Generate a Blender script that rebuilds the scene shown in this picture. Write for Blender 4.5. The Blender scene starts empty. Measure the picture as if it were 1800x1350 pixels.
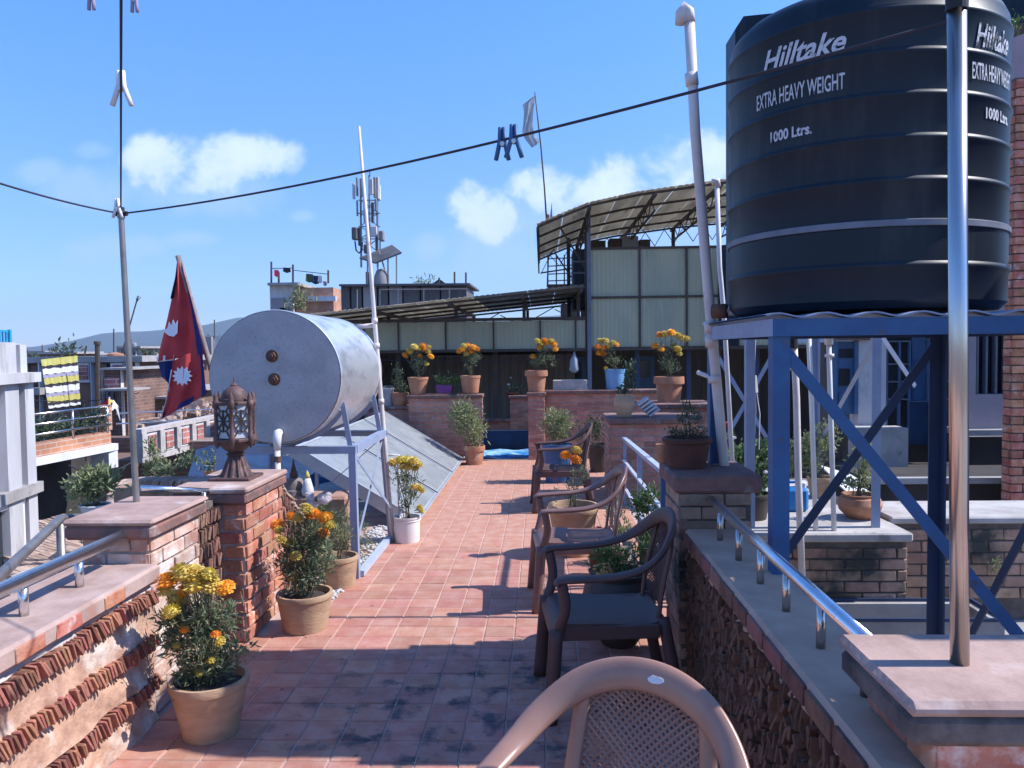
import bpy, math, random
import numpy as np
from mathutils import Vector, Matrix
R = math.radians
S = bpy.context.scene
COL = S.collection
rng = np.random.default_rng(7)
random.seed(7)

# ------------------------------------------------------------------ camera
FPX, RHO, EYE = 1404.0, 0.012, 1.6
_x, _y = 52.0, 61.0
_xu = _x*math.cos(RHO)+_y*math.sin(RHO); _yu = -_x*math.sin(RHO)+_y*math.cos(RHO)
_p = math.atan(_yu/FPX); _psi = math.atan(_xu/FPX*math.cos(_p))
_r = Vector((math.cos(_psi), math.sin(_psi), 0)); _h = Vector((-math.sin(_psi), math.cos(_psi), 0)); _z = Vector((0, 0, 1))
CF = _h*math.cos(_p)-_z*math.sin(_p); _up = _h*math.sin(_p)+_z*math.cos(_p)
CR = _r*math.cos(RHO)-_up*math.sin(RHO); CU = _r*math.sin(RHO)+_up*math.cos(RHO)
CPOS = Vector((0, 0, EYE))
cd = bpy.data.cameras.new('camera'); cam = bpy.data.objects.new('camera', cd); COL.objects.link(cam)
cd.sensor_fit = 'HORIZONTAL'; cd.sensor_width = 36.0; cd.lens = 36.0*FPX/1800
cd.clip_start = 0.05; cd.clip_end = 20000
m3 = Matrix((CR, CU, -CF)).transposed()
cam.matrix_world = Matrix.Translation(CPOS) @ m3.to_4x4()
S.camera = cam

def dr(px, py): return CR*(px-900)+CU*(675-py)+CF*FPX
def at(px, py, Y): d = dr(px, py); return CPOS+d*(Y/d.y)
def onz(px, py, z=0.0): d = dr(px, py); return CPOS+d*((z-EYE)/d.z)

# ------------------------------------------------------------------ world, sun, exposure
SUN_EL, SUN_AZ_OFF = 47.5, 1.0            # sun stands to the right of the path (+X), a hair beyond square
sd = Vector((math.cos(R(SUN_EL))*math.cos(R(SUN_AZ_OFF)), math.cos(R(SUN_EL))*math.sin(R(SUN_AZ_OFF)), math.sin(R(SUN_EL))))
W = bpy.data.worlds.new('World'); S.world = W; W.use_nodes = True
nt = W.node_tree; N = nt.nodes; L = nt.links; N.clear()
def wn(t, **k):
    n = N.new(t)
    for a, b in k.items(): setattr(n, a, b)
    return n
def wmath(op, a, b=None, c=None, clamp=False):
    n = wn('ShaderNodeMath', operation=op, use_clamp=clamp)
    for i, v in enumerate((a, b, c)):
        if v is None: continue
        if isinstance(v, (int, float)): n.inputs[i].default_value = v
        else: L.new(v, n.inputs[i])
    return n.outputs[0]
sky = wn('ShaderNodeTexSky', sky_type='NISHITA'); sky.sun_disc = False
sky.sun_elevation = R(SUN_EL); sky.sun_rotation = math.atan2(sd.x, sd.y)
sky.altitude = 1350; sky.air_density = 1.0; sky.dust_density = 0.6; sky.ozone_density = 2.0
tint = wn('ShaderNodeMix', data_type='RGBA', blend_type='MULTIPLY'); tint.inputs[0].default_value = 1.0
L.new(sky.outputs[0], tint.inputs[6]); 
tc = wn('ShaderNodeTexCoord'); sep = wn('ShaderNodeSeparateXYZ'); L.new(tc.outputs['Generated'], sep.inputs[0])
el = wn('ShaderNodeMapRange', interpolation_type='SMOOTHSTEP'); L.new(sep.outputs[2], el.inputs[0]); el.inputs[1].default_value = -0.02; el.inputs[2].default_value = 0.46
tcol = wn('ShaderNodeMix', data_type='RGBA'); L.new(el.outputs[0], tcol.inputs[0]); tcol.inputs[6].default_value = (0.53, 0.62, 0.82, 1); tcol.inputs[7].default_value = (0.56, 0.97, 1.45, 1)
L.new(tcol.outputs[2], tint.inputs[7])
ay = wmath('MAXIMUM', wmath('ABSOLUTE', sep.outputs[1]), 0.05)
cu_ = wmath('DIVIDE', sep.outputs[0], ay); cv_ = wmath('DIVIDE', sep.outputs[2], ay)
cmb = wn('ShaderNodeCombineXYZ'); L.new(cu_, cmb.inputs[0]); L.new(cv_, cmb.inputs[1])
nz = wn('ShaderNodeTexNoise'); nz.inputs['Scale'].default_value = 17; nz.inputs['Detail'].default_value = 9; nz.inputs['Roughness'].default_value = 0.60; nz.inputs['Distortion'].default_value = 0.25
L.new(cmb.outputs[0], nz.inputs['Vector'])
nz2 = wn('ShaderNodeTexNoise'); nz2.inputs['Scale'].default_value = 5; nz2.inputs['Detail'].default_value = 4
L.new(cmb.outputs[0], nz2.inputs['Vector'])
def blob(px, py, ax, ay_, amp=1.0):
    d = dr(px, py); u0, v0 = d.x/d.y, d.z/d.y
    a = wmath('DIVIDE', wmath('SUBTRACT', cu_, u0), ax*1.12/FPX); b = wmath('DIVIDE', wmath('SUBTRACT', cv_, v0), ay_*1.15/FPX)
    q = wmath('SUBTRACT', 1.0, wmath('ADD', wmath('MULTIPLY', a, a), wmath('MULTIPLY', b, b)))
    return wmath('MULTIPLY', wmath('MAXIMUM', q, -2.2), amp)
blobs = [(262, 278, 42, 34), (300, 285, 66, 46), (365, 290, 78, 48), (430, 280, 62, 40), (488, 276, 46, 30), (340, 318, 95, 30), (835, 372, 42, 40), (868, 385, 48, 44), (920, 328, 34, 24), (965, 335, 62, 34), (1030, 345, 70, 36), (1100, 325, 90, 42), (1190, 312, 100, 50), (1270, 285, 70, 44), (1400, 320, 170, 70)]
soft = [(150, 325, 62, 36), (190, 340, 52, 30), (160, 265, 34, 15), (175, 440, 62, 26), (250, 432, 40, 18), (330, 420, 50, 14), (530, 380, 22, 10), (760, 432, 32, 22), (70, 300, 50, 20), (880, 440, 90, 62), (390, 345, 110, 34), (1000, 385, 150, 46), (1180, 370, 160, 60), (300, 335, 80, 30)]
def union(bs):
    o = None
    for b in bs:
        q = blob(*b); o = q if o is None else wmath('MAXIMUM', o, q)
    return o
n0 = wmath('MULTIPLY', wmath('SUBTRACT', nz.outputs[0], 0.44), 4.8)
hard = wmath('ADD', union(blobs), n0)
mr = wn('ShaderNodeMapRange', interpolation_type='SMOOTHSTEP'); L.new(hard, mr.inputs[0]); mr.inputs[1].default_value = -0.1; mr.inputs[2].default_value = 1.25
mr2 = wn('ShaderNodeMapRange', interpolation_type='SMOOTHSTEP'); L.new(wmath('ADD', union(soft), wmath('MULTIPLY', n0, 0.7)), mr2.inputs[0]); mr2.inputs[1].default_value = -0.4; mr2.inputs[2].default_value = 1.4; mr2.inputs[4].default_value = 0.48
# a few further clouds of the same kind over the rest of the sky
mr3 = wn('ShaderNodeMapRange', interpolation_type='SMOOTHSTEP'); L.new(nz2.outputs[0], mr3.inputs[0]); mr3.inputs[1].default_value = 0.66; mr3.inputs[2].default_value = 0.86; mr3.inputs[4].default_value = 0.3
cl = wmath('MAXIMUM', wmath('MAXIMUM', mr.outputs[0], mr2.outputs[0]), mr3.outputs[0])
cl = wmath('MULTIPLY', cl, wmath('GREATER_THAN', sep.outputs[2], 0.0))
cc = wn('ShaderNodeMix', data_type='RGBA'); cc.inputs[6].default_value = (2.5, 3.5, 5.5, 1); cc.inputs[7].default_value = (3.7, 4.5, 5.6, 1)
ccr = wn('ShaderNodeMapRange'); L.new(wmath('ADD', hard, wmath('MULTIPLY', nz2.outputs[0], 1.0)), ccr.inputs[0]); ccr.inputs[1].default_value = 0.5; ccr.inputs[2].default_value = 2.2; L.new(ccr.outputs[0], cc.inputs[0])
mixc = wn('ShaderNodeMix', data_type='RGBA'); L.new(cl, mixc.inputs[0]); L.new(tint.outputs[2], mixc.inputs[6]); L.new(cc.outputs[2], mixc.inputs[7])
bg = wn('ShaderNodeBackground'); bg.inputs[1].default_value = 0.092; L.new(mixc.outputs[2], bg.inputs[0])
wo = wn('ShaderNodeOutputWorld'); L.new(bg.outputs[0], wo.inputs[0])

sl = bpy.data.lights.new('sun', 'SUN'); sl.energy = 2.85; sl.angle = R(0.53); sl.color = (1.0, 0.965, 0.93)
so = bpy.data.objects.new('sun', sl); COL.objects.link(so)
so.rotation_euler = sd.to_track_quat('Z', 'Y').to_euler(); so.location = (20, 0, 30)
S.view_settings.view_transform = 'Standard'; S.view_settings.look = 'None'; S.view_settings.gamma = 1.0
S.view_settings.exposure = 1.3
try: S.view_settings.use_curve_mapping = False
except Exception: pass
S.cycles.max_bounces = 7; S.cycles.transparent_max_bounces = 12; S.cycles.volume_bounces = 0
try: S.cycles.volume_step_rate = 10.0
except Exception: pass

# ------------------------------------------------------------------ materials
def mat(name, c1, c2=None, ns=6.0, lo=0.4, hi=0.65, rough=0.8, metal=0.0, bump=0.0, bs=40.0, rnd=0.0, c3=None, ns3=2.0, lo3=0.55, hi3=0.7,
        stretch=(1, 1, 1), coord='pos', trans=0.0, alpha=None, spec=0.4, hue=0.0, mask3=None):
    m = bpy.data.materials.new(name); m.use_nodes = True
    t = m.node_tree; n = t.nodes; l = t.links
    b = n['Principled BSDF']; b.inputs['Roughness'].default_value = rough; b.inputs['Metallic'].default_value = metal
    b.inputs['Specular IOR Level'].default_value = spec
    if coord == 'pos': vec = n.new('ShaderNodeNewGeometry').outputs['Position']
    else: vec = n.new('ShaderNodeTexCoord').outputs['Object']
    if stretch != (1, 1, 1):
        mp = n.new('ShaderNodeMapping'); mp.inputs['Scale'].default_value = stretch; l.new(vec, mp.inputs[0]); vec = mp.outputs[0]
    def noise(sc, lo_, hi_, det=6):
        q = n.new('ShaderNodeTexNoise'); q.inputs['Scale'].default_value = sc; q.inputs['Detail'].default_value = det; q.inputs['Roughness'].default_value = 0.62
        l.new(vec, q.inputs['Vector'])
        r = n.new('ShaderNodeMapRange'); r.inputs[1].default_value = lo_; r.inputs[2].default_value = hi_; l.new(q.outputs[0], r.inputs[0]); return r.outputs[0]
    def mix(f, a, c):
        q = n.new('ShaderNodeMix'); q.data_type = 'RGBA'
        if isinstance(f, float): q.inputs[0].default_value = f
        else: l.new(f, q.inputs[0])
        if isinstance(a, tuple): q.inputs[6].default_value = (*a, 1)
        else: l.new(a, q.inputs[6])
        q.inputs[7].default_value = (*c, 1)
        return q.outputs[2]
    col = mix(0.0, c1, c1)
    if c2: col = mix(noise(ns, lo, hi), c1, c2)
    if c3:
        f3 = noise(ns3, lo3, hi3)
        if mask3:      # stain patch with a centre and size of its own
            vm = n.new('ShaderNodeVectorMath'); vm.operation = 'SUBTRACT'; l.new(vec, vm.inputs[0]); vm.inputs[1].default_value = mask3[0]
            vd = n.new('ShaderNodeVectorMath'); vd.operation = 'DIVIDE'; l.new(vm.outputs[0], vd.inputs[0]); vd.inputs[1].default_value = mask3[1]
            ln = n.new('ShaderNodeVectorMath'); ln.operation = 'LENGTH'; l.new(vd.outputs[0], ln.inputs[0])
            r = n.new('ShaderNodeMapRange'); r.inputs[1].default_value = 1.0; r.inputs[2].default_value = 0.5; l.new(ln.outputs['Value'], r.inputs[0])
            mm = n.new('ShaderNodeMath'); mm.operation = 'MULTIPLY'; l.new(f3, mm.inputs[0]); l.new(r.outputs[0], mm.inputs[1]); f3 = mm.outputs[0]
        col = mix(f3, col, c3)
    if rnd or hue:
        oi = n.new('ShaderNodeObjectInfo'); hs = n.new('ShaderNodeHueSaturation'); l.new(col, hs.inputs['Color'])
        r = n.new('ShaderNodeMapRange'); r.inputs[3].default_value = 1-rnd; r.inputs[4].default_value = 1+rnd; l.new(oi.outputs['Random'], r.inputs[0]); l.new(r.outputs[0], hs.inputs['Value'])
        if hue:
            wnz = n.new('ShaderNodeTexWhiteNoise'); wnz.noise_dimensions = '1D'; l.new(oi.outputs['Random'], wnz.inputs['W'])
            r2 = n.new('ShaderNodeMapRange'); r2.inputs[3].default_value = 0.5-hue; r2.inputs[4].default_value = 0.5+hue; l.new(wnz.outputs['Value'], r2.inputs[0]); l.new(r2.outputs[0], hs.inputs['Hue'])
        col = hs.outputs[0]
    l.new(col, b.inputs['Base Color'])
    if bump:
        q = n.new('ShaderNodeTexNoise'); q.inputs['Scale'].default_value = bs; q.inputs['Detail'].default_value = 5; l.new(vec, q.inputs['Vector'])
        bp = n.new('ShaderNodeBump'); bp.inputs['Strength'].default_value = bump; bp.inputs['Distance'].default_value = 0.01; l.new(q.outputs[0], bp.inputs['Height']); l.new(bp.outputs[0], b.inputs['Normal'])
    if trans:
        tr = n.new('ShaderNodeBsdfTranslucent'); l.new(col, tr.inputs[0]); ms = n.new('ShaderNodeMixShader'); ms.inputs[0].default_value = trans
        l.new(b.outputs[0], ms.inputs[1]); l.new(tr.outputs[0], ms.inputs[2]); l.new(ms.outputs[0], n['Material Output'].inputs[0])
    return m
def brickmat(name, c1, c2, mortar, scale=4.0, rough=0.9, bw=0.9, rh=0.28, ms=0.03):
    m = mat(name, c1, rough=rough); t = m.node_tree; n = t.nodes; l = t.links; b = n['Principled BSDF']
    g = n.new('ShaderNodeNewGeometry'); s = n.new('ShaderNodeSeparateXYZ'); l.new(g.outputs['Position'], s.inputs[0])
    a = n.new('ShaderNodeMath'); l.new(s.outputs[0], a.inputs[0]); l.new(s.outputs[1], a.inputs[1])
    c = n.new('ShaderNodeCombineXYZ'); l.new(a.outputs[0], c.inputs[0]); l.new(s.outputs[2], c.inputs[1])
    k = n.new('ShaderNodeTexBrick'); l.new(c.outputs[0], k.inputs['Vector']); k.inputs['Scale'].default_value = scale
    k.inputs['Color1'].default_value = (*c1, 1); k.inputs['Color2'].default_value = (*c2, 1); k.inputs['Mortar'].default_value = (*mortar, 1)
    k.inputs['Mortar Size'].default_value = ms; k.inputs['Brick Width'].default_value = bw; k.inputs['Row Height'].default_value = rh
    q = n.new('ShaderNodeTexNoise'); q.inputs['Scale'].default_value = 1.5; q.inputs['Detail'].default_value = 6; l.new(g.outputs['Position'], q.inputs['Vector'])
    r = n.new('ShaderNodeMapRange'); r.inputs[1].default_value = 0.3; r.inputs[2].default_value = 0.7; r.inputs[3].default_value = 0.6; r.inputs[4].default_value = 1.25; l.new(q.outputs[0], r.inputs[0])
    h = n.new('ShaderNodeHueSaturation'); l.new(k.outputs[0], h.inputs['Color']); l.new(r.outputs[0], h.inputs['Value']); l.new(h.outputs[0], b.inputs['Base Color'])
    bp = n.new('ShaderNodeBump'); bp.inputs['Strength'].default_value = 0.5; bp.invert = True; l.new(k.outputs['Fac'], bp.inputs['Height']); l.new(bp.outputs[0], b.inputs['Normal'])
    return m
MT = {}
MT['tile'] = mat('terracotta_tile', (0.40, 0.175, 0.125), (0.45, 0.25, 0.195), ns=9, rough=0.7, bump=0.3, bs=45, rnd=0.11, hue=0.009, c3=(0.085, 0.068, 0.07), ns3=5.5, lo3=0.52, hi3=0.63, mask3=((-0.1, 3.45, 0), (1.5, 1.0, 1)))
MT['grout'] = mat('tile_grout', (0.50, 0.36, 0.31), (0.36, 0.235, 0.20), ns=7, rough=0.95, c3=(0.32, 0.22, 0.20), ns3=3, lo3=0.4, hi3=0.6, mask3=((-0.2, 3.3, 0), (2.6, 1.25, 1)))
MT['brick'] = mat('red_brick', (0.42, 0.135, 0.08), (0.52, 0.26, 0.18), ns=12, rough=0.9, bump=0.5, bs=55, rnd=0.28, hue=0.015, c3=(0.62, 0.52, 0.47), ns3=9, lo3=0.58, hi3=0.72)
MT['brick_pale'] = mat('pale_brick', (0.46, 0.25, 0.18), (0.60, 0.45, 0.38), ns=10, rough=0.92, bump=0.5, bs=55, rnd=0.2, hue=0.012, c3=(0.70, 0.62, 0.58), ns3=7, lo3=0.5, hi3=0.66)
MT['brick_far'] = mat('far_brick', (0.36, 0.16, 0.115), (0.44, 0.23, 0.18), ns=8, rough=0.9, rnd=0.22, hue=0.01, bump=0.3, bs=40)
MT['brick_old'] = mat('old_brick', (0.34, 0.205, 0.145), (0.44, 0.29, 0.21), ns=8, rough=0.95, bump=0.6, bs=45, rnd=0.25, hue=0.012, c3=(0.05, 0.05, 0.045), ns3=2.2, lo3=0.52, hi3=0.66)
MT['mortar'] = mat('mortar', (0.46, 0.39, 0.35), (0.30, 0.25, 0.22), ns=10, rough=0.95, bump=0.5, bs=60)
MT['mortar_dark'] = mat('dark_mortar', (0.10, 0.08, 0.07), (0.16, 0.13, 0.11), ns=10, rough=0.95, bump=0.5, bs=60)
MT['mortar_tan'] = mat('tan_mortar', (0.50, 0.315, 0.225), (0.32, 0.18, 0.13), ns=11, rough=0.95, bump=0.9, bs=38, c3=(0.62, 0.55, 0.50), ns3=5, lo3=0.5, hi3=0.7)
MT['plaster_grey'] = mat('grey_plaster', (0.50, 0.45, 0.44), (0.38, 0.34, 0.33), ns=6, rough=0.95, bump=0.4, bs=50)
MT['coping'] = mat('coping_cement', (0.43, 0.31, 0.275), (0.30, 0.20, 0.17), ns=5, rough=0.88, bump=0.35, bs=30, c3=(0.45, 0.17, 0.10), ns3=5, lo3=0.62, hi3=0.7)
MT['coping_cool'] = mat('grey_coping_cement', (0.56, 0.37, 0.27), (0.42, 0.275, 0.20), ns=4, rough=0.9, bump=0.3, bs=30)
MT['cap_red'] = mat('weathered_and_shaded_cap', (0.24, 0.12, 0.10), (0.12, 0.085, 0.08), ns=9, rough=0.9, bump=0.7, bs=40, c3=(0.36, 0.30, 0.28), ns3=6, lo3=0.58, hi3=0.7)
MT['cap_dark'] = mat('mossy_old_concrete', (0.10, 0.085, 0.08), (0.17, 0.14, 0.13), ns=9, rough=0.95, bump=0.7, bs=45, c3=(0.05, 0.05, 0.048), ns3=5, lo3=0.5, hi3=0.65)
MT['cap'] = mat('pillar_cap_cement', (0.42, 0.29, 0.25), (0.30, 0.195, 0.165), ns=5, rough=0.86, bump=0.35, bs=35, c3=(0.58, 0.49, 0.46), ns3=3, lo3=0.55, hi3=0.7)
MT['fin'] = mat('tile_edge', (0.30, 0.12, 0.08), (0.20, 0.085, 0.065), ns=14, rough=0.9, bump=0.5, bs=70, rnd=0.45, hue=0.02)
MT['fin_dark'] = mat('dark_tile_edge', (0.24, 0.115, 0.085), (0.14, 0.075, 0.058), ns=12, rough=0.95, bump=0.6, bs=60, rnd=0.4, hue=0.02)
MT['terracotta'] = mat('pot_clay', (0.42, 0.20, 0.115), (0.34, 0.15, 0.085), ns=6, rough=0.85, bump=0.25, bs=50, c3=(0.55, 0.40, 0.28), ns3=5, lo3=0.55, hi3=0.75)
MT['terracotta_pale'] = mat('pale_pot_clay', (0.44, 0.30, 0.19), (0.34, 0.21, 0.13), ns=5, rough=0.88, bump=0.3, bs=40, c3=(0.20, 0.15, 0.10), ns3=4, lo3=0.6, hi3=0.75, stretch=(1, 1, 3))
MT['terracotta_dark'] = mat('dark_pot_clay', (0.13, 0.045, 0.03), (0.07, 0.035, 0.028), ns=6, rough=0.85, bump=0.35, bs=40)
MT['jar'] = mat('dark_jar_clay', (0.07, 0.055, 0.045), (0.04, 0.035, 0.03), ns=6, rough=0.6, bump=0.2, bs=30)
MT['soil'] = mat('soil', (0.035, 0.027, 0.022), (0.07, 0.055, 0.045), ns=40, rough=1, bump=0.8, bs=60)
MT['leaf'] = mat('marigold_leaf', (0.145, 0.185, 0.095), (0.25, 0.29, 0.17), ns=22, rough=0.55, trans=0.3)
MT['leaf_pale'] = mat('pale_leaf', (0.23, 0.26, 0.12), (0.32, 0.35, 0.18), ns=22, rough=0.5, trans=0.3)
MT['leaf_bright'] = mat('bright_leaf', (0.10, 0.19, 0.07), (0.26, 0.33, 0.17), ns=26, rough=0.45, trans=0.3)
MT['leaf_dark'] = mat('dark_leaf', (0.05, 0.08, 0.04), (0.11, 0.14, 0.075), ns=18, rough=0.5, trans=0.2)
MT['leaf_green'] = mat('green_leaf', (0.06, 0.13, 0.035), (0.11, 0.20, 0.06), ns=18, rough=0.5, trans=0.3)
MT['stem'] = mat('stem', (0.12, 0.12, 0.06), (0.09, 0.07, 0.045), ns=15, rough=0.8)
MT['flower'] = mat('orange_petal', (0.80, 0.33, 0.02), (0.85, 0.43, 0.06), ns=40, rough=0.6, trans=0.25, rnd=0.1, hue=0.012)
MT['flower_yellow'] = mat('yellow_and_sunlit_petal', (0.62, 0.46, 0.07), (0.66, 0.56, 0.17), ns=40, rough=0.6, trans=0.25, rnd=0.1, hue=0.012)  # truly yellow heads, and orange ones with the sun's yellow painted in
MT['flower_white'] = mat('white_petal', (0.8, 0.76, 0.78), rough=0.6, trans=0.3)
MT['flower_red'] = mat('red_petal', (0.45, 0.02, 0.05), rough=0.6, trans=0.2)
MT['steel'] = mat('polished_steel', (0.80, 0.81, 0.83), (0.70, 0.71, 0.73), ns=9, rough=0.27, metal=1.0, c3=(0.45, 0.42, 0.40), ns3=26, lo3=0.64, hi3=0.74)
MT['steel_pole'] = mat('stainless_pole', (0.62, 0.57, 0.53), (0.5, 0.45, 0.42), ns=4, rough=0.24, metal=1.0, stretch=(1, 1, 0.1))
MT['galv'] = mat('dull_galvanised_pipe', (0.30, 0.28, 0.27), (0.22, 0.20, 0.19), ns=8, rough=0.45, metal=0.7)
MT['boiler'] = mat('galvanised_sheet', (0.74, 0.76, 0.77), (0.66, 0.68, 0.70), ns=5, rough=0.36, metal=0.7, bump=0.12, bs=4, c3=(0.40, 0.42, 0.44), ns3=9, lo3=0.5, hi3=0.72, stretch=(1, .35, 1))
MT['boiler_end'] = mat('dull_boiler_end', (0.40, 0.40, 0.42), (0.33, 0.33, 0.35), ns=5, rough=0.55, metal=0.25, bump=0.15, bs=6, c3=(0.26, 0.26, 0.28), ns3=60, lo3=0.54, hi3=0.70)
MT['rust'] = mat('rusty_fitting', (0.09, 0.05, 0.035), (0.15, 0.075, 0.045), ns=30, rough=0.8)
MT['bluegrey'] = mat('blue_grey_paint', (0.27, 0.32, 0.45), (0.22, 0.27, 0.38), ns=7, rough=0.5, c3=(0.30, 0.22, 0.17), ns3=16, lo3=0.68, hi3=0.74)
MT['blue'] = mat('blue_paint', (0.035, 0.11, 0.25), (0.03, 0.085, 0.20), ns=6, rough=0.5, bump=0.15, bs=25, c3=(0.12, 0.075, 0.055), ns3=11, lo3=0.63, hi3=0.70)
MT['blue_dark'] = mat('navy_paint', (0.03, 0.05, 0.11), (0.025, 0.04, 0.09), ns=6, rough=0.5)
MT['railblue'] = mat('pale_blue_paint', (0.42, 0.47, 0.57), (0.34, 0.39, 0.48), ns=7, rough=0.45)
MT['tank'] = mat('black_tank_plastic', (0.005, 0.011, 0.020), (0.009, 0.016, 0.026), ns=3, rough=0.44, bump=0.05, bs=10, spec=0.30, c3=(0.035, 0.042, 0.05), ns3=7, lo3=0.54, hi3=0.80, stretch=(1, 1, 0.16))
MT['strap'] = mat('grey_strap', (0.16, 0.18, 0.23), (0.12, 0.14, 0.18), ns=8, rough=0.6)
MT['print'] = mat('white_print', (0.55, 0.56, 0.60), (0.10, 0.11, 0.14), ns=46, lo=0.54, hi=0.70, rough=0.7)
MT['print_worn'] = mat('worn_white_print', (0.50, 0.50, 0.55), (0.03, 0.04, 0.05), ns=30, lo=0.46, hi=0.56, rough=0.7)
MT['pvc'] = mat('pvc_pipe', (0.66, 0.60, 0.57), (0.55, 0.48, 0.45), ns=4, rough=0.5, c3=(0.40, 0.25, 0.18), ns3=9, lo3=0.66, hi3=0.72)
MT['white'] = mat('white_paint', (0.66, 0.66, 0.69), (0.56, 0.56, 0.59), ns=3, rough=0.7)
MT['white_dirty'] = mat('weathered_white_wall', (0.58, 0.57, 0.58), (0.42, 0.40, 0.40), ns=2.5, rough=0.85, c3=(0.30, 0.28, 0.27), ns3=3.5, lo3=0.6, hi3=0.74, stretch=(1, 1, 0.4))
MT['house_white'] = mat('stained_house_white', (0.50, 0.50, 0.53), (0.38, 0.37, 0.38), ns=1.8, rough=0.9, c3=(0.24, 0.23, 0.22), ns3=4, lo3=0.58, hi3=0.75, stretch=(1, 1, 0.3))
MT['bucket'] = mat('white_bucket', (0.74, 0.71, 0.70), (0.66, 0.62, 0.60), ns=5, rough=0.5)
MT['glass_panel'] = mat('collector_glass', (0.29, 0.31, 0.32), (0.36, 0.38, 0.39), ns=3, rough=0.35, metal=0.2, c3=(0.23, 0.25, 0.26), ns3=8, lo3=0.5, hi3=0.7)
MT['alu'] = mat('aluminium_frame', (0.55, 0.57, 0.60), (0.45, 0.47, 0.50), ns=6, rough=0.4, metal=0.5)
MT['black'] = mat('black_rubber', (0.015, 0.015, 0.017), rough=0.6)
MT['poly'] = mat('greenish_corrugated_sheet', (0.45, 0.445, 0.31), (0.36, 0.37, 0.27), ns=1.6, rough=0.5, trans=0.12, c3=(0.50, 0.48, 0.37), ns3=3, lo3=0.55, hi3=0.75, stretch=(1, 1, 0.35))
MT['poly_roof'] = mat('tan_roof_sheet', (0.56, 0.52, 0.43), (0.42, 0.39, 0.33), ns=1.2, rough=0.5, trans=0.55, c3=(0.24, 0.20, 0.15), ns3=3, lo3=0.55, hi3=0.75, stretch=(3, 0.4, 1))
MT['truss'] = mat('dark_steel_truss', (0.055, 0.045, 0.04), (0.09, 0.06, 0.045), ns=8, rough=0.7)
MT['dark'] = mat('void_shade', (0.035, 0.032, 0.032), (0.055, 0.048, 0.045), ns=3, rough=0.9)  # near black; the shade of voids and openings is put into the colour
MT['brown_wall'] = mat('brown_curtain_wall', (0.22, 0.19, 0.165), (0.14, 0.12, 0.105), ns=3, rough=0.9, stretch=(6, 6, 0.3))
MT['concrete'] = mat('concrete', (0.36, 0.34, 0.33), (0.27, 0.255, 0.25), ns=3, rough=0.92, bump=0.3, bs=30, c3=(0.16, 0.15, 0.145), ns3=4, lo3=0.58, hi3=0.72)
MT['concrete_pale'] = mat('pale_concrete', (0.46, 0.43, 0.41), (0.33, 0.30, 0.285), ns=4, rough=0.92, bump=0.3, bs=30, c3=(0.25, 0.23, 0.22), ns3=7, lo3=0.58, hi3=0.7)
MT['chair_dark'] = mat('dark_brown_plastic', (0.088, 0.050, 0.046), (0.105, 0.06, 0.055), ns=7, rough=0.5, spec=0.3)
MT['chair_sunlit'] = mat('sunlit_faded_brown_plastic', (0.16, 0.085, 0.075), (0.20, 0.115, 0.10), ns=7, rough=0.36, spec=0.5)  # lighter copy of the dark brown; sunlight and fading are in the colour
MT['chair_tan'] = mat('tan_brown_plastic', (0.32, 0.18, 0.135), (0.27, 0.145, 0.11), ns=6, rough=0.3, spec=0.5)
MT['lantern'] = mat('rusty_pink_iron', (0.12, 0.062, 0.056), (0.07, 0.04, 0.037), ns=14, rough=0.6, bump=0.3, bs=60, c3=(0.26, 0.16, 0.14), ns3=10, lo3=0.6, hi3=0.75)
MT['lantern_dark'] = mat('dark_iron', (0.04, 0.028, 0.028), rough=0.6)
MT['frost'] = mat('frosted_pane', (0.40, 0.42, 0.46), (0.5, 0.52, 0.56), ns=10, rough=0.25)
MT['flag_red'] = mat('crimson_cloth', (0.62, 0.075, 0.075), (0.52, 0.05, 0.06), ns=6, rough=0.8, trans=0.25)
MT['flag_blue'] = mat('navy_cloth', (0.012, 0.03, 0.16), rough=0.8, trans=0.15)
MT['flag_white'] = mat('white_emblem_cloth', (0.75, 0.73, 0.78), rough=0.8)
MT['rope'] = mat('black_rope', (0.03, 0.03, 0.045), rough=0.8)
MT['tarp'] = mat('blue_tarpaulin', (0.03, 0.20, 0.50), (0.35, 0.60, 0.75), ns=3.0, lo=0.45, hi=0.6, rough=0.45)
MT['tarp_navy'] = mat('navy_tarpaulin', (0.03, 0.06, 0.13), (0.022, 0.042, 0.09), ns=3, rough=0.95, spec=0.05)
MT['cyan'] = mat('cyan_paint', (0.03, 0.28, 0.48), rough=0.5)
MT['paleblue'] = mat('pale_blue_plastic', (0.16, 0.34, 0.55), (0.13, 0.29, 0.48), ns=6, rough=0.45)
MT['jerry'] = mat('bright_blue_plastic', (0.02, 0.22, 0.55), (0.02, 0.17, 0.45), ns=5, rough=0.4)
MT['door_blue'] = mat('blue_door_paint', (0.07, 0.15, 0.29), (0.055, 0.12, 0.23), ns=5, rough=0.5)
MT['lav'] = mat('lavender_wall', (0.40, 0.34, 0.37), (0.33, 0.28, 0.31), ns=2.5, rough=0.9)
MT['pink_wall'] = mat('pinkish_wall', (0.42, 0.30, 0.32), (0.36, 0.25, 0.27), ns=2, rough=0.9)
MT['window_dark'] = mat('dark_window', (0.02, 0.024, 0.03), (0.035, 0.04, 0.05), ns=2, rough=0.12, spec=0.6)
MT['purple'] = mat('purple_plastic', (0.16, 0.03, 0.16), rough=0.5)
MT['tan_wall'] = mat('brown_building', (0.20, 0.115, 0.085), (0.15, 0.09, 0.07), ns=1.5, rough=0.9)
MT['grey_wall'] = mat('grey_building', (0.30, 0.29, 0.30), (0.20, 0.19, 0.20), ns=0.7, rough=0.9, stretch=(1, 1, 0.4))
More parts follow.
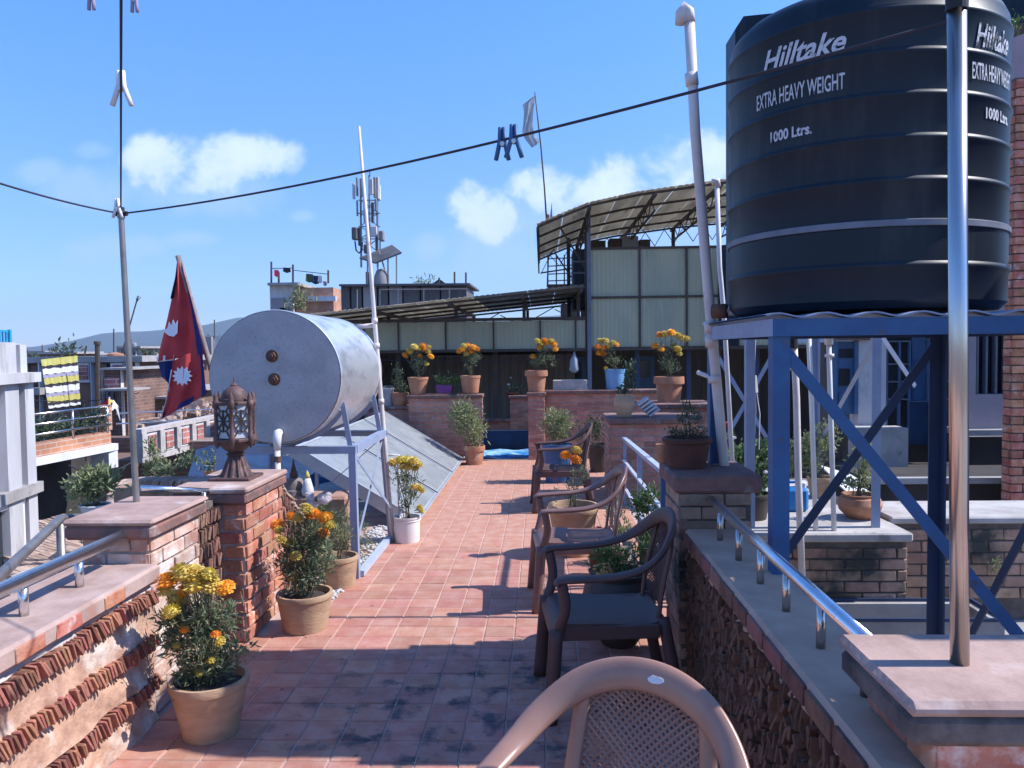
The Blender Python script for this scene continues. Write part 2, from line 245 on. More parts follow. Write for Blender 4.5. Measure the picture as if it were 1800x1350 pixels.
MT['corr_dark'] = mat('dark_corrugated_iron', (0.075, 0.075, 0.085), (0.12, 0.115, 0.12), ns=1.0, rough=0.7, stretch=(2, 2, 0.3))
MT['hill'] = mat('hill_forest', (0.05, 0.075, 0.045), (0.07, 0.09, 0.06), ns=0.004, rough=1)
MT['city'] = mat('city_ground', (0.20, 0.17, 0.15), (0.12, 0.11, 0.10), ns=0.05, rough=1)
MT['slate'] = mat('clay_roof_tile', (0.42, 0.31, 0.25), (0.26, 0.17, 0.13), ns=9, rough=0.9, rnd=0.25, bump=0.4, bs=40)
MT['brick_orange'] = brickmat('orange_parapet_brick', (0.55, 0.25, 0.14), (0.46, 0.19, 0.11), (0.50, 0.40, 0.33), scale=4.5)
MT['brick_infill'] = brickmat('pinkred_infill_brick', (0.42, 0.16, 0.14), (0.34, 0.11, 0.10), (0.45, 0.38, 0.36), scale=3.0)
MT['brick_brown'] = brickmat('brown_wall_brick', (0.22, 0.12, 0.09), (0.16, 0.085, 0.065), (0.22, 0.18, 0.16), scale=4.0)
MT['stone_stupa'] = mat('stupa_stone', (0.24, 0.21, 0.20), (0.16, 0.13, 0.12), ns=12, rough=0.9, bump=0.3)
MT['pebble'] = mat('white_pebble', (0.62, 0.60, 0.60), (0.45, 0.43, 0.43), ns=20, rough=0.9, rnd=0.2)
MT['grille'] = mat('grille_iron', (0.10, 0.11, 0.13), rough=0.5)
MT['cloth_yellow'] = mat('yellow_cloth', (0.52, 0.46, 0.11), (0.60, 0.55, 0.2), ns=8, rough=0.9, trans=0.2)
MT['cloth_white'] = mat('white_cloth', (0.72, 0.72, 0.74), rough=0.9, trans=0.2)
MT['cloth_mauve'] = mat('mauve_cloth', (0.36, 0.33, 0.45), rough=0.9, trans=0.2)
MT['cloth_black'] = mat('dark_cloth', (0.03, 0.025, 0.035), rough=0.9)
MT['cloth_red'] = mat('red_cloth', (0.65, 0.03, 0.05), rough=0.9, trans=0.2)
MT['cloth_pink'] = mat('pink_cloth', (0.65, 0.12, 0.20), rough=0.9, trans=0.2)
MT['pale_tarp'] = mat('pale_plastic_sheet', (0.42, 0.46, 0.52), rough=0.4, trans=0.3)

# ------------------------------------------------------------------ mesh helpers
def newmesh(name, V, F, m, smooth=False):
    me = bpy.data.meshes.new(name); me.from_pydata([tuple(v) for v in V], [], F); me.validate(); me.update()
    if m: me.materials.append(m)
    if smooth: me.polygons.foreach_set('use_smooth', [True]*len(me.polygons))
    return me
def tag(o, label=None, cat=None, group=None, kind=None):
    if label: o['label'] = label
    if cat: o['category'] = cat
    if group: o['group'] = group
    if kind: o['kind'] = kind
    return o
def empty(name, loc, label=None, cat=None, group=None, rz=0.0):
    o = bpy.data.objects.new(name, None); COL.objects.link(o); o.location = loc; o.rotation_euler = (0, 0, rz); o.empty_display_size = 0.1
    if cat: o['kind'] = 'thing'
    return tag(o, label, cat, group)
def worldloc(p):
    v = Vector((0, 0, 0))
    while p is not None: v = v+Vector(p.location); p = p.parent
    return v
class MB:
    def __init__(s): s.V = []; s.F = []
    def add(s, V, F):
        n = len(s.V); s.V.extend(V); s.F.extend([tuple(i+n for i in f) for f in F]); return s
    def box(s, x0, x1, y0, y1, z0, z1):
        return s.add([(x0, y0, z0), (x1, y0, z0), (x1, y1, z0), (x0, y1, z0), (x0, y0, z1), (x1, y0, z1), (x1, y1, z1), (x0, y1, z1)],
                     [(0, 3, 2, 1), (4, 5, 6, 7), (0, 1, 5, 4), (1, 2, 6, 5), (2, 3, 7, 6), (3, 0, 4, 7)])
    def bbox(s, x0, x1, y0, y1, z0, z1, b=0.006):      # box with bevelled edges
        V = []; 
        for sx, X in ((0, x0), (1, x1)):
            for sy, Y in ((0, y0), (1, y1)):
                for sz, Z in ((0, z0), (1, z1)):
                    dx = b if sx == 0 else -b; dy = b if sy == 0 else -b; dz = b if sz == 0 else -b
                    V += [(X, Y+dy, Z+dz), (X+dx, Y, Z+dz), (X+dx, Y+dy, Z)]
        I = lambda sx, sy, sz, k: (sx*4+sy*2+sz)*3+k
        Fc = []
        Fc += [tuple(I(0, a, c, 0) for a, c in ((0, 0), (0, 1), (1, 1), (1, 0))), tuple(I(1, a, c, 0) for a, c in ((0, 0), (1, 0), (1, 1), (0, 1)))]
        Fc += [tuple(I(a, 0, c, 1) for a, c in ((0, 0), (1, 0), (1, 1), (0, 1))), tuple(I(a, 1, c, 1) for a, c in ((0, 0), (0, 1), (1, 1), (1, 0)))]
        Fc += [tuple(I(a, c, 0, 2) for a, c in ((0, 0), (0, 1), (1, 1), (1, 0))), tuple(I(a, c, 1, 2) for a, c in ((0, 0), (1, 0), (1, 1), (0, 1)))]
        for a in (0, 1):
            for c in (0, 1):
                Fc.append((I(a, c, 0, 0), I(a, c, 1, 0), I(a, c, 1, 1), I(a, c, 0, 1)))
                Fc.append((I(a, 0, c, 0), I(a, 1, c, 0), I(a, 1, c, 2), I(a, 0, c, 2)))
                Fc.append((I(0, a, c, 1), I(1, a, c, 1), I(1, a, c, 2), I(0, a, c, 2)))
                for d in (0, 1): Fc.append((I(a, c, d, 0), I(a, c, d, 1), I(a, c, d, 2)))
        return s.add(V, Fc)
    def bar(s, p, q, w=0.05, h=None, up=(0, 0, 1)):
        p = Vector(p); q = Vector(q); h = h or w; d = (q-p).normalized(); u = Vector(up)
        if abs(d.dot(u)) > 0.98: u = Vector((0, 1, 0))
        a = d.cross(u).normalized()*(w/2); c = a.cross(d).normalized()*(h/2)
        V = [p-a-c, p+a-c, p+a+c, p-a+c, q-a-c, q+a-c, q+a+c, q-a+c]
        return s.add([tuple(v) for v in V], [(0, 3, 2, 1), (4, 5, 6, 7), (0, 1, 5, 4), (1, 2, 6, 5), (2, 3, 7, 6), (3, 0, 4, 7)])
    def angle(s, p, q, w=0.05, t=0.006, dx=(1, 0, 0), dy=(0, 1, 0)):   # L-section from p to q: legs along dx and dy
        p = Vector(p); q = Vector(q); dx = Vector(dx); dy = Vector(dy)
        for o in (p, q): pass
        prof = [Vector((0, 0, 0)), dx*w, dx*w+dy*t, dx*t+dy*t, dx*t+dy*w, dy*w]
        V = [tuple(p+v) for v in prof]+[tuple(q+v) for v in prof]
        Fc = [(i, (i+1) % 6, 6+(i+1) % 6, 6+i) for i in range(6)]+[(5, 4, 3, 2, 1, 0), (6, 7, 8, 9, 10, 11)]
        return s.add(V, Fc)
    def tube(s, pts, r, n=8, caps=True):
        pts = [Vector(p) for p in pts]; k = len(pts); rr = r if isinstance(r, (list, tuple)) else [r]*k
        V = []; u = None
        for i, p in enumerate(pts):
            d = (pts[min(i+1, k-1)]-pts[max(i-1, 0)]).normalized()
            if u is None: u = d.cross(Vector((0, 0, 1)) if abs(d.z) < 0.95 else Vector((1, 0, 0))).normalized()
            else: u = (u-d*u.dot(d)).normalized()
            w = d.cross(u)
            for j in range(n):
                a = 2*math.pi*j/n; V.append(tuple(p+(u*math.cos(a)+w*math.sin(a))*rr[i]))
        Fc = [(i*n+j, i*n+(j+1) % n, (i+1)*n+(j+1) % n, (i+1)*n+j) for i in range(k-1) for j in range(n)]
        if caps: Fc += [tuple(range(n-1, -1, -1)), tuple((k-1)*n+j for j in range(n))]
        return s.add(V, Fc)
    def lathe(s, prof, n=24, c=(0, 0, 0), cap=True, flute=None):
        V = []
        for r, z in prof:
            for j in range(n):
                a = 2*math.pi*j/n; q = r*(flute(j) if flute else 1); V.append((c[0]+q*math.cos(a), c[1]+q*math.sin(a), c[2]+z))
        k = len(prof)
        Fc = [(i*n+j, i*n+(j+1) % n, (i+1)*n+(j+1) % n, (i+1)*n+j) for i in range(k-1) for j in range(n)]
        if cap: Fc += [tuple(range(n-1, -1, -1)), tuple((k-1)*n+j for j in range(n))]
        return s.add(V, Fc)
    def quad(s, *p): return s.add([tuple(q) for q in p], [tuple(range(len(p)))])
    def slab(s, pts, off):      # polygon extruded by vector off
        off = Vector(off); n = len(pts); V = [tuple(p) for p in pts]+[tuple(Vector(p)+off) for p in pts]
        return s.add(V, [tuple(range(n-1, -1, -1)), tuple(range(n, 2*n))]+[(i, (i+1) % n, n+(i+1) % n, n+i) for i in range(n)])
    def build(s, name, m, parent=None, local=False, smooth=False, label=None, cat=None, group=None, kind=None, angle=None):
        V = s.V
        if isinstance(m, str): m = MT[m]
        o = bpy.data.objects.new(name, None) if not V else None
        if parent is not None:
            off = Vector((0, 0, 0)) if local else worldloc(parent)
        else:
            A = np.array([tuple(v) for v in V], float); off = Vector(((A[:, 0].min()+A[:, 0].max())/2, (A[:, 1].min()+A[:, 1].max())/2, A[:, 2].min())) if not local else Vector((0, 0, 0))
        A = np.array([tuple(v) for v in V], float)-np.array(off)
        me = newmesh(name, A.tolist(), s.F, m, smooth)
        if angle is not None: 
            me.polygons.foreach_set('use_smooth', [True]*len(me.polygons))
            try: me.set_sharp_from_angle(angle=R(angle))
            except Exception: pass
        o = bpy.data.objects.new(name, me); COL.objects.link(o)
        if parent is not None: o.parent = parent
        else: o.location = off
        return tag(o, label, cat, group, kind)
def piece(name, me, parent, loc, scale=(1, 1, 1), rot=(0, 0, 0)):
    o = bpy.data.objects.new(name, me); COL.objects.link(o); o.parent = parent
    o.location = Vector(loc)-worldloc(parent); o.scale = scale; o.rotation_euler = rot; return o
def copy_tree(o, parent=None):
    c = o.copy(); COL.objects.link(c)
    if parent is not None: c.parent = parent
    for ch in list(o.children): copy_tree(ch, c)
    return c
def jitter_box(seed, b=0.05, j=0.03):
    q = MB().bbox(-.5, .5, -.5, .5, -.5, .5, b); r = random.Random(seed)
    return [(x+r.uniform(-j, j), y+r.uniform(-j, j), z+r.uniform(-j, j)) for x, y, z in q.V], q.F
_bm = {}
def brick_meshes(mkey):
    if mkey not in _bm: _bm[mkey] = [newmesh('brick', *jitter_box(k, 0.05, 0.022), MT[mkey]) for k in range(4)]
    return _bm[mkey]
def place_pieces(name, parent, items, mkey, limit=300):
    """items: (loc, scale, rot); the nearest `limit` become parts, the rest one joined part."""
    ms = brick_meshes(mkey); items = sorted(items, key=lambda t: (Vector(t[0])-CPOS).length)
    for k, (loc, sc, rot) in enumerate(items[:limit]): piece(name, ms[random.randrange(4)], parent, loc, sc, rot)
    if len(items) > limit:
        mb = MB(); V0, F0 = jitter_box(9, 0.06, 0.02)
        from mathutils import Euler
        for loc, sc, rot in items[limit:]:
            E_ = Euler(rot).to_matrix(); mb.add([tuple(E_ @ Vector((v[0]*sc[0], v[1]*sc[1], v[2]*sc[2]))+Vector(loc)) for v in V0], F0)
        mb.build(name+'_rows', mkey, parent, kind='stuff')
def courses(x0, y0, x1, y1, z0, z1, L=0.2, H=0.062, g=0.011, proud=0.012, depth=0.06, thin=0):
    """bricks on a vertical face from (x0,y0) to (x1,y1); outward = right of travel direction"""
    d = Vector((x1-x0, y1-y0, 0)); ln = d.length; d.normalize(); nrm = Vector((d.y, -d.x, 0)); out = []
    ang = math.atan2(d.y, d.x); rows = max(1, int(round((z1-z0)/(H+g)))); hh = (z1-z0)/rows
    for r in range(rows):
        s = -(L+g)/2 if r % 2 else 0.0
        while s < ln-0.02:
            a = max(s, 0); b = min(s+L, ln)
            if b-a > 0.03:
                c = Vector((x0, y0, 0))+d*((a+b)/2)+nrm*(proud-depth/2+random.uniform(-.003, .003)); c.z = z0+hh*(r+.5)
                out.append((c, (b-a, depth, hh-g), (random.uniform(-.01, .01), 0, ang)))
            s += L+g
    return out
exec_later = []

# ================================================================== SETTING: ground, hills, haze, terrace
def structure(mb, name, m, **k): return tag(mb.build(name, m, **k), kind='structure')
g = MB(); g.quad((-6000, -6000, -9), (6000, -6000, -9), (6000, 6000, -9), (-6000, 6000, -9)); structure(g, 'ground', 'city')
# far hills behind the town
hb = MB(); nx, ny = 70, 7; V = []
for j in range(ny):
    for i in range(nx):
        x = -3600+i*100; t = j/(ny-1); y = 2300+600*t
        prof = 80+38*math.sin(x*0.0016+2.2)+18*math.sin(x*0.0047)+9*math.sin(x*0.013+1)+5*math.sin(x*.031)
        V.append((x, y, -9+prof*math.sin(math.pi*min(1, t*1.02))**0.8+random.uniform(-2, 2) if 0 < j < ny-1 else -9))
hb.add(V, [(j*nx+i, j*nx+i+1, (j+1)*nx+i+1, (j+1)*nx+i) for j in range(ny-1) for i in range(nx-1)])
structure(hb, 'hills', 'hill', smooth=True)
hz = bpy.data.materials.new('air'); hz.use_nodes = True; t = hz.node_tree; t.nodes.clear()
pv = t.nodes.new('ShaderNodeVolumePrincipled'); pv.inputs['Color'].default_value = (0.58, 0.72, 1.0, 1); pv.inputs['Density'].default_value = 0.00022; pv.inputs['Anisotropy'].default_value = 0.2
om = t.nodes.new('ShaderNodeOutputMaterial'); t.links.new(pv.outputs[0], om.inputs['Volume'])
q = MB().box(-4200, 4200, -300, 3200, -10.2, 190); ho = q.build('haze', None); ho.data.materials.append(hz); ho['kind'] = 'stuff'

# terrace floor
PX0, PX1 = -1.70, 0.66
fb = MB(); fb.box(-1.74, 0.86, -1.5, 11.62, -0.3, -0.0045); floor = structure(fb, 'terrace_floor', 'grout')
tm = [newmesh('tile', *(lambda q: (q.V, q.F))(MB().bbox(-.082, .082, -.082, .082, -.014, 0, .0035)), MT['tile']) for _ in (0,)]
tiles = []; Tz = 0.17
for j in range(5, 67):
    for i in range(-10, 5):
        xa = Tz*i; yc = 4.9+Tz*(j-24)+Tz/2; xc = xa+Tz/2
        if yc > 4.45 and xc < -1.36: continue
        if xc > (0.62 if yc < 4.2 else 0.80): continue
        if yc > 11.55: continue
        tiles.append((xc, yc))
tiles.sort(key=lambda p: p[1])
vis = [p for p in tiles if p[1] > 2.75]; near = vis[:298]; rest = [p for p in tiles if p not in set(near)]
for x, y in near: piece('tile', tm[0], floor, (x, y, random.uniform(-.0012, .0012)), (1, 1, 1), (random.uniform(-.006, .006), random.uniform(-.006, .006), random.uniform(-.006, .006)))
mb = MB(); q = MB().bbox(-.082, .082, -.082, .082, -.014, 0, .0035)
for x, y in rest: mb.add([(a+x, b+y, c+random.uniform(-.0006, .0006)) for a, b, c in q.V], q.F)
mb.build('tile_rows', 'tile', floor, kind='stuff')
# pebble strip at the left edge of the path, and the bed behind it
mb = MB(); mb.box(-3.4, -1.745, 4.75, 11.6, -0.3, -0.03); structure(mb, 'planting_bed', 'concrete')
mb = MB(); ico = MB().lathe([(0.001, -.5), (.42, -.3), (.5, 0), (.4, .32), (.001, .5)], 6)
for k in range(520):
    x = random.uniform(-1.55, -1.345); y = random.uniform(4.65, 7.2); r = random.uniform(.012, .03)
    mb.add([(x+a*r*1.5, y+b*r*1.3, .002+c*r) for a, b, c in ico.V], ico.F)
mb.build('pebbles', 'pebble', kind='stuff', smooth=True)
mb = MB(); mb.box(0.865, 1.25, 4.2, 9.0, -0.3, -0.02); structure(mb, 'side_landing', 'concrete_pale')
mb = MB(); mb.box(0.87, 5.5, -1.0, 4.15, -0.35, -0.07); structure(mb, 'lower_yard', 'concrete')

# ---- left parapet by the camera: coping, mortar bands, rows of standing tile edges
XL = -1.68
t = empty('parapet_wall', (-1.85, 2.4, 0), 'low terracotta parapet on the left with three rows of jagged tile edges under its coping', 'wall')
mb = MB(); mb.box(-2.02, XL-.045, 0.4, 3.40, -.2, .615); mb.build('wall_core', 'mortar_tan', t)
# uneven mortar ledges between the fin rows
def rough_strip(x, y0, y1, z0, z1, dx, m, parent, name, ny=60, nz_=5):
    V = []; 
    for i in range(ny+1):
        for j in range(nz_+1):
            tt = j/nz_; V.append((x+dx*(1-tt)**1.2+random.uniform(-.006, .006)+.008*math.sin(i*.7+j), y0+(y1-y0)*i/ny, z0+(z1-z0)*tt))
    mb = MB(); k = nz_+1; mb.add(V, [(i*k+j, i*k+j+1, (i+1)*k+j+1, (i+1)*k+j) for i in range(ny) for j in range(nz_)])
    return mb.build(name, m, parent, smooth=True)
for z0, z1, m in ((.575, .618, 'plaster_grey'), (.385, .515, 'mortar_tan'), (.205, .335, 'mortar_tan'), (.0, .14, 'mortar_tan')):
    rough_strip(XL-.042, 0.5, 3.385, z0, z1, .03 if m == 'mortar_tan' else .012, m, t, 'mortar_band')
fm = brick_meshes('fin'); 
for zc in (.548, .368, .172):
    y = 2.05
    while y < 3.37:
        w = random.uniform(.009, .014); lean = random.gauss(.40, .07)
        piece('tile', fm[random.randrange(4)], t, (XL-.026+random.uniform(-.008, .006), y, zc+.006*math.sin(y*5+zc*20)+random.uniform(-.005, .005)), (random.uniform(.06, .075), w, random.uniform(.058, .072)), (lean, random.uniform(-.2, .1), random.uniform(-.08, .08)))
        y += w+random.uniform(.006, .011)
mb = MB(); mb.bbox(-2.05, XL+.004, 0.3, 3.40, .612, .685, .012); mb.build('coping', 'coping', t)
it = courses(-2.0, 3.388, XL-.03, 3.388, -.0, .6); 
# brick ends worked into the coping's face
for k, yy in enumerate((1.72, 1.98, 2.26, 2.5, 2.72, 3.02)):
    piece('brick', brick_meshes('brick')[k % 4], t, (XL-.02, yy, .648), (.06, .15, .05))

# ---- left near pillar with clothes-line pole
t = empty('brick_pillar', (-1.9, 3.66, 0), 'pale brick pillar on the left carrying a thin clothesline pole on its wide cap', 'pillar')
mb = MB(); mb.box(-2.03, -1.735, 3.42, 3.90, -.2, .80); mb.build('pillar_core', 'mortar', t)
place_pieces('brick', t, courses(-2.03, 3.42, -1.735, 3.42, 0, .80, L=.21)+courses(-1.735, 3.42, -1.735, 3.90, 0, .80, L=.21)+courses(-1.735, 3.9, -2.03, 3.9, 0, .8, L=.21), 'brick_pale')
mb = MB(); mb.bbox(-2.10, -1.69, 3.37, 3.96, .853, .88, .012); mb.build('cap', 'cap', t)
mb = MB(); mb.bbox(-2.095, -1.697, 3.376, 3.954, .79, .854, .014); mb.build('cap_underside', 'cap_red', t)  # darker lower slab: shade on the cap's front is put into its colour
mb = MB(); b0 = onz(240, 882, .88); tp = at(213, 383, 3.77)
mb.tube([b0, b0.lerp(tp, .5), tp], [.0155, .0145, .0135], 10); mb.tube([tp, tp+Vector((0, 0, .03))], .018, 10)
mb.build('clothesline_pole', 'galv', angle=40, label='thin dull metal clothesline pole standing on the left brick pillar', cat='pole')
PTOP_L = tp+Vector((0, 0, .02))

# ---- lantern pillar
t = empty('brick_pillar', (-1.82, 4.5, 0), 'square red brick pillar carrying the rusty lantern', 'pillar')
X1, X0, Y0, Y1 = -1.645, -1.97, 4.30, 4.90
mb = MB(); mb.box(X0, X1, Y0, Y1, -.2, .785); mb.build('pillar_core', 'mortar', t)
place_pieces('brick', t, courses(X0, Y0, X1, Y0, 0, .775, L=.2, g=.017)+courses(X1, Y0, X1, Y1, 0, .775, L=.2, g=.017, proud=.016)+courses(X1, Y1, X0, Y1, 0, .775), 'brick')
mb = MB(); mb.bbox(X0-.07, X1+.035, Y0-.04, Y1+.06, .832, .865, .010); mb.build('cap', 'cap', t)
mb = MB(); mb.bbox(X0-.065, X1+.03, Y0-.034, Y1+.054, .772, .833, .012); mb.build('cap_underside', 'cap_red', t)  # again the front's shade as a darker slab under the pale top
# rough sloping tile-edge buttress behind the pillar (path side)
t = empty('tile_edged_wall', (-1.78, 5.2, 0), 'low wall of ragged slate tile edges sloping down behind the lantern pillar', 'wall')
mb = MB(); mb.slab([(-1.9, 4.91, -.1), (-1.9, 5.55, -.1), (-1.9, 5.55, .38), (-1.9, 4.91, .80)], (.2, 0, 0)); mb.build('wall_core', 'mortar_dark', t)
its = []
for r in range(8):
    y = 4.93
    while y < 5.58:
        ztop = .80-(y-4.91)*.66; z = ztop-.05-r*.092
        if z > .02: its.append(((-1.70+random.uniform(-.012, .012), y, z), (.07, random.uniform(.016, .026), random.uniform(.06, .08)), (random.uniform(-.5, .1), random.uniform(-.2, .2), random.uniform(-.2, .2))))
        y += random.uniform(.026, .038)
place_pieces('tile', t, its, 'fin_dark', 170)
its = []
for k in range(14): its.append(((-1.79, 4.96+k*.045, .80-k*.03), (.24, .05, .018), (-.55+random.uniform(-.1, .1), random.uniform(-.1, .1), 0)))
place_pieces('coping_tile', t, its, 'slate', 60)
# dark fin wall in the gap between both left pillars, and steel rail across it
t = empty('tile_edged_wall', (-1.9, 4.1, 0), 'dark wall of ragged tile edges in the gap between the two left pillars', 'wall')
mb = MB(); mb.box(-1.93, -1.80, 3.91, 4.29, -.2, .80); mb.build('wall_core', 'mortar_dark', t)
its = [((-1.79+random.uniform(-.01, .01), 3.93+c*.034+random.uniform(-.005, .005), .05+r*.085), (.05, random.uniform(.016, .024), .07), (random.uniform(-.4, .2), 0, random.uniform(-.2, .2))) for r in range(9) for c in range(11)]
place_pieces('tile', t, its, 'fin_dark', 120)
t = empty('steel_railing', (-1.86, 4.1, .1), 'short blue sheened steel rail joining the two left pillars', 'railing')
a = at(248, 858, 3.97); b = at(366, 863, 4.26)
mb = MB(); mb.tube([a, b], .016, 10); mb.build('top_rail', 'steel', t, smooth=True)
p = at(358, 865, 4.22); mb = MB(); mb.tube([p, Vector((p.x, p.y, .2))], .014, 10); mb.build('post', 'steel_pole', t, smooth=True)
p2 = at(330, 945, 4.0); p3 = at(360, 945, 4.22); mb = MB(); mb.tube([p2, p3], .009, 8); mb.build('lower_rail', 'steel_pole', t, smooth=True)

# ---- left handrail on the coping
t = empty('steel_handrail', (-1.84, 2.6, .685), 'thick polished steel handrail on the left parapet', 'railing')
ra = at(202, 948, 3.3); rx, rz = ra.x, ra.z
mb = MB(); mb.tube([(rx, 0.6, rz), (rx, 3.36, rz)], .0255, 16); mb.build('top_rail', 'steel', t, smooth=True)
mb = MB(); mb.tube([(rx, 3.34, rz), (rx, 3.43, rz)], .012, 8); mb.build('end_bracket', 'black', t)
for yy in (3.05, 2.71, 2.37, 2.03):
    mb = MB(); mb.tube([(rx-.01, yy, .684), (rx-.01, yy, rz-.02)], .0165, 12); mb.build('post', 'steel', t, smooth=True)
# darker stair rail beyond it
t = empty('stair_rail', (-2.4, 3.9, -.3), 'dark bent pipe rail running down outside the left parapet', 'railing')
a = at(0, 1012, 2.75); b = at(106, 912, 3.75); c = at(142, 910, 3.85)
mb = MB(); mb.tube([a+(a-b)*.4, a, b, c], .021, 12); mb.build('top_rail', 'galv', t, smooth=True)
p = at(106, 915, 3.75); mb = MB(); mb.tube([p, Vector((p.x, p.y, -.4))], .02, 12); mb.build('post', 'galv', t, smooth=True)
mb = MB(); a2 = a+Vector((0, 0, -.25)); b2 = b+Vector((0, 0, -.25)); mb.tube([a2, b2], .012, 8); mb.build('lower_rail', 'galv', t, smooth=True)

# ---- right parapet
XR = 0.685
t = empty('parapet_wall', (.8, 2.8, 0), 'shaded right parapet faced with rough dark brown tile edges under a grey coping', 'wall')
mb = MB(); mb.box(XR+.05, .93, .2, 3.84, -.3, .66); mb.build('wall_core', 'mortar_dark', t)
mb = MB(); mb.bbox(XR-.005, .955, .2, 3.84, .655, .73, .012); mb.build('coping', 'coping_cool', t)
rough_strip(XR+.018, .3, 3.84, .612, .66, -.004, 'coping_cool', t, 'mortar_band')
mb = MB(); mb.box(XR-.012, XR+.004, .2, 3.84, .66, .715); 
mb2 = MB(); 
its = []
for k in range(18): its.append(((XR-.002, .4+k*.195, .69), (.03, .18, .055), (random.uniform(-.02, .02), random.uniform(-.05, .05), 0)))
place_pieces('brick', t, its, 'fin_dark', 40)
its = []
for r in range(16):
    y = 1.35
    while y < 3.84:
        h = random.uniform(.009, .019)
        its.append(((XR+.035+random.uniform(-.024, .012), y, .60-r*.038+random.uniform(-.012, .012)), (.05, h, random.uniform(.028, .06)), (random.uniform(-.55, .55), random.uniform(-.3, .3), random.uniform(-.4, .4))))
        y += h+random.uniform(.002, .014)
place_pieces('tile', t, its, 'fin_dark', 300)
t = empty('steel_handrail', (.80, 2.8, .73), 'polished steel handrail on short posts along the right parapet', 'railing')
hx = .80; hz_ = at(1385, 985, 2.8).z
za = onz(1250, 880, .87); 
mb = MB(); mb.tube([(.805, 3.80, .872), (.80, 2.9, .868), (.80, 1.9, .868)], .0205, 16); mb.build('top_rail', 'steel', t, smooth=True)
mb = MB(); mb.tube([(.805, 3.79, .872), (.805, 3.835, .872)], .016, 10); mb.build('end_bracket', 'steel_pole', t)
for yy in (3.60, 3.26, 2.935, 2.625, 2.30, 1.98):
    mb = MB(); mb.tube([(.795, yy, .729), (.797, yy, .855)], .0135, 12); mb.build('post', 'steel_pole', t, smooth=True)
# ---- near right pillar
t = empty('brick_pillar', (.95, 1.76, 0), 'near right brick pillar with a broad cement cap and a steel pole on it', 'pillar')
mb = MB(); mb.box(.785, 1.25, 1.60, 1.92, -.2, .81); mb.build('pillar_core', 'mortar_dark', t)
place_pieces('brick', t, courses(.785, 1.92, .785, 1.60, 0, .805, L=.2)+courses(.785, 1.60, 1.25, 1.60, 0, .81, L=.2), 'brick')
mb = MB(); 
cpts = [(.715, 1.95, .81), (.715, 1.565, .81), (1.32, 1.53, .81), (1.32, 1.95, .81)]
mb.bbox(.712, 1.30, 1.56, 1.95, .868, .90, .012); mb.build('cap', 'cap', t)
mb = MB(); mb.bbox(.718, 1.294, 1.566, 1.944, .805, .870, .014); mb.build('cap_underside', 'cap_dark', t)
b0 = onz(1687, 1166, .9); tp = at(1682, 12, 1.775)
mb = MB(); mb.tube([b0, tp], .0195, 20); o = mb.build('steel_pole', 'steel_pole', smooth=True, label='tall stainless steel pole standing on the near right pillar', cat='pole')
mb = MB(); mb.tube([tp-Vector((0, 0, .008)), tp+Vector((0, 0, .03))], .0225, 16); mb.build('collar', 'black', o)
mb = MB(); mb.tube([tp+Vector((0, 0, .03)), tp+Vector((0, 0, .5))], .018, 16); mb.build('upper_tube', 'steel_pole', o, smooth=True)
PTOP_R = tp
t = empty('unseen_shade_wall', (2.75, 2.75, -.1), 'unseen wall added right of the lower yard to shade the right parapet', 'wall')  # out of view; added to cast shade on the right coping
mb = MB(); mb.slab([(2.6, 1.93, -.1), (2.6, 3.6, -.1), (2.6, 3.6, 2.62), (2.6, 2.4, 3.0), (2.6, 1.93, 2.78)], (.3, 0, 0)); mb.build('wall', 'lav', t)
# ---- far right pillar (carries the broad bowl)
t = empty('brick_pillar', (.82, 4.05, 0), 'weathered pillar at the end of the right parapet with a broad clay bowl on it', 'pillar')
mb = MB(); mb.box(.665, 1.0, 3.86, 4.26, -.2, .90); mb.build('pillar_core', 'mortar_dark', t)
place_pieces('brick', t, courses(.665, 3.86, 1.0, 3.86, .7, .90, L=.2)+courses(.665, 4.26, .665, 3.86, 0, .90, L=.2), 'brick_old')
mb = MB(); mb.bbox(.63, 1.05, 3.83, 4.34, .90, .985, .012); mb.build('cap', 'cap_red', t)

# ---- far end walls
def parapet_brick(x0, x1, y, z1, label, thick=.24, capw=.05, mk='brick_far', z0=-.05, cap='coping', left=False, right=False, caph=.05):
    t = empty('brick_wall', ((x0+x1)/2, y, 0), label, 'wall')
    cap = 'cap_red' if cap == 'coping' else cap
    mb = MB(); mb.box(x0, x1, y, y+thick, z0, z1-caph); mb.build('wall_core', 'mortar', t)
    it = courses(x0, y, x1, y, max(z0, 0), z1-caph, L=.22, H=.052, g=.012, proud=.008)
    if left: it += courses(x0, y+thick, x0, y, max(z0, 0), z1-caph, L=.22, H=.052, g=.012, proud=.008)
    if right: it += courses(x1, y, x1, y+thick, max(z0, 0), z1-caph, L=.22, H=.052, g=.012, proud=.008)
    place_pieces('brick', t, it, mk)
    mb = MB(); mb.bbox(x0-capw*.5, x1+capw*.5, y-capw, y+thick+.02, z1-caph, z1, .008); mb.build('coping', cap, t)
    return t
ax = at(718, 700, 11.6); bx_ = at(846, 700, 11.6)
parapet_brick(ax.x, bx_.x, 11.6, at(780, 694, 11.55).z, 'low brick wall at the far end holding two marigold pots and a purple planter', right=True)
cx_ = at(690, 715, 11.3); 
parapet_brick(cx_.x-.5, ax.x+.02, 11.75, at(700, 714, 11.7).z, 'lower step of brick wall left of the far wall with small grey and clay pots')
dx0 = at(929, 700, 11.6); dx1 = at(957, 700, 11.6)
parapet_brick(dx0.x, dx1.x, 11.55, at(942, 690, 11.5).z, 'narrow brick pier right of the far opening with a marigold pot on top', thick=.3, left=True, right=True)
ex1 = at(1160, 700, 11.7)
parapet_brick(dx1.x+.02, ex1.x, 11.72, at(1040, 686, 11.65).z, 'brick wall behind the chairs holding a trough and a blue bucket')
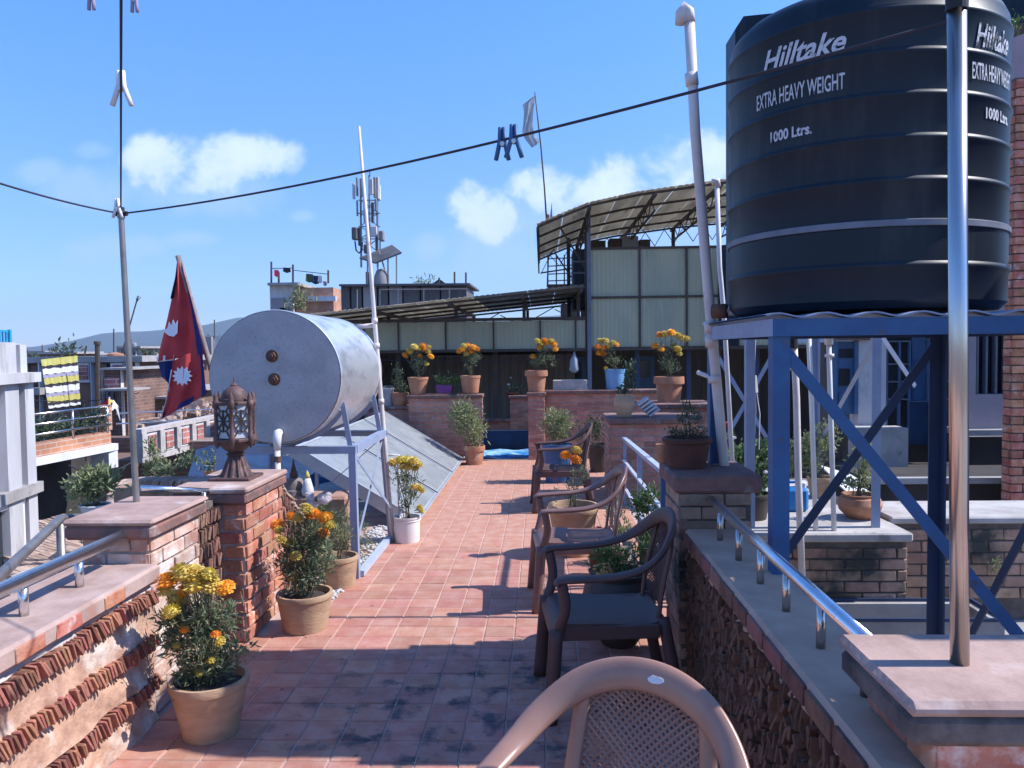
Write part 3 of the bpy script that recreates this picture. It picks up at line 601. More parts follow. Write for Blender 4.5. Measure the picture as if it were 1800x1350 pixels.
# block beside the steps
fx0 = at(1073, 745, 8.3); fx1 = at(1235, 745, 8.3)
tb = parapet_brick(fx0.x, fx1.x, 8.3, at(1150, 736, 8.25).z, 'stepped brick block by the side rail carrying a jar and two louvre blocks', thick=.75, left=True, mk='brick_far', caph=.055, cap='cap_red')
gx0 = at(1130, 705, 9.4); gx1 = at(1250, 705, 9.4)
parapet_brick(gx0.x, gx1.x, 9.35, at(1180, 709, 9.4).z, 'upper brick step behind the block carrying the rightmost marigold pot', thick=.6, left=True)
mb = MB(); mb.box(.3, 1.2, 9.2, 11.6, -.3, -.02); structure(mb, 'rear_landing', 'concrete')
# opening at the far end: sunk steps, tarpaulin, dark boards
mb = MB(); mb.box(-1.15, .0, 11.64, 14.0, -.5, -.12); structure(mb, 'rear_steps', 'concrete')
mb = MB(); a = onz(848, 808, .02); V = []
for j in range(5):
    for i in range(9): V.append((-.95+i*.098, 11.72+j*.16, .0+.05*j/4+.012*math.sin(i*1.3+j)))
mb.add(V, [(j*9+i, j*9+i+1, j*9+i+10, j*9+i+9) for j in range(4) for i in range(8)]); o = mb.build('tarpaulin', 'tarp', smooth=True, label='crumpled bright blue tarpaulin spread on the step in the far opening', cat='tarpaulin')
mb = MB(); mb.box(-1.0, -.08, 12.5, 12.56, -.12, .33); o = mb.build('board', 'tarp_navy', label='dark navy board standing behind the blue tarpaulin', cat='board')
it0 = parapet_brick(-.52, -.05, 12.9, .86, 'low inner brick wall seen in shade through the far opening', thick=.2, mk='brick_far')
parapet_brick(-1.15, -.5, 12.95, .48, 'lowest inner brick wall behind the navy board', thick=.2, mk='brick_far')

# ================================================================== solar boiler, collectors
BY0, BY1 = 5.35, 6.72
c0 = at(483, 663, BY0); rad = (at(600, 663, BY0)-at(366, 663, BY0)).length/2
t = empty('water_boiler', (c0.x, (BY0+BY1)/2, c0.z-rad), 'big horizontal galvanised solar boiler drum with two rusty fittings on its end', 'water boiler')
mb = MB(); n = 64; V = []; 
for y, r in ((BY0+.004, rad-.004), (BY0+.012, rad), (BY0+.03, rad+.002), (BY0+.05, rad), (BY1-.05, rad), (BY1-.02, rad+.002), (BY1, rad)):
    for j in range(n): a = 2*math.pi*j/n; V.append((c0.x+r*math.cos(a), y, c0.z+r*math.sin(a)))
mb.add(V, [(i*n+j, i*n+(j+1) % n, (i+1)*n+(j+1) % n, (i+1)*n+j) for i in range(6) for j in range(n)]+[tuple(6*n+j for j in range(n))])
mb.build('drum', 'boiler', t, angle=40)
mb = MB(); V = [(c0.x, BY0-.006, c0.z)]
for k in range(1, 7):
    r = (rad-.008)*k/6
    for j in range(n): a = 2*math.pi*j/n; V.append((c0.x+r*math.cos(a), BY0-.006*(1-(k/6)**2)+.002*math.sin(3*a+k)*(k < 6), c0.z+r*math.sin(a)))
F_ = [(0, 1+j, 1+(j+1) % n) for j in range(n)]+[(1+(k-1)*n+j, 1+k*n+j, 1+k*n+(j+1) % n, 1+(k-1)*n+(j+1) % n) for k in range(1, 6) for j in range(n)]
mb.add(V, F_); mb.build('end_plate', 'boiler_end', t, smooth=True)
for px, py in ((477, 626), (481, 667)):
    p = at(px, py, BY0-.02); f = MB(); f.tube([(p.x, BY0, p.z), (p.x, BY0-.012, p.z)], .042, 20); f.tube([(p.x, BY0-.01, p.z), (p.x, BY0-.034, p.z)], .031, 6)
    o = f.build('fitting', 'rust', t); f = MB(); f.tube([(p.x, BY0-.034, p.z), (p.x, BY0-.05, p.z)], .017, 12); f.build('plug', 'lantern', o)
p = at(489, 762, BY0-.03); f = MB(); f.tube([(p.x, BY0, p.z+.005), (p.x, BY0-.04, p.z+.003), (p.x, BY0-.055, p.z-.03), (p.x, BY0-.055, p.z-.11)], [.026, .03, .03, .021], 14); f.build('outlet_elbow', 'white', t, smooth=True)
f = MB(); f.tube([(p.x, BY0-.055, p.z-.1), (p.x, BY0-.055, .1)], .019, 14); o = f.build('drain_pipe', 'pvc', t, smooth=True)
f = MB(); f.tube([(p.x, BY0-.055, p.z-.15), (p.x, BY0-.055, p.z-.19)], .024, 14); f.build('rusty_joint', 'rust', o)
# stand
fr = onz(626, 1018, .0); br = onz(688, 950, .0); tz = at(622, 785, fr.y).z
t = empty('boiler_stand', (c0.x, 6.1, 0), 'blue grey angle iron stand carrying the boiler drum', 'stand')
xr = at(619, 785, fr.y).x; xl = 2*c0.x-xr; yb = 6.66; xrb = at(672, 760, yb).x
def leg(p, q, nm='leg', w=.05, sx=-1, sy=1, m='bluegrey', par=None):
    f = MB(); f.angle(p, q, w, .007, (sx, 0, 0), (0, sy, 0)); return f.build(nm, m, par if par is not None else t)
leg((fr.x+.02, fr.y, 0), (xr+.02, fr.y, tz), sx=-1); leg((-1.262, yb, 0), (xrb+.02, yb, tz), sx=-1, sy=-1)
leg((xl-.06, fr.y, 0), (xl, fr.y, tz), sx=1); leg((xl-.06, yb, 0), (xl, yb, tz), sx=1, sy=-1)
f = MB(); f.angle((xl, fr.y-.004, tz+.002), (xr+.024, fr.y-.004, tz+.002), .052, .007, (0, 0, -1), (0, 1, 0)); f.build('front_beam', 'bluegrey', t)
f = MB(); f.angle((xl, yb, tz+.002), (xr+.024, yb, tz+.002), .052, .007, (0, 0, -1), (0, -1, 0)); f.build('rear_beam', 'bluegrey', t)
f = MB(); f.box(xr-.03, xr+.026, fr.y+.05, yb-.05, tz-.012, tz+.004); f.box(xr+.018, xr+.026, fr.y+.05, yb-.05, tz-.052, tz-.012); f.build('side_beam', 'bluegrey', t)
f = MB(); f.box(xl-.02, xl+.03, fr.y+.05, yb-.05, tz-.05, tz+.004); f.build('side_beam', 'bluegrey', t)
f = MB(); f.bar((xr+.004, fr.y+.05, tz-.06), (-1.275, yb-.05, .28), .028, .006, (1, 0, 0)); f.build('brace', 'bluegrey', t)
f = MB(); f.bar((fr.x+.004, fr.y+.05, .26), (xrb+.006, yb-.05, tz-.08), .028, .006, (1, 0, 0)); f.build('brace', 'bluegrey', t)
f = MB(); f.bar((xr-.02, yb, tz-.06), (xl+.05, yb, .1), .03, .006); f.build('brace', 'bluegrey', t)
f = MB(); f.box(-1.325, -1.275, fr.y+.05, yb-.02, .005, .045); f.build('foot_beam', 'railblue', t)
def on_drum(ang): return (c0.x+(rad+.012)*math.cos(ang), c0.z+(rad+.012)*math.sin(ang))
for yy, nm in ((fr.y+.03, 'cradle_strut'), (yb-.1, 'cradle_strut')):
    for sgn in (1, -1):
        xx, zz = on_drum(R(-90+sgn*58)); xe = c0.x+sgn*(abs(xr-c0.x)-.02)
        f = MB(); f.bar((xx+sgn*.012, yy, zz+.06), (xe, yy, tz), .035, .012, (0, 1, 0)); f.build(nm, 'bluegrey', t)
for yy in (fr.y+.06, yb-.07):
    f = MB(); pts = [(on_drum(R(-90+k*9.6))[0], yy, on_drum(R(-90+k*9.6))[1]) for k in range(-6, 7)]
    for a, b in zip(pts, pts[1:]): f.bar(a, b, .035, .008, (0, 1, 0))
    f.build('cradle', 'bluegrey', t)
# flat-plate collectors leaning from the boiler to the path
yN = onz(740, 920, .03).y; yE = onz(818, 808, .03).y
xb = -1.15; up0 = at(516, 790, yN); up1 = at(668, 708, yE)
dxs = up0.x-xb; 
t_top = up0-Vector((xb, yN, .03)); ln = t_top.length; dirv = Vector((t_top.x, 0, t_top.z)).normalized(); nrm = Vector((-dirv.z, 0, dirv.x)); 
if nrm.z < 0: nrm = -nrm
ysp = [yN, onz(773, 871, .03).y, onz(797, 834, .03).y, yE]
lab = ['nearest flat solar collector panel sloping beside the white bucket', 'middle flat solar collector panel of the row on the left of the path', 'farthest flat solar collector panel of the row reaching the feathery plant']
for k in range(3):
    y0, y1 = ysp[k]+.03, ysp[k+1]-.03; B = Vector((xb, 0, .05)); E_ = B+dirv*ln
    t = empty('solar_collector', (xb, (y0+y1)/2, 0), lab[k], 'solar collector', 'solar collectors along the path')
    def P3(s, y, o): q = B+dirv*(ln*s)+nrm*o; return (q.x, y, q.z)
    f = MB(); f.slab([P3(0, y0, -.10), P3(1, y0, -.10), P3(1, y0, 0), P3(0, y0, 0)], (0, y1-y0, 0)); f.build('case', 'alu', t)
    f = MB()
    for (s0, s1, ya, yb_) in ((0, .02, y0, y1), (.98, 1, y0, y1), (.02, .98, y0, y0+.03), (.02, .98, y1-.03, y1)):
        f.slab([P3(s0, ya, .001), P3(s1, ya, .001), P3(s1, ya, .014), P3(s0, ya, .014)], (0, yb_-ya, 0))
    f.build('rim', 'alu', t)
    f = MB(); f.slab([P3(.021, y0+.031, .002), P3(.979, y0+.031, .002), P3(.979, y0+.031, .006), P3(.021, y0+.031, .006)], (0, y1-y0-.062, 0)); f.build('glass', 'glass_panel', t)
    f = MB(); f.slab([P3(0, y1+.003, -.02), P3(1, y1+.003, -.02), P3(1, y1+.003, .012), P3(0, y1+.003, .012)], (0, .036, 0)); f.build('gasket', 'black', t)
    for ss in (.2, .8): f = MB(); q = P3(ss, y0+.1, -.1); f.bar(q, (q[0], q[1], -.02), .03); f.build('leg', 'bluegrey', t)
f = MB(); f.tube([(xb+.02, yN-.15, .06), (xb+.02, yE+.05, .06)], .012, 8); f.build('header_pipe', 'alu', label='thin metal header pipe along the foot of the collectors', cat='pipe')
f = MB(); a = at(510, 792, yN-.2); f.tube([Vector((up0.x-.02, yN-.2, up0.z-.02)), Vector((up1.x, yE, up0.z-.02))], .02, 10); f.build('header_pipe', 'alu', label='metal header pipe along the upper edge of the collectors', cat='pipe')
# tall leaning white pole by the boiler and thinner pipe beside it
b0 = onz(690, 951, 0); tp = at(631, 222, b0.y+.02)
f = MB(); f.tube([b0, b0.lerp(tp, .3), b0.lerp(tp, .62), tp], [.021, .020, .017, .011], 12); t = f.build('leaning_pole', 'pvc', smooth=True, label='tall leaning white pole tied behind the boiler stand', cat='pole')
for s in (.335, .47, .53): q = b0.lerp(tp, s); f = MB(); f.tube([q, q+(tp-b0).normalized()*.04], .0255, 12); f.build('joint', 'pvc', t, smooth=True)
a = at(700, 800, b0.y+.05); f = MB(); f.tube([at(682, 800, b0.y+.03), a, at(703, 955, b0.y+.05), at(713, 958, b0.y)], .013, 10); f.build('vent_pipe', 'white', smooth=True, label='short white pipe running down beside the white bucket', cat='pipe')
q0 = at(622, 575, 6.68); q1 = at(657, 572, 6.68); f = MB(); f.tube([q0, q1], .02, 10); f.build('top_pipe', 'pvc', smooth=True, label='short white pipe leaving the top of the boiler', cat='pipe')

# ================================================================== black water tank on its blue stand
TX, TY, TR, TZ0 = 1.4356, 3.67, 0.5688, 1.743
t = empty('water_tank', (TX, TY, TZ0), 'large ribbed black plastic water tank with white lettering on a blue stand', 'water tank')
pitch = 0.1604; prof = [(.02, 0), (TR-.03, 0), (TR, .03)]
for k in range(1, 8):
    z = k*pitch
    if k == 2: prof += [(TR, z-.016), (TR+.004, z-.014), (TR+.004, z+.014), (TR, z+.016)]
    else: prof += [(TR, z-.016), (TR+.007, z-.006), (TR+.0085, z), (TR+.007, z+.006), (TR-.001, z+.016)]
zt = 7.35*pitch
prof += [(TR-.004, zt), (TR-.02, zt+.035), (TR-.06, zt+.07), (TR-.22, zt+.14), (.22, zt+.22), (.21, zt+.235), (.205, zt+.30), (.24, zt+.305), (.24, zt+.33), (.02, zt+.345)]
f = MB(); f.lathe(prof, 96, (TX, TY, TZ0)); f.build('body', 'tank', t, angle=35)
f = MB(); f.lathe([(TR+.006, 2*pitch-.013), (TR+.0085, 2*pitch-.011), (TR+.0085, 2*pitch+.011), (TR+.006, 2*pitch+.013)], 96, (TX, TY, TZ0), cap=False); f.build('strap', 'strap', t, angle=35)
f = MB(); xa = at(1284, 60, 4.12).x; xb2 = at(1392, 40, 4.12).x; ztop = at(1300, 43, 4.12).z
f.slab([(xa, 4.02, TZ0+.02), (xb2, 4.02, TZ0+.02), (xb2, 4.02, ztop+.02), (xa+.04, 4.02, ztop), (xa, 4.02, ztop-.06)], (0, .2, 0)); f.build('moulded_column', 'tank', t)
p = at(1397, 38, 3.35); f = MB(); f.lathe([(.001, .03), (.018, .024), (.02, 0), (.016, -.03)][::-1], 12, (p.x, p.y, p.z)); f.build('lug', 'black', t, smooth=True)
def tank_text(txt, px0, px1, pyc, height, m, shear=0.0, bold=0.0, name='lettering', sgn=1):
    """curved lettering on the tank's skin between two picture columns"""
    def hit(px, py):
        d = dr(px, py); ox, oy = CPOS.x-TX, CPOS.y-TY; rr = TR+.0045
        A = d.x*d.x+d.y*d.y; B = 2*(ox*d.x+oy*d.y); C = ox*ox+oy*oy-rr*rr; D = B*B-4*A*C
        s = (-B-math.sqrt(max(D, 0)))/(2*A); q = CPOS+d*s; return math.atan2(q.y-TY, q.x-TX), q.z
    a0, z0 = hit(px0, pyc[0]); a1, z1 = hit(px1, pyc[1])
    if a0 > 0: a0 -= 2*math.pi
    if a1 > 0: a1 -= 2*math.pi
    cu = bpy.data.curves.new('txt', 'FONT'); cu.body = txt; cu.size = 1.0; cu.shear = shear; cu.offset = bold; cu.resolution_u = 3
    ob = bpy.data.objects.new('txt', cu); COL.objects.link(ob); bpy.context.view_layer.update()
    me = ob.to_mesh(); V = [tuple(v.co) for v in me.vertices]; Fc = [tuple(p.vertices) for p in me.polygons]; ob.to_mesh_clear(); bpy.data.objects.remove(ob)
    xs = [v[0] for v in V]; x0, x1 = min(xs), max(xs); mx = max(v[1] for v in V); k = (a1-a0)/(x1-x0); zb = (z0+z1)/2-height/2
    W_ = []; rr = TR+.0035
    for x, y, z in V:
        a = a0+(x-x0)*k; W_.append((TX+rr*math.cos(a), TY+rr*math.sin(a), zb+y/mx*height))
    f = MB(); f.add(W_, Fc); return f.build(name, m, t)
tank_text('Hilltake', 1341, 1488, (110, 70), .084, 'print', .35, .022)
tank_text('EXTRA HEAVY WEIGHT', 1330, 1485, (183, 140), .062, 'print', 0, .012)
tank_text('1000 Ltrs.', 1354, 1427, (238, 228), .042, 'print', 0, .03)
tank_text('EXTRA HEAVY WEIGHT', 1710, 1775.5, (118, 150), .062, 'print', 0, .012)
tank_text('1000 Ltrs.', 1734, 1772, (196, 212), .042, 'print', 0, .03)
tank_text('Hilltake', 1716, 1773, (58, 80), .088, 'print_worn', .35, .022)
f = MB(); p = at(1298, 543, 3.6); q = at(1245, 540, 4.15); f.tube([(TX-TR+.02, TY+.1, p.z), (q.x+.1, 3.95, p.z), q], .022, 12); o = f.build('outlet_pipe', 'pvc', smooth=True, label='white outlet pipe from the foot of the tank to the tall pipe', cat='pipe')
f = MB(); f.tube([(TX-TR+.0, TY+.11, p.z), (TX-TR-.06, TY+.14, p.z)], .034, 12); f.build('union', 'rust', o, smooth=True)
# stand
t = empty('tank_stand', (1.55, 3.75, -.07), 'bright blue angle iron stand with cross braces under the water tank', 'stand')
SX0, SX1, SY0, SY1, SZ = .872, 2.20, 3.05, 4.25, 1.70; GZ = -.07
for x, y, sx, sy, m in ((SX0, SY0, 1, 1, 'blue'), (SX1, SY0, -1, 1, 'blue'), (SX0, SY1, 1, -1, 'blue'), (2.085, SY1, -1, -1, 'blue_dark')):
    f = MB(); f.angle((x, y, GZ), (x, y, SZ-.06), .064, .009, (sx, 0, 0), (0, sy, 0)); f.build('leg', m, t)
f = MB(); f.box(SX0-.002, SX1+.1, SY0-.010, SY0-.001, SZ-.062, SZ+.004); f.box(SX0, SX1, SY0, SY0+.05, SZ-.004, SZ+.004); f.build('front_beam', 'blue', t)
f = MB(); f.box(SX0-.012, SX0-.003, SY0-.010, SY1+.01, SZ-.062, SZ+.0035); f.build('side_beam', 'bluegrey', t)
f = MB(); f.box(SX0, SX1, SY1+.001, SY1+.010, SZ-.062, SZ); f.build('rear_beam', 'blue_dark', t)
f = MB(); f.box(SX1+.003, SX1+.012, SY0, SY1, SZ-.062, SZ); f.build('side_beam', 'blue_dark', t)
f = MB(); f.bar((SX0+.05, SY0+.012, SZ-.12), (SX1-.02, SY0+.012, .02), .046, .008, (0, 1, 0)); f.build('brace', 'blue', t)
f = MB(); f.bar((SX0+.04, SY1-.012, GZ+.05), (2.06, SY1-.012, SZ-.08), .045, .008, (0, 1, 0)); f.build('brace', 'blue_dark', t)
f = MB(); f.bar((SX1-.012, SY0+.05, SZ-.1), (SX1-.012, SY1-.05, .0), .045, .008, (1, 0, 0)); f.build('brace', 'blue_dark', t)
f = MB(); k = 60; V = []
for j in range(2):
    for i in range(k+1):
        x = SX0-.03+(SX1-SX0+.2)*i/k; V.append((x, SY0-.02 if j == 0 else SY1+.04, SZ+.014+.008*math.sin(i*.9)))
V += [(a, b, c+.006) for a, b, c in V]; n1 = 2*(k+1)
f.add(V, [(i, i+1, k+2+i, k+1+i) for i in range(k)]+[(n1+i, n1+k+1+i, n1+k+2+i, n1+i+1) for i in range(k)]+[(i, n1+i, n1+i+1, i+1) for i in range(k)])
f.build('corrugated_deck', 'bluegrey', t)

# lighter second frame behind, with its pipes
t = empty('pipe_frame', (1.75, 5.4, .45), 'pale blue angle iron frame behind the tank stand holding slim white pipes', 'frame')
FY = 5.05; pz = .45
xa = at(1312, 700, FY).x; xb2 = at(1549, 700, FY).x; zt2 = at(1430, 575, FY).z
for x, y, sx, sy in ((xa, FY, 1, 1), (xb2, FY, -1, 1), (xa, 6.2, 1, -1), (xb2, 6.2, -1, -1)):
    f = MB(); f.angle((x, y, pz if y < 6 or x > 1.5 else -.02), (x, y, zt2), .055, .007, (sx, 0, 0), (0, sy, 0)); f.build('leg', 'bluegrey', t)
f = MB(); f.box(xa-.02, xb2+.02, FY-.008, FY-.001, zt2-.05, zt2+.003); f.build('front_beam', 'railblue', t)
f = MB(); f.box(xa-.02, xb2+.02, 6.2, 6.21, zt2-.05, zt2); f.build('rear_beam', 'bluegrey', t)
f = MB(); f.box(xb2+.001, xb2+.01, FY, 6.2, zt2-.05, zt2); f.box(xa-.01, xa-.001, FY, 6.2, zt2-.05, zt2); f.build('side_beam', 'bluegrey', t)
for a, b in (((xa+.02, 6.19, zt2-.1), (xb2-.3, 6.19, .75)), ((xb2-.3, 6.19, zt2-.1), (xa+.05, 6.19, .75)), ((xb2, FY+.05, zt2-.06), (xb2, 6.1, .9)), ((xb2-.02, FY+.02, zt2-.02), (xb2+.62, FY+.9, zt2-.42))):
    f = MB(); f.bar(a, b, .03, .006, (0, 1, 0)); f.build('brace', 'bluegrey', t)
def vpipe(name, pts, r, m, label, **k):
    f = MB(); f.tube(pts, r, 12); return f.build(name, m, smooth=True, label=label, cat='pipe', **k)
b = onz(1403, 930, .45); p1 = at(1395, 590, 4.95); p1b = at(1408, 960, 4.9)
o = vpipe('water_pipe', [p1, at(1400, 700, 4.95), at(1403, 830, 4.92), Vector((p1b.x, 4.85, -.05))], .021, 'pvc', 'dirty grey plastic pipe with a black coupling, leftmost of the pipes in the pale frame')
f = MB(); f.tube([at(1393, 588, 4.94), at(1394, 612, 4.94)], .03, 12); f.build('coupling', 'black', o)
f = MB(); f.tube([at(1395, 638, 4.94), at(1396, 650, 4.94)], .03, 12); f.build('joint', 'pvc', o, smooth=True)
o = vpipe('water_pipe', [at(1421, 578, 5.0), at(1427, 720, 5.0), at(1434, 932, 4.98)], .0155, 'white', 'plain slim white pipe, middle of the three in the pale frame')
o = vpipe('water_pipe', [at(1456, 578, 5.0), at(1460, 720, 5.0), at(1466, 932, 4.98)], .0155, 'white', 'slim white pipe with a tap, rightmost of the three in the pale frame')
f = MB(); f.tube([at(1457, 582, 4.99), at(1457, 606, 4.99)], .026, 12); f.tube([at(1458, 622, 4.99), at(1458, 628, 4.99)], .028, 12); f.build('joint', 'pvc', o, smooth=True)
f = MB(); p = at(1466, 590, 4.97); f.box(p.x-.012, p.x+.02, p.y-.01, p.y+.01, p.z-.006, p.z+.006); f.build('tap_handle', 'cyan', o)
# tall white service pipe left of the tank
pts = [at(1197, 42, 4.12), at(1198, 22, 4.12), at(1203, 14, 4.12), at(1210, 20, 4.12), at(1212, 40, 4.12)]
mid = at(1249, 560, 4.12); bot = at(1281, 905, 4.2)
o = vpipe('service_pipe', [pts[4], at(1222, 230, 4.12), mid, at(1262, 700, 4.14), bot, Vector((bot.x+.02, bot.y, .3))], .0265, 'pvc', 'tall leaning cream service pipe with a hooked top left of the tank')
f = MB(); f.tube(pts, .03, 12); f.build('hooked_vent', 'pvc', o, smooth=True)
for y_, x_ in ((585, 1250), (610, 1252), (672, 1257), (150, 1217)):
    q = at(x_, y_, 4.115); f = MB(); f.tube([q, q+Vector((-.006, 0, .06 if y_ != 672 else .035))], .033, 12); f.build('joint', 'pvc', o, smooth=True)
o = vpipe('service_pipe', [at(1260, 325, 4.75), at(1265, 470, 4.75), at(1273, 560, 4.75), at(1292, 900, 4.7)], .014, 'white', 'thinner white pipe standing behind the tall cream service pipe')
f = MB(); q = at(1261, 328, 4.75); f.tube([q, q+Vector((0, 0, .03)), q+Vector((-.03, 0, .025))], .02, 10); f.build('cap_elbow', 'pvc', o, smooth=True)
f = MB(); f.tube([at(1227, 655, 4.3), at(1252, 664, 4.2), at(1264, 672, 4.13)], .012, 8); f.build('bracket', 'pvc', label='short bracket pipe tying the tall service pipe to the stand', cat='bracket')
# hanging string bundle in the frame
f = MB(); 
for k in range(3):
    q0 = at(1320+k*4, 585, 5.1); q1 = at(1326, 665, 5.1); q2 = at(1318+k*8, 770+10*k, 5.1); f.tube([q0, q1, q1+(q2-q1)*.5+Vector((.01*k, 0, 0)), q2], .0035, 5)
f.tube([at(1326, 660, 5.1), at(1327, 690, 5.1)], [.014, .02], 8)
f.build('string_bundle', 'pvc', label='knotted pale strings hanging inside the pale blue frame', cat='string')

# ================================================================== right terrace slab, brick faces
t = empty('brick_wall', (1.75, 4.95, -.07), 'dirty old brick wall under the raised concrete slab on the right', 'wall')
mb = MB(); mb.box(1.22, 2.22, 4.94, 6.9, -.2, .40); mb.build('wall_core', 'mortar_dark', t)
place_pieces('brick', t, courses(1.22, 4.94, 2.22, 4.94, -.06, .36, L=.2, H=.062)+courses(2.22, 4.94, 2.22, 5.4, -.06, .36), 'brick_old')
mb = MB(); mb.bbox(1.18, 2.25, 4.90, 6.9, .40, .455, .01); mb.build('slab', 'concrete_pale', t)
t = empty('brick_wall', (2.9, 5.25, -.07), 'mossy brick wall right of the raised slab, weeds growing on it', 'wall')
mb = MB(); mb.box(2.255, 4.4, 5.26, 5.74, -.2, .44); mb.build('wall_core', 'mortar_dark', t)
place_pieces('brick', t, courses(2.255, 5.26, 4.4, 5.26, -.06, .40, L=.2, H=.062), 'brick_old')
mb = MB(); mb.bbox(2.253, 4.4, 5.22, 5.78, .44, .485, .01); mb.build('slab', 'concrete_pale', t)
t = empty('trough', (2.0, 4.72, -.07), 'low concrete trough with a navy rim at the foot of the old brick wall', 'trough')
a = at(1475, 1100, 4.6); 
mb = MB(); mb.box(1.5, 2.6, 4.55, 4.60, -.07, .03); mb.box(1.5, 2.6, 4.87, 4.92, -.07, .03); mb.box(1.5, 1.55, 4.6, 4.87, -.07, .03); mb.box(2.55, 2.6, 4.6, 4.87, -.07, .03); mb.build('basin', 'concrete', t)
mb = MB(); mb.box(1.49, 2.61, 4.545, 4.56, .03, .05); mb.box(1.49, 2.61, 4.91, 4.925, .03, .05); mb.box(1.49, 1.505, 4.56, 4.91, .03, .05); mb.box(2.595, 2.61, 4.56, 4.91, .03, .05); mb.build('rim', 'blue_dark', t)
# right edge rough brick pier and pink gable above
rp = at(1777, 600, 7.0)
t = empty('brick_pier', (rp.x+.3, 7.0, -.07), 'tall rough red brick pier at the right edge behind the tank', 'wall')
mb = MB(); mb.box(rp.x+.02, rp.x+1.2, 7.02, 7.14, -.1, 3.85); mb.build('wall_core', 'mortar_dark', t)
place_pieces('brick', t, courses(rp.x+.02, 7.02, rp.x+.52, 7.02, -.05, 3.83, L=.2, H=.062, proud=.02, depth=.07)+courses(rp.x+.02, 7.13, rp.x+.02, 7.02, -.05, 3.83, L=.2, H=.062, proud=.012), 'brick')
pg = at(1783, 95, 8.0)
t = empty('gable_wall', (pg.x+.5, 8.0, 2.0), 'pinkish gable wall with a sloping top at the upper right corner', 'wall')
mb = MB(); a = at(1776, 68, 8.0); b = at(1776, 150, 8.0); mb.slab([(a.x, 8.0, b.z), (a.x+1.9, 8.0, b.z+.35), (a.x+1.9, 8.0, a.z+.65), (a.x, 8.0, a.z)], (0, .3, 0)); mb.build('wall', 'pink_wall', t)

# ================================================================== plastic armchairs
def smooth_path(P, n=6):
    P = [Vector(p) for p in P]; out = []
    for i in range(len(P)-1):
        p0 = P[max(i-1, 0)]; p1 = P[i]; p2 = P[i+1]; p3 = P[min(i+2, len(P)-1)]
        for k in range(n):
            t_ = k/n; out.append(.5*((2*p1)+(p2-p0)*t_+(2*p0-5*p1+4*p2-p3)*t_*t_+(3*p1-p0-3*p2+p3)*t_**3))
    return out+[P[-1]]
def sweep(path, W_, w, h, n=14, power=1.0):
    """sweep an ellipse w x h along path, W_(i) = preferred width direction"""
    k = len(path); V = []
    for i, p in enumerate(path):
        d = (path[min(i+1, k-1)]-path[max(i-1, 0)]).normalized(); a = Vector(W_(i)); a = (a-d*a.dot(d)).normalized(); b = d.cross(a)
        ww = w(i) if callable(w) else w; hh = h(i) if callable(h) else h
        for j in range(n):
            an = 2*math.pi*j/n; V.append(tuple(p+a*(ww/2*math.cos(an))+b*(hh/2*math.sin(an))))
    F_ = [(i*n+j, i*n+(j+1) % n, (i+1)*n+(j+1) % n, (i+1)*n+j) for i in range(k-1) for j in range(n)]+[tuple(range(n-1, -1, -1)), tuple((k-1)*n+j for j in range(n))]
    return V, F_
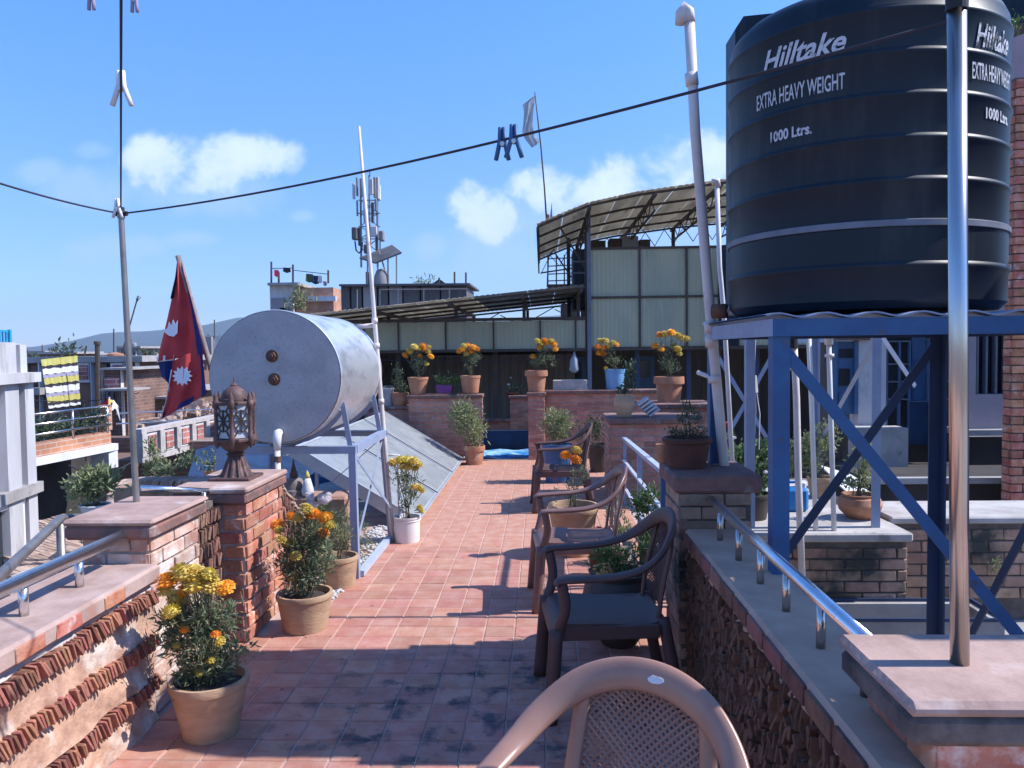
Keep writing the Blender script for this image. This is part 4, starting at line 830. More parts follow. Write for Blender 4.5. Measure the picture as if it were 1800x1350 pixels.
def make_chair(loc, rz, m, label, sticker=False):
    """local frame: front towards -x, back towards +x"""
    t = empty('plastic_chair', loc, label, 'chair', 'brown plastic armchairs along the path', rz)
    B = lambda f, nm, mm=None, **k: f.build(nm, mm or m, t, local=True, **k)
    half = [(-.25, .272, .605), (-.235, .274, .622), (-.12, .28, .628), (.02, .28, .638), (.13, .268, .668), (.21, .232, .722), (.262, .165, .782), (.288, .085, .818), (.295, 0, .83)]
    pts = smooth_path(half+[(x, -y, z) for x, y, z in half[-2::-1]], 5); k = len(pts)
    def wd(i):
        p = pts[i]; s = max(0.0, min(1.0, (p.z-.64)/.16)); 
        out = Vector((0, 1 if p.y > 0 else -1, 0)) if abs(p.y) > .05 else Vector((0, p.y/.05, 0)); 
        flat = Vector((-.2*s, out.y, 0)); up_ = Vector((.30, 0, 1)); 
        if p.y < 0: flat = -flat
        v = flat*(1-s)+up_*(s*1.0)
        return v if p.y >= 0 else Vector((-.2*s*(1-s)+.30*s, -(1-s), s))
    f = MB(); f.add(*sweep(pts, wd, lambda i: .060+.016*max(0, min(1, (pts[i].z-.64)/.16)), .030)); B(f, 'arm_frame', smooth=True)
    # seat: dished plate with rolled front
    f = MB(); nx_, ny_ = 14, 12; V = []
    def sz(u, v):
        x = -.275+.50*u; y = (v-.5)*(.46-.07*u); z = .425-.028*u-.016*(1-(2*v-1)**2)*math.sin(math.pi*min(1, u+.12))
        if u < .14: z -= .05*((.14-u)/.14)**2
        if u > .86: z += .035*((u-.86)/.14)**2
        return (x, y, z)
    for i in range(nx_+1):
        for j in range(ny_+1): V.append(sz(i/nx_, j/ny_))
    n1 = len(V); V += [(a, b, c-.016) for a, b, c in V]; w_ = ny_+1
    F_ = [(i*w_+j, (i+1)*w_+j, (i+1)*w_+j+1, i*w_+j+1) for i in range(nx_) for j in range(ny_)]; F_ += [tuple(n1+a for a in q[::-1]) for q in F_]
    edge = [(i*w_, (i+1)*w_) for i in range(nx_)]+[((i+1)*w_+ny_, i*w_+ny_) for i in range(nx_)]+[(j+1, j) for j in range(ny_)]+[(nx_*w_+j, nx_*w_+j+1) for j in range(ny_)]
    F_ += [(b, a, a+n1, b+n1) for a, b in edge]
    f.add(V, F_); B(f, 'seat', angle=50)
    f = MB()
    for s in (1, -1): f.bbox(-.23, .20, s*.215-.012, s*.215+.012, .345, .405, .004)
    f.bbox(-.262, -.25, -.2, .2, .34, .372, .003); B(f, 'seat_skirt')
    # legs: front ones run on up to the arms
    for s in (1, -1):
        f = MB(); f.add(*sweep(smooth_path([(-.285, s*.262, 0), (-.268, s*.25, .2), (-.252, s*.238, .40)], 3), lambda i: (1, 0, 0), lambda i: .062, .045, 10)); B(f, 'leg', smooth=True)
        f = MB(); f.add(*sweep(smooth_path([(-.245, s*.236, .385), (-.215, s*.262, .50), (-.232, s*.274, .615)], 4), lambda i: (1, 0, 0), lambda i: .046, .026, 10)); B(f, 'arm_post', smooth=True)
        f = MB(); f.add(*sweep(smooth_path([(.305, s*.235, 0), (.262, s*.21, .2), (.222, s*.185, .42)], 3), lambda i: (1, 0, 0), lambda i: .055, .042, 10)); B(f, 'leg', smooth=True)
        f = MB(); f.add(*sweep(smooth_path([(.205, s*.165, .40), (.225, s*.168, .55), (.262, s*.160, .70), (.272, s*.152, .772)], 4), lambda i: (0, 1, 0), lambda i: .042, .018, 10)); B(f, 'back_post', smooth=True)
    # woven-look backrest: crossing ribs on a curved sheet, solid medallion in the middle
    def bp(u, v):       # u -1..1 across, v 0..1 up
        z = .43+.375*v; w2 = .150+.012*v; x = .222+.062*v**1.2-.028*(1-u*u)*0+.022*(1-u*u)
        top = .80-.03*u*u
        return Vector((x, u*w2, min(z, top)))
    f = MB()
    def rib(pa, pb):
        n_ = 6; P = [bp(pa[0]+(pb[0]-pa[0])*i/n_, pa[1]+(pb[1]-pa[1])*i/n_) for i in range(n_+1)]
        V, Fq = sweep(P, lambda i: (0, .7, .7), .0065, .006, 4); f.add(V, Fq)
    m_ = 17
    for d in (1, -1):
        for q in range(-m_, m_*2+1):
            # line v*? : u = d*(v*2.4) + c
            c_ = -1+2*q/m_*1.0; seg = []
            for i in range(61):
                v = i/60; u = c_+d*(v-.5)*2.3
                if -1 <= u <= 1: seg.append((u, v))
            if len(seg) > 3: rib(seg[0], seg[-1])
    B(f, 'backrest')
    if sticker:
        f = MB(); P = []; n_ = Vector((-.957, 0, .287)); c_ = Vector((.295, sticker, .826))+n_*.0165
        for a, r in zip(range(0, 360, 30), (.02, .017, .018, .013, .016, .02, .021, .017, .015, .014, .017, .019)):
            P.append(c_+Vector((0, 1, 0))*(r*1.0*math.cos(R(a)))+Vector((.287, 0, .957))*(r*.6*math.sin(R(a))))
        f.slab([tuple(p) for p in P], tuple(n_*.002)); B(f, 'sticker', MT['white'])
    return t
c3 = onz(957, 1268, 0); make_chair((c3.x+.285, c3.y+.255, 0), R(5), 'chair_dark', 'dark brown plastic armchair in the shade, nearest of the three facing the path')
c2 = onz(938, 1076, 0); make_chair((c2.x+.285, c2.y+.26, 0), R(4), 'chair_sunlit', 'sunlit reddish brown plastic armchair, middle of the three facing the path')
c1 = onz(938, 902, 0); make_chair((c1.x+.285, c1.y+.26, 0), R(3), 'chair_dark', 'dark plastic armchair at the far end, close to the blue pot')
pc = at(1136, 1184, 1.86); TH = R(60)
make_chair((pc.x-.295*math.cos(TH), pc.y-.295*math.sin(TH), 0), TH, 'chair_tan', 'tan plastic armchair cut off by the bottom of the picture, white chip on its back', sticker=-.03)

# ================================================================== pale blue guard rail beside the chairs
t = empty('guard_rail', (.83, 6.8, 0), 'pale blue metal guard rail with three bars right of the chairs', 'railing')
pA, pB = at(1096, 770, 8.2), at(1166, 829, 5.35)
f = MB(); f.bar(pA, pB, .045, .03); q = at(1184, 829, 5.3); f.bar(pB-Vector((0.01, 0, 0)), q, .04, .03); f.build('top_rail', 'railblue', t)
f = MB(); f.bar(at(1095, 808, 8.2), at(1172, 905, 5.35), .03, .02); f.build('middle_rail', 'railblue', t)
f = MB(); f.bar(at(1095, 852, 8.2), at(1175, 990, 5.35), .03, .02); f.build('lower_rail', 'railblue', t)
p = pB; f = MB(); f.box(p.x-.018, p.x+.022, p.y-.02, p.y+.02, -.02, p.z-.01); f.build('post', 'blue', t)
p = at(1124, 795, 6.9); f = MB(); f.box(p.x-.02, p.x+.02, p.y-.02, p.y+.02, -.02, p.z-.0); f.build('post', 'bluegrey', t)
p = at(1098, 772, 8.15); f = MB(); f.box(p.x-.015, p.x+.015, p.y-.015, p.y+.015, -.02, p.z-.01); f.build('post', 'bluegrey', t)

# ================================================================== lantern
lb = at(415, 818, 4.6); LZ = .865; sc = (lb-CPOS).dot(CF)/FPX          # metres per photo pixel there
t = empty('lantern', (lb.x, lb.y, LZ), 'rusty pink cast iron garden lantern with a domed top on the brick pillar', 'lantern')
H = 160*sc
def Z(py): return LZ+(820-py)*sc*1.0
cxy = (lb.x, lb.y, 0)
f = MB(); f.bbox(lb.x-36*sc, lb.x+36*sc, lb.y-36*sc, lb.y+36*sc, LZ, LZ+5*sc, .004); f.build('plinth', 'lantern', t)
f = MB(); f.lathe([(29*sc, LZ+5*sc), (24*sc, LZ+14*sc), (16*sc, LZ+34*sc), (13*sc, LZ+40*sc)], 48, cxy, flute=lambda j: 1.0 if j % 4 < 2 else .86); f.build('fluted_stem', 'lantern', t, angle=30)
f = MB(); f.lathe([(13*sc, Z(780)), (17*sc, Z(777)), (12*sc, Z(773)), (20*sc, Z(768)), (29*sc, Z(757)), (31*sc, Z(752)), (31*sc, Z(748))], 24, cxy); f.build('bowl', 'lantern', t, angle=40)
def octa(r, z0, z1, nm, m='lantern'):
    f = MB(); f.lathe([(r*.97, z0), (r, z0+.004), (r, z1-.004), (r*.97, z1)], 6, cxy); return f.build(nm, m, t)
octa(38.5*sc, Z(754), Z(748), 'lower_plate'); octa(37*sc, Z(690), Z(684), 'upper_plate')
for k in range(6):
    a = R(60*k+30+12); x = lb.x+32.5*sc*math.cos(a); y = lb.y+32.5*sc*math.sin(a)
    f = MB(); r = 4.6*sc
    f.lathe([(.3*r, Z(765)), (r*.9, Z(759)), (r*1.25, Z(752)), (r*1.3, Z(744)), (r*.8, Z(740)), (r*.8, Z(696)), (r*1.3, Z(693)), (r*1.3, Z(684)), (r*.9, Z(681)), (r*1.0, Z(677)), (r*.15, Z(667))], 10, (x, y, 0)); f.build('corner_column', 'lantern', t, angle=40)
    a2 = R(60*k+12); cxp = Vector((lb.x+28.5*sc*math.cos(a2), lb.y+28.5*sc*math.sin(a2), Z(717))); td = Vector((-math.sin(a2), math.cos(a2), 0)); nd = Vector((math.cos(a2), math.sin(a2), 0)); hw = 15*sc; hh = 30*sc
    f = MB(); f.slab([cxp-td*hw-_z*hh, cxp+td*hw-_z*hh, cxp+td*hw+_z*hh, cxp-td*hw+_z*hh], -nd*.004); o = f.build('pane', 'frost', t)
    f = MB(); c_ = cxp+nd*.006
    for q in range(8):
        an = R(45*q); e = td*(hw*.95*math.cos(an))+_z*(hh*.62*math.sin(an)); f.bar(c_, c_+e, 2.2*sc, 2.2*sc, nd)
    rp_ = [c_+td*(hw*.93*math.cos(R(30*q)))+_z*(hh*.62*math.sin(R(30*q))) for q in range(13)]
    for a_, b_ in zip(rp_, rp_[1:]): f.bar(a_, b_, 1.8*sc, 1.8*sc, nd)
    for sx in (1, -1):
        for sz_ in (1, -1):
            f.bar(c_+td*(sx*hw*.9)+_z*(sz_*hh*.95), c_+td*(sx*hw*.45)+_z*(sz_*hh*.6), 1.8*sc, 1.8*sc, nd)
    f.build('star_lattice', 'lantern_dark', o)
f = MB(); f.lathe([(25*sc, Z(686)), (25*sc, Z(680)), (22.5*sc, Z(679)), (22*sc, Z(674)), (18*sc, Z(666)), (11*sc, Z(660)), (6*sc, Z(657.5)), (6.5*sc, Z(656)), (5*sc, Z(654)), (1.6*sc, Z(652)), (1.0*sc, Z(646)), (.3*sc, Z(640))], 24, cxy); f.build('dome', 'lantern', t, angle=40)

# ================================================================== triangular double-pennon flag on a leaning pole
FYd = 6.9
t = empty('flag', at(372, 690, FYd), 'crimson double pennant flag with blue border and white sun, hanging from a leaning pole', 'flag')
pt, pb_ = at(313, 453, FYd), at(368, 640, FYd+.1); pe = pt+(pb_-pt)*2.2
f = MB(); f.tube([pt+Vector((0, 0, .02)), pe], .024, 10); f.build('pole', 'stone_stupa', t, smooth=True)
rowsA = [((308, 458), (316, 456)), ((303, 490), (322, 480)), ((296, 525), (334, 520)), ((288, 560), (343, 553)), ((281, 590), (350, 583)), ((275, 615), (355, 606)), ((272, 636), (358, 622))]
rowsB = [((303, 634), (356, 612)), ((300, 655), (358, 636)), ((296, 680), (361, 655)), ((290, 708), (363, 672)), ((284, 730), (364.5, 686)), ((281, 738), (365, 692))]
def cloth(rows, off, nm, m, u0=0.0, u1=1.0, r0=0, r1=None, nu=16, amp=.022):
    rows = rows[r0:r1]; V = []; n_ = nu+1
    fine = []
    for (a, b), (c, d) in zip(rows, rows[1:]):
        for k in range(4): s = k/4; fine.append(((a[0]+(c[0]-a[0])*s, a[1]+(c[1]-a[1])*s), (b[0]+(d[0]-b[0])*s, b[1]+(d[1]-b[1])*s)))
    fine.append(rows[-1])
    for i, (a, b) in enumerate(fine):
        for j in range(n_):
            u = u0+(u1-u0)*j/nu; q = at(a[0]+(b[0]-a[0])*u, a[1]+(b[1]-a[1])*u, FYd-.03)
            dep = amp*math.sin(u*9.5+i*.12)+amp*.5*math.sin(u*21+1+.05*i); V.append((q.x, q.y+dep+off, q.z))
    kk = len(fine); n1 = len(V); V2 = [(x, y+.002, z) for x, y, z in V]
    F_ = [(i*n_+j, i*n_+j+1, (i+1)*n_+j+1, (i+1)*n_+j) for i in range(kk-1) for j in range(nu)]
    f = MB(); f.add(V+V2, F_+[tuple(a+n1 for a in q[::-1]) for q in F_]); return f.build(nm, m, t, smooth=True)
cloth(rowsA, .03, 'upper_pennon', 'flag_red'); cloth(rowsB, 0, 'lower_pennon', 'flag_red')
cloth(rowsA, .026, 'border', 'flag_blue', .86, 1.0, nu=4); cloth(rowsB, -.004, 'border', 'flag_blue', .88, 1.0, nu=4)
cloth([((308, 458), (312, 457)), ((303, 490), (309, 486)), ((296, 525), (301, 523))], .026, 'border', 'flag_blue', nu=3)
cloth([((272, 636), (304, 626)), ((277, 662), (299, 658)), ((296, 682), (297, 682))], .05, 'folded_underside', 'flag_blue', nu=6)
cloth([((272, 628), (304, 622)), ((272, 637), (304, 633))], .022, 'border', 'flag_white', nu=8, amp=.02)
cloth([((284, 727), (364.5, 684)), ((281, 738), (365, 692))], -.004, 'border', 'flag_blue', nu=10)
cloth([((300, 650), (303, 650)), ((290, 706), (294, 705)), ((281, 738), (285, 737))], -.004, 'border', 'flag_white', nu=3)
def emblem(px, py, r, npt, off, inner, nm, sxx=1.0):
    f = MB(); c_ = at(px, py, FYd-.03+off-.03); P = []
    for k in range(npt*2):
        a = math.pi*k/npt; rr_ = r if k % 2 == 0 else r*inner; q = at(px+rr_*sxx*math.cos(a), py+rr_*math.sin(a), FYd-.03+off-.03); P.append(tuple(q))
    n_ = len(P); f.add([tuple(c_)]+P+[(x, y+.003, z) for x, y, z in [tuple(c_)]+P], [(0, 1+k, 1+(k+1) % n_) for k in range(n_)]+[(n_+1, n_+2+(k+1) % n_, n_+2+k) for k in range(n_)]+[(1+k, n_+2+k, n_+2+(k+1) % n_, 1+(k+1) % n_) for k in range(n_)])
    return f.build(nm, 'flag_white', t)
emblem(320, 661, 18, 12, 0.0, .68, 'sun_emblem'); 
f = MB(); P = []
for k in range(9): a = R(190-20*k+10); P.append((298+17*math.cos(a), 572+22*abs(math.sin(a))*1.0))
P = [(283, 572), (288, 580), (294, 577), (297, 566), (301, 572), (304, 562), (308, 570), (312, 563), (311, 586), (305, 592), (297, 590), (289, 584)]
f.slab([tuple(at(x, y, FYd-.055)) for x, y in P], (0, .003, 0)); f.build('moon_emblem', 'flag_white', t)

# ================================================================== clotheslines and pegs
def rope(p, q, sag, label, n=24, r=.0042):
    f = MB(); f.tube([p.lerp(q, k/n)-Vector((0, 0, sag*4*(k/n)*(1-k/n))) for k in range(n+1)], r, 7); return f.build('clothesline', 'rope', smooth=True, label=label, cat='clothesline')
RA = PTOP_L; RB = at(1664, 38, 1.765)
SAG = .05
rope(RA, RB, SAG, 'black clothesline strung from the left pole across the sky to the steel pole')
rope(RA, at(-160, 268, 2.6), .02, 'black clothesline leaving the left pole towards the left edge')
RC = at(213, -60, 1.75); rope(RA+Vector((0, 0, .02)), RC, .0, 'black clothesline rising from the left pole straight up out of the picture', r=.0036)
f = MB(); f.tube([RA+Vector((-.03, 0, .0)), RA+Vector((.03, 0, .0))], .012, 8); f.tube([RA-Vector((0, 0, .012)), RA+Vector((0, 0, .03))], .017, 8); f.build('rope_knot', 'rope', label='black knot of rope tied round the top of the left pole', cat='knot')
def peg(p, m, label, s=1.0, spread=.30, axis=Vector((1, 0, 0)), flip=1):
    t = empty('clothes_peg', p, label, 'clothes peg', 'plastic pegs clipped on the lines')
    for sg in (1, -1):
        f = MB(); a = p+axis*(sg*.004*s)+_z*(.030*s*flip); b = p+axis*(sg*.006*s)+_z*(-.004*s*flip); c_ = p+axis*(sg*(.006+.06*spread)*s)+_z*(-.048*s*flip)
        V, F_ = sweep([a, b, b.lerp(c_, .5), c_], lambda i: (0, 1, 0), .014*s, .011*s, 8); f.add(V, F_); f.build('jaw', m, t, smooth=True)
    f = MB(); f.tube([p+Vector((0, -.007*s, -.010*s*flip)), p+Vector((0, .007*s, -.010*s*flip))], .006*s, 8); f.build('spring', 'steel_pole', t)
    return t
def on_rope(px):
    best = None
    for k in range(400):
        s = k/400; q = RA.lerp(RB, s)-Vector((0, 0, SAG*4*s*(1-s))); w = (q-CPOS); x = 900+FPX*w.dot(CR)/w.dot(CF)
        if best is None or abs(x-px) < best[0]: best = (abs(x-px), q)
    return best[1]
peg(on_rope(884), 'blue', 'blue peg on the long clothesline, left one of the close pair', 1.25, .16)
peg(on_rope(903), 'blue', 'blue peg on the long clothesline, right one of the close pair', 1.25, .22)
peg(at(213, 148, 2.45), 'white', 'white peg with green spring on the line rising from the left pole', 1.35, .27)
peg(at(206, 362, 3.7), 'white', 'white peg clipped right above the top of the left pole', 1.15, .22)
peg(at(160, -8, 1.9), 'cloth_mauve', 'pale peg cut off at the top edge, left of the rising line', .7, .05)
peg(at(236, -4, 1.9), 'cloth_mauve', 'pale peg cut off at the top edge, right of the rising line', .7, .05)

# ================================================================== plants
def leaf_arrays(P, D, Ln, Wd, fold=.25):
    P = np.asarray(P, float); D = np.asarray(D, float); n = len(P); D /= np.linalg.norm(D, axis=1)[:, None]+1e-9
    A = rng.normal(size=(n, 3)); Sd = np.cross(D, A); Sd /= np.linalg.norm(Sd, axis=1)[:, None]+1e-9; Nn = np.cross(Sd, D)
    Ln = np.asarray(Ln)[:, None]; Wd = np.asarray(Wd)[:, None]
    a = P; m = P+D*Ln*.45; b = m+Sd*Wd*.5+Nn*Wd*fold; d = m-Sd*Wd*.5+Nn*Wd*fold; c = P+D*Ln-Nn*Ln*.12
    V = np.stack([a, b, c, d], 1).reshape(-1, 3); F_ = [(4*i, 4*i+1, 4*i+2, 4*i+3) for i in range(n)]
    return V.tolist(), F_
def flower_mesh(m, seed):
    r = np.random.default_rng(seed); V, F_ = [], []
    for th, n_, ln in ((8, 5, .42), (24, 8, .46), (42, 11, .48), (60, 13, .48), (78, 14, .46), (96, 14, .42), (112, 11, .36)):
        for k in range(n_):
            a = 2*math.pi*(k+r.uniform(-.3, .3))/n_+th; t_ = R(th+r.uniform(-6, 6))
            nrm = np.array([math.sin(t_)*math.cos(a), math.sin(t_)*math.sin(a), math.cos(t_)*.8]); tan = np.array([math.cos(t_)*math.cos(a), math.cos(t_)*math.sin(a), -math.sin(t_)*.8]); sid = np.array([-math.sin(a), math.cos(a), 0])
            p = nrm*.62; w = .26; out = nrm*.40+tan*.14
            i = len(V); V += [tuple(p-sid*w*.35), tuple(p+sid*w*.35), tuple(p+out*ln*1.6+sid*w*.62+nrm*r.uniform(-.05, .05)), tuple(p+out*ln*1.95+tan*.06), tuple(p+out*ln*1.6-sid*w*.62+nrm*r.uniform(-.05, .05))]
            F_.append((i, i+1, i+2, i+3, i+4))
    c = MB().lathe([(.05, .52), (.35, .46), (.58, .2), (.62, -.05), (.4, -.42), (.12, -.5)], 10); n0 = len(V); V += c.V; F_ += [tuple(q+n0 for q in f) for f in c.F]
    return newmesh('flower', V, F_, m)
FL = {k: [flower_mesh(MT[k], s) for s in range(3)] for k in ('flower', 'flower_yellow', 'flower_white', 'flower_red')}
def foliage(parent, clumps, Y, origin, leaf, L0, W0, n, up=.35, droop=0.0, depth=.8, stems=9, stem_r=.0035, name='foliage'):
    """leaves spread through ellipsoid clumps given as photo ellipses at distance Y; stems rise from origin"""
    P, D, LN = [], [], []; mb = MB(); sc = Y/FPX
    for (px, py, rx, ry) in clumps:
        c = at(px, py, Y); k = int(n*rx*ry/1000*(1 if len(clumps) else 1))+8; dz_ = min(rx, ry)*depth*sc*1.1
        nb = max(6, k//14); B_ = []
        for _ in range(nb):
            v = rng.normal(size=3); v /= np.linalg.norm(v); v *= rng.uniform(.12, 1)**.5
            B_.append(np.array([c.x+v[0]*rx*sc*.88, c.y+v[1]*dz_, c.z+v[2]*ry*sc*.88]))
        for b in B_:
            outv = b-np.array([c.x, c.y, c.z-ry*sc*.6]); outv /= np.linalg.norm(outv)+1e-6
            for _ in range(14):
                P.append(b+rng.normal(size=3)*L0*.6); d = outv*.6+rng.normal(size=3)*.75; d[2] += up-droop*1.5; D.append(d); LN.append(L0*rng.uniform(.55, 1.25))
        for _ in range(max(2, stems//len(clumps))):
            e = B_[rng.integers(len(B_))]; o = Vector(origin)+Vector((rng.normal()*.02, rng.normal()*.02, 0)); e = Vector(e); mdl = o.lerp(e, .5)+Vector((0, 0, .02)); mdl = Vector((o.x*.6+e.x*.4, o.y*.6+e.y*.4, mdl.z))
            mb.tube([o, mdl, e], [stem_r, stem_r*.8, stem_r*.4], 5, caps=False)
    LN = np.array(LN); V, F_ = leaf_arrays(P, D, LN, LN/L0*W0)
    if stems: mb.build('stem', 'stem', parent)
    q = MB(); q.add(V, F_); return q.build(name, leaf, parent, kind='stuff')
def pot_parts(t, base, top, rt, rb, m, style='pot', rim=True):
    h = top-base.z
    if style == 'pot': prof = [(rb*.6, 0), (rb, 0), (rb*1.02, .01), (rb+(rt-rb)*.5, h*.5), (rt*.965, h*.84), (rt, h*.86), (rt*1.02, h*.93), (rt*1.0, h), (rt*.90, h), (rt*.86, h*.85)]
    elif style == 'rim': prof = [(rb*.6, 0), (rb, 0), (rt*.86, h*.70), (rt*.86, h*.72), (rt, h*.73), (rt*1.02, h*.80), (rt, h), (rt*.9, h), (rt*.86, h*.85)]
    elif style == 'jar': prof = [(rb*.6, 0), (rb, 0), (rt*1.15, h*.35), (rt*1.25, h*.6), (rt*1.12, h*.85), (rt*.95, h*.92), (rt*1.02, h), (rt*.92, h), (rt*.88, h*.86)]
    elif style == 'bowl': prof = [(rb*.6, 0), (rb, 0), (rt*.93, h*.55), (rt*.97, h*.80), (rt*1.07, h*.85), (rt*1.08, h*.95), (rt, h), (rt*.92, h), (rt*.88, h*.85)]
    elif style == 'bucket': prof = [(rb*.6, 0), (rb, 0), (rb*1.02, .01), (rt*.95, h*.84), (rt, h*.845), (rt, h*.87), (rt*.96, h*.875), (rt*.965, h*.93), (rt*1.01, h*.935), (rt*1.02, h), (rt*.94, h), (rt*.9, h*.85)]
    f = MB(); jit = [1+.012*math.sin(2*j*math.pi/36*2+base.x*9)+.006*math.sin(j*1.9) for j in range(36)]
    f.lathe(prof, 36, tuple(base), flute=(lambda j: jit[j]) if style != 'bucket' else None); 
    f.F = f.F[:-1]; f.build('pot', m, t, angle=35)
    f = MB(); f.lathe([(rt*.88, h*.85), (rt*.6, h*.88), (rt*.3, h*.9), (.002, h*.91)], 20, tuple(base), cap=False); f.build('soil', 'soil', t, smooth=True)
def potted(name, label, cat, Y, base, top, rt, rb, pm, clumps, leaf='leaf', L0=.030, W0=.008, n=200, flowers=(), fm='flower', zb=0.0, style='pot', group=None, up=.35, droop=0.0, stems=9, mats2=None, dspread=.05, mixp=.55):
    b = at(base[0], base[1], Y); b.z = zb if zb is not None else b.z; sc = (b-CPOS).dot(CF)/FPX; zt = at(top[0], top[1], Y).z
    t = empty(name, b, label, cat, group)
    pot_parts(t, b, zt, rt*sc, rb*sc, pm, style)
    org = (b.x, b.y, b.z+(zt-b.z)*.88)
    if clumps: foliage(t, clumps, Y, org, leaf, L0, W0, n, up, droop, stems=stems)
    fs = MB()
    for k, (px, py, r) in enumerate(flowers):
        yy = Y-dspread*.7+random.uniform(-dspread, dspread*.6); p = at(px, py, yy); mk = fm if not mats2 or random.random() < mixp else mats2
        piece('flower', FL[mk][k % 3], t, p, (r*sc*1.22,)*3, (random.uniform(-.5, .35), random.uniform(-.35, .45), random.uniform(0, 6)))
        m_ = Vector(org).lerp(p, .55)+Vector((0, 0, .02)); fs.tube([m_, p-Vector((0, 0, r*sc*.4))], .003, 5, caps=False)
    if flowers: fs.build('flower_stalk', 'stem', t, kind='stuff')
    return t
MG = 'marigolds in pots'
b1 = onz(370, 1288, 0)
potted('potted_marigold', 'nearest marigold in a clay pot at the left wall, big heads in sunlit yellow leaning left', 'potted plant', b1.y, (371, 1288), (372, 1190), 66, 46, 'terracotta_pale',
       [(350, 1078, 48, 38), (342, 1125, 52, 38), (372, 1165, 42, 26), (418, 1138, 20, 9), (306, 1108, 24, 40), (345, 1192, 44, 14), (395, 1085, 18, 16)], L0=.044, W0=.0105, n=330,
       flowers=[(293, 1022, 17), (318, 1009, 20), (341, 1012, 20), (340, 1030, 21), (366, 1011, 15), (371, 1030, 16), (397, 1034, 14), (291, 1037, 13), (312, 1053, 16), (300, 1077, 15), (327, 1037, 14), (386, 1128, 9), (379, 1116, 8), (370, 1162, 7), (351, 1183, 7), (311, 1135, 6), (324, 1108, 7)], fm='flower_yellow', mats2='flower', group=MG, dspread=.09, mixp=.68)
b2 = onz(537, 1104, 0)
potted('potted_marigold', 'marigold with orange heads in a wide clay pot beside the lantern pillar', 'potted plant', b2.y, (537, 1104), (534, 1040), 48, 37, 'terracotta_pale',
       [(540, 938, 40, 34), (548, 975, 40, 36), (528, 1008, 36, 30), (562, 1000, 24, 40), (500, 985, 20, 28)], L0=.044, W0=.0105, n=380,
       flowers=[(511, 908, 9), (524, 911, 10), (538, 896, 12), (548, 903, 11), (572, 911, 12), (578, 924, 11), (569, 937, 10), (488, 923, 11), (490, 933, 8), (494, 949, 9), (504, 956, 10), (513, 955, 9), (520, 978, 9), (514, 1017, 8), (556, 905, 9)], fm='flower', mats2='flower_yellow', group=MG, dspread=.09)
b3 = onz(597, 1030, 0)
potted('potted_fern', 'feathery green plant in a stained clay pot behind the wide marigold pot', 'potted plant', b3.y, (597, 1030), (592, 976), 33, 26, 'terracotta_pale',
       [(588, 948, 26, 28), (605, 930, 18, 24)], leaf='leaf_pale', L0=.035, W0=.004, n=260)
t = empty('round_bush', at(612, 985, 6.1), 'dense round olive bush behind the boiler stand leg', 'bush')
foliage(t, [(610, 930, 44, 50), (630, 960, 30, 38), (590, 920, 30, 34)], 6.1, at(612, 985, 6.1), 'leaf', .022, .006, 620, up=.2, stems=12)
b4 = onz(716, 951, 0)
potted('potted_marigold', 'yellow marigold growing from a white plastic bucket beside the collectors', 'potted plant', b4.y, (716, 951), (714, 907), 24, 21.5, 'bucket',
       [(712, 850, 28, 34), (718, 880, 22, 22), (700, 838, 16, 18)], L0=.034, W0=.010, n=360, style='bucket',
       flowers=[(692, 813, 8), (703, 809, 9), (715, 810, 10), (727, 811, 9), (736, 817, 8), (718, 821, 8), (707, 820, 7), (730, 824, 6), (735, 858, 8), (742, 863, 6), (727, 856, 6), (738, 893, 7), (741, 899, 5)], fm='flower_yellow', group=MG, dspread=.07)
ZW = .945
yA = 11.70
potted('potted_marigold', 'marigold in a clay pot at the left end of the far brick wall', 'potted plant', yA, (735, 692), (736, 663), 18, 13, 'terracotta', [(738, 640, 15, 20), (728, 628, 12, 12)], L0=.045, W0=.012, n=620, zb=at(735, 693, yA).z,
       flowers=[(728, 610, 6), (743, 608, 6), (752, 618, 5.5), (757, 627, 5.5), (720, 618, 6), (712, 625, 5.5), (738, 626, 5), (736, 613, 5.5), (750, 640, 4.5), (745, 614, 5.5), (754, 610, 4)], group=MG, mats2='flower_yellow')
potted('potted_marigold', 'marigold in a clay pot at the right end of the far wall', 'potted plant', yA, (827, 690), (826, 660), 18, 14, 'terracotta', [(826, 640, 12, 18), (834, 632, 9, 10)], L0=.045, W0=.012, n=620, zb=at(827, 690, yA).z,
       flowers=[(822, 608, 6), (832, 611, 6), (838, 614, 5.5), (812, 615, 5.5), (807, 618, 5), (820, 622, 5.5), (828, 618, 5.5), (816, 608, 5.5)], group=MG, mats2='flower_yellow')
potted('potted_marigold', 'marigold in a rimmed clay pot on the narrow brick pier', 'potted plant', 11.68, (943, 688), (943, 651), 20, 14, 'terracotta', [(962, 630, 14, 20), (940, 635, 9, 9), (955, 615, 12, 8)], L0=.045, W0=.012, n=620, zb=at(943, 688, 11.68).z, style='rim',
       flowers=[(945, 600, 6), (957, 599, 6), (969, 600, 6), (974, 606, 5.5), (948, 611, 6), (976, 614, 5), (937, 627, 5.5), (962, 603, 5.5), (952, 605, 5)], group=MG, mats2='flower_yellow')
potted('potted_marigold', 'marigold in a pale blue plastic bucket on the wall behind the chairs', 'potted plant', 11.85, (1081, 682), (1081, 649), 18, 15, 'paleblue', [(1078, 635, 14, 18), (1066, 618, 14, 8)], L0=.045, W0=.012, n=560, zb=at(1081, 684, 11.85).z, style='bucket',
       flowers=[(1055, 600, 6), (1064, 599, 6), (1051, 610, 6), (1069, 608, 5.5), (1078, 603, 5.5), (1083, 606, 5), (1053, 621, 5.5), (1062, 622, 5.5), (1060, 612, 5.5), (1065, 648, 4)], group=MG, mats2='flower_yellow')
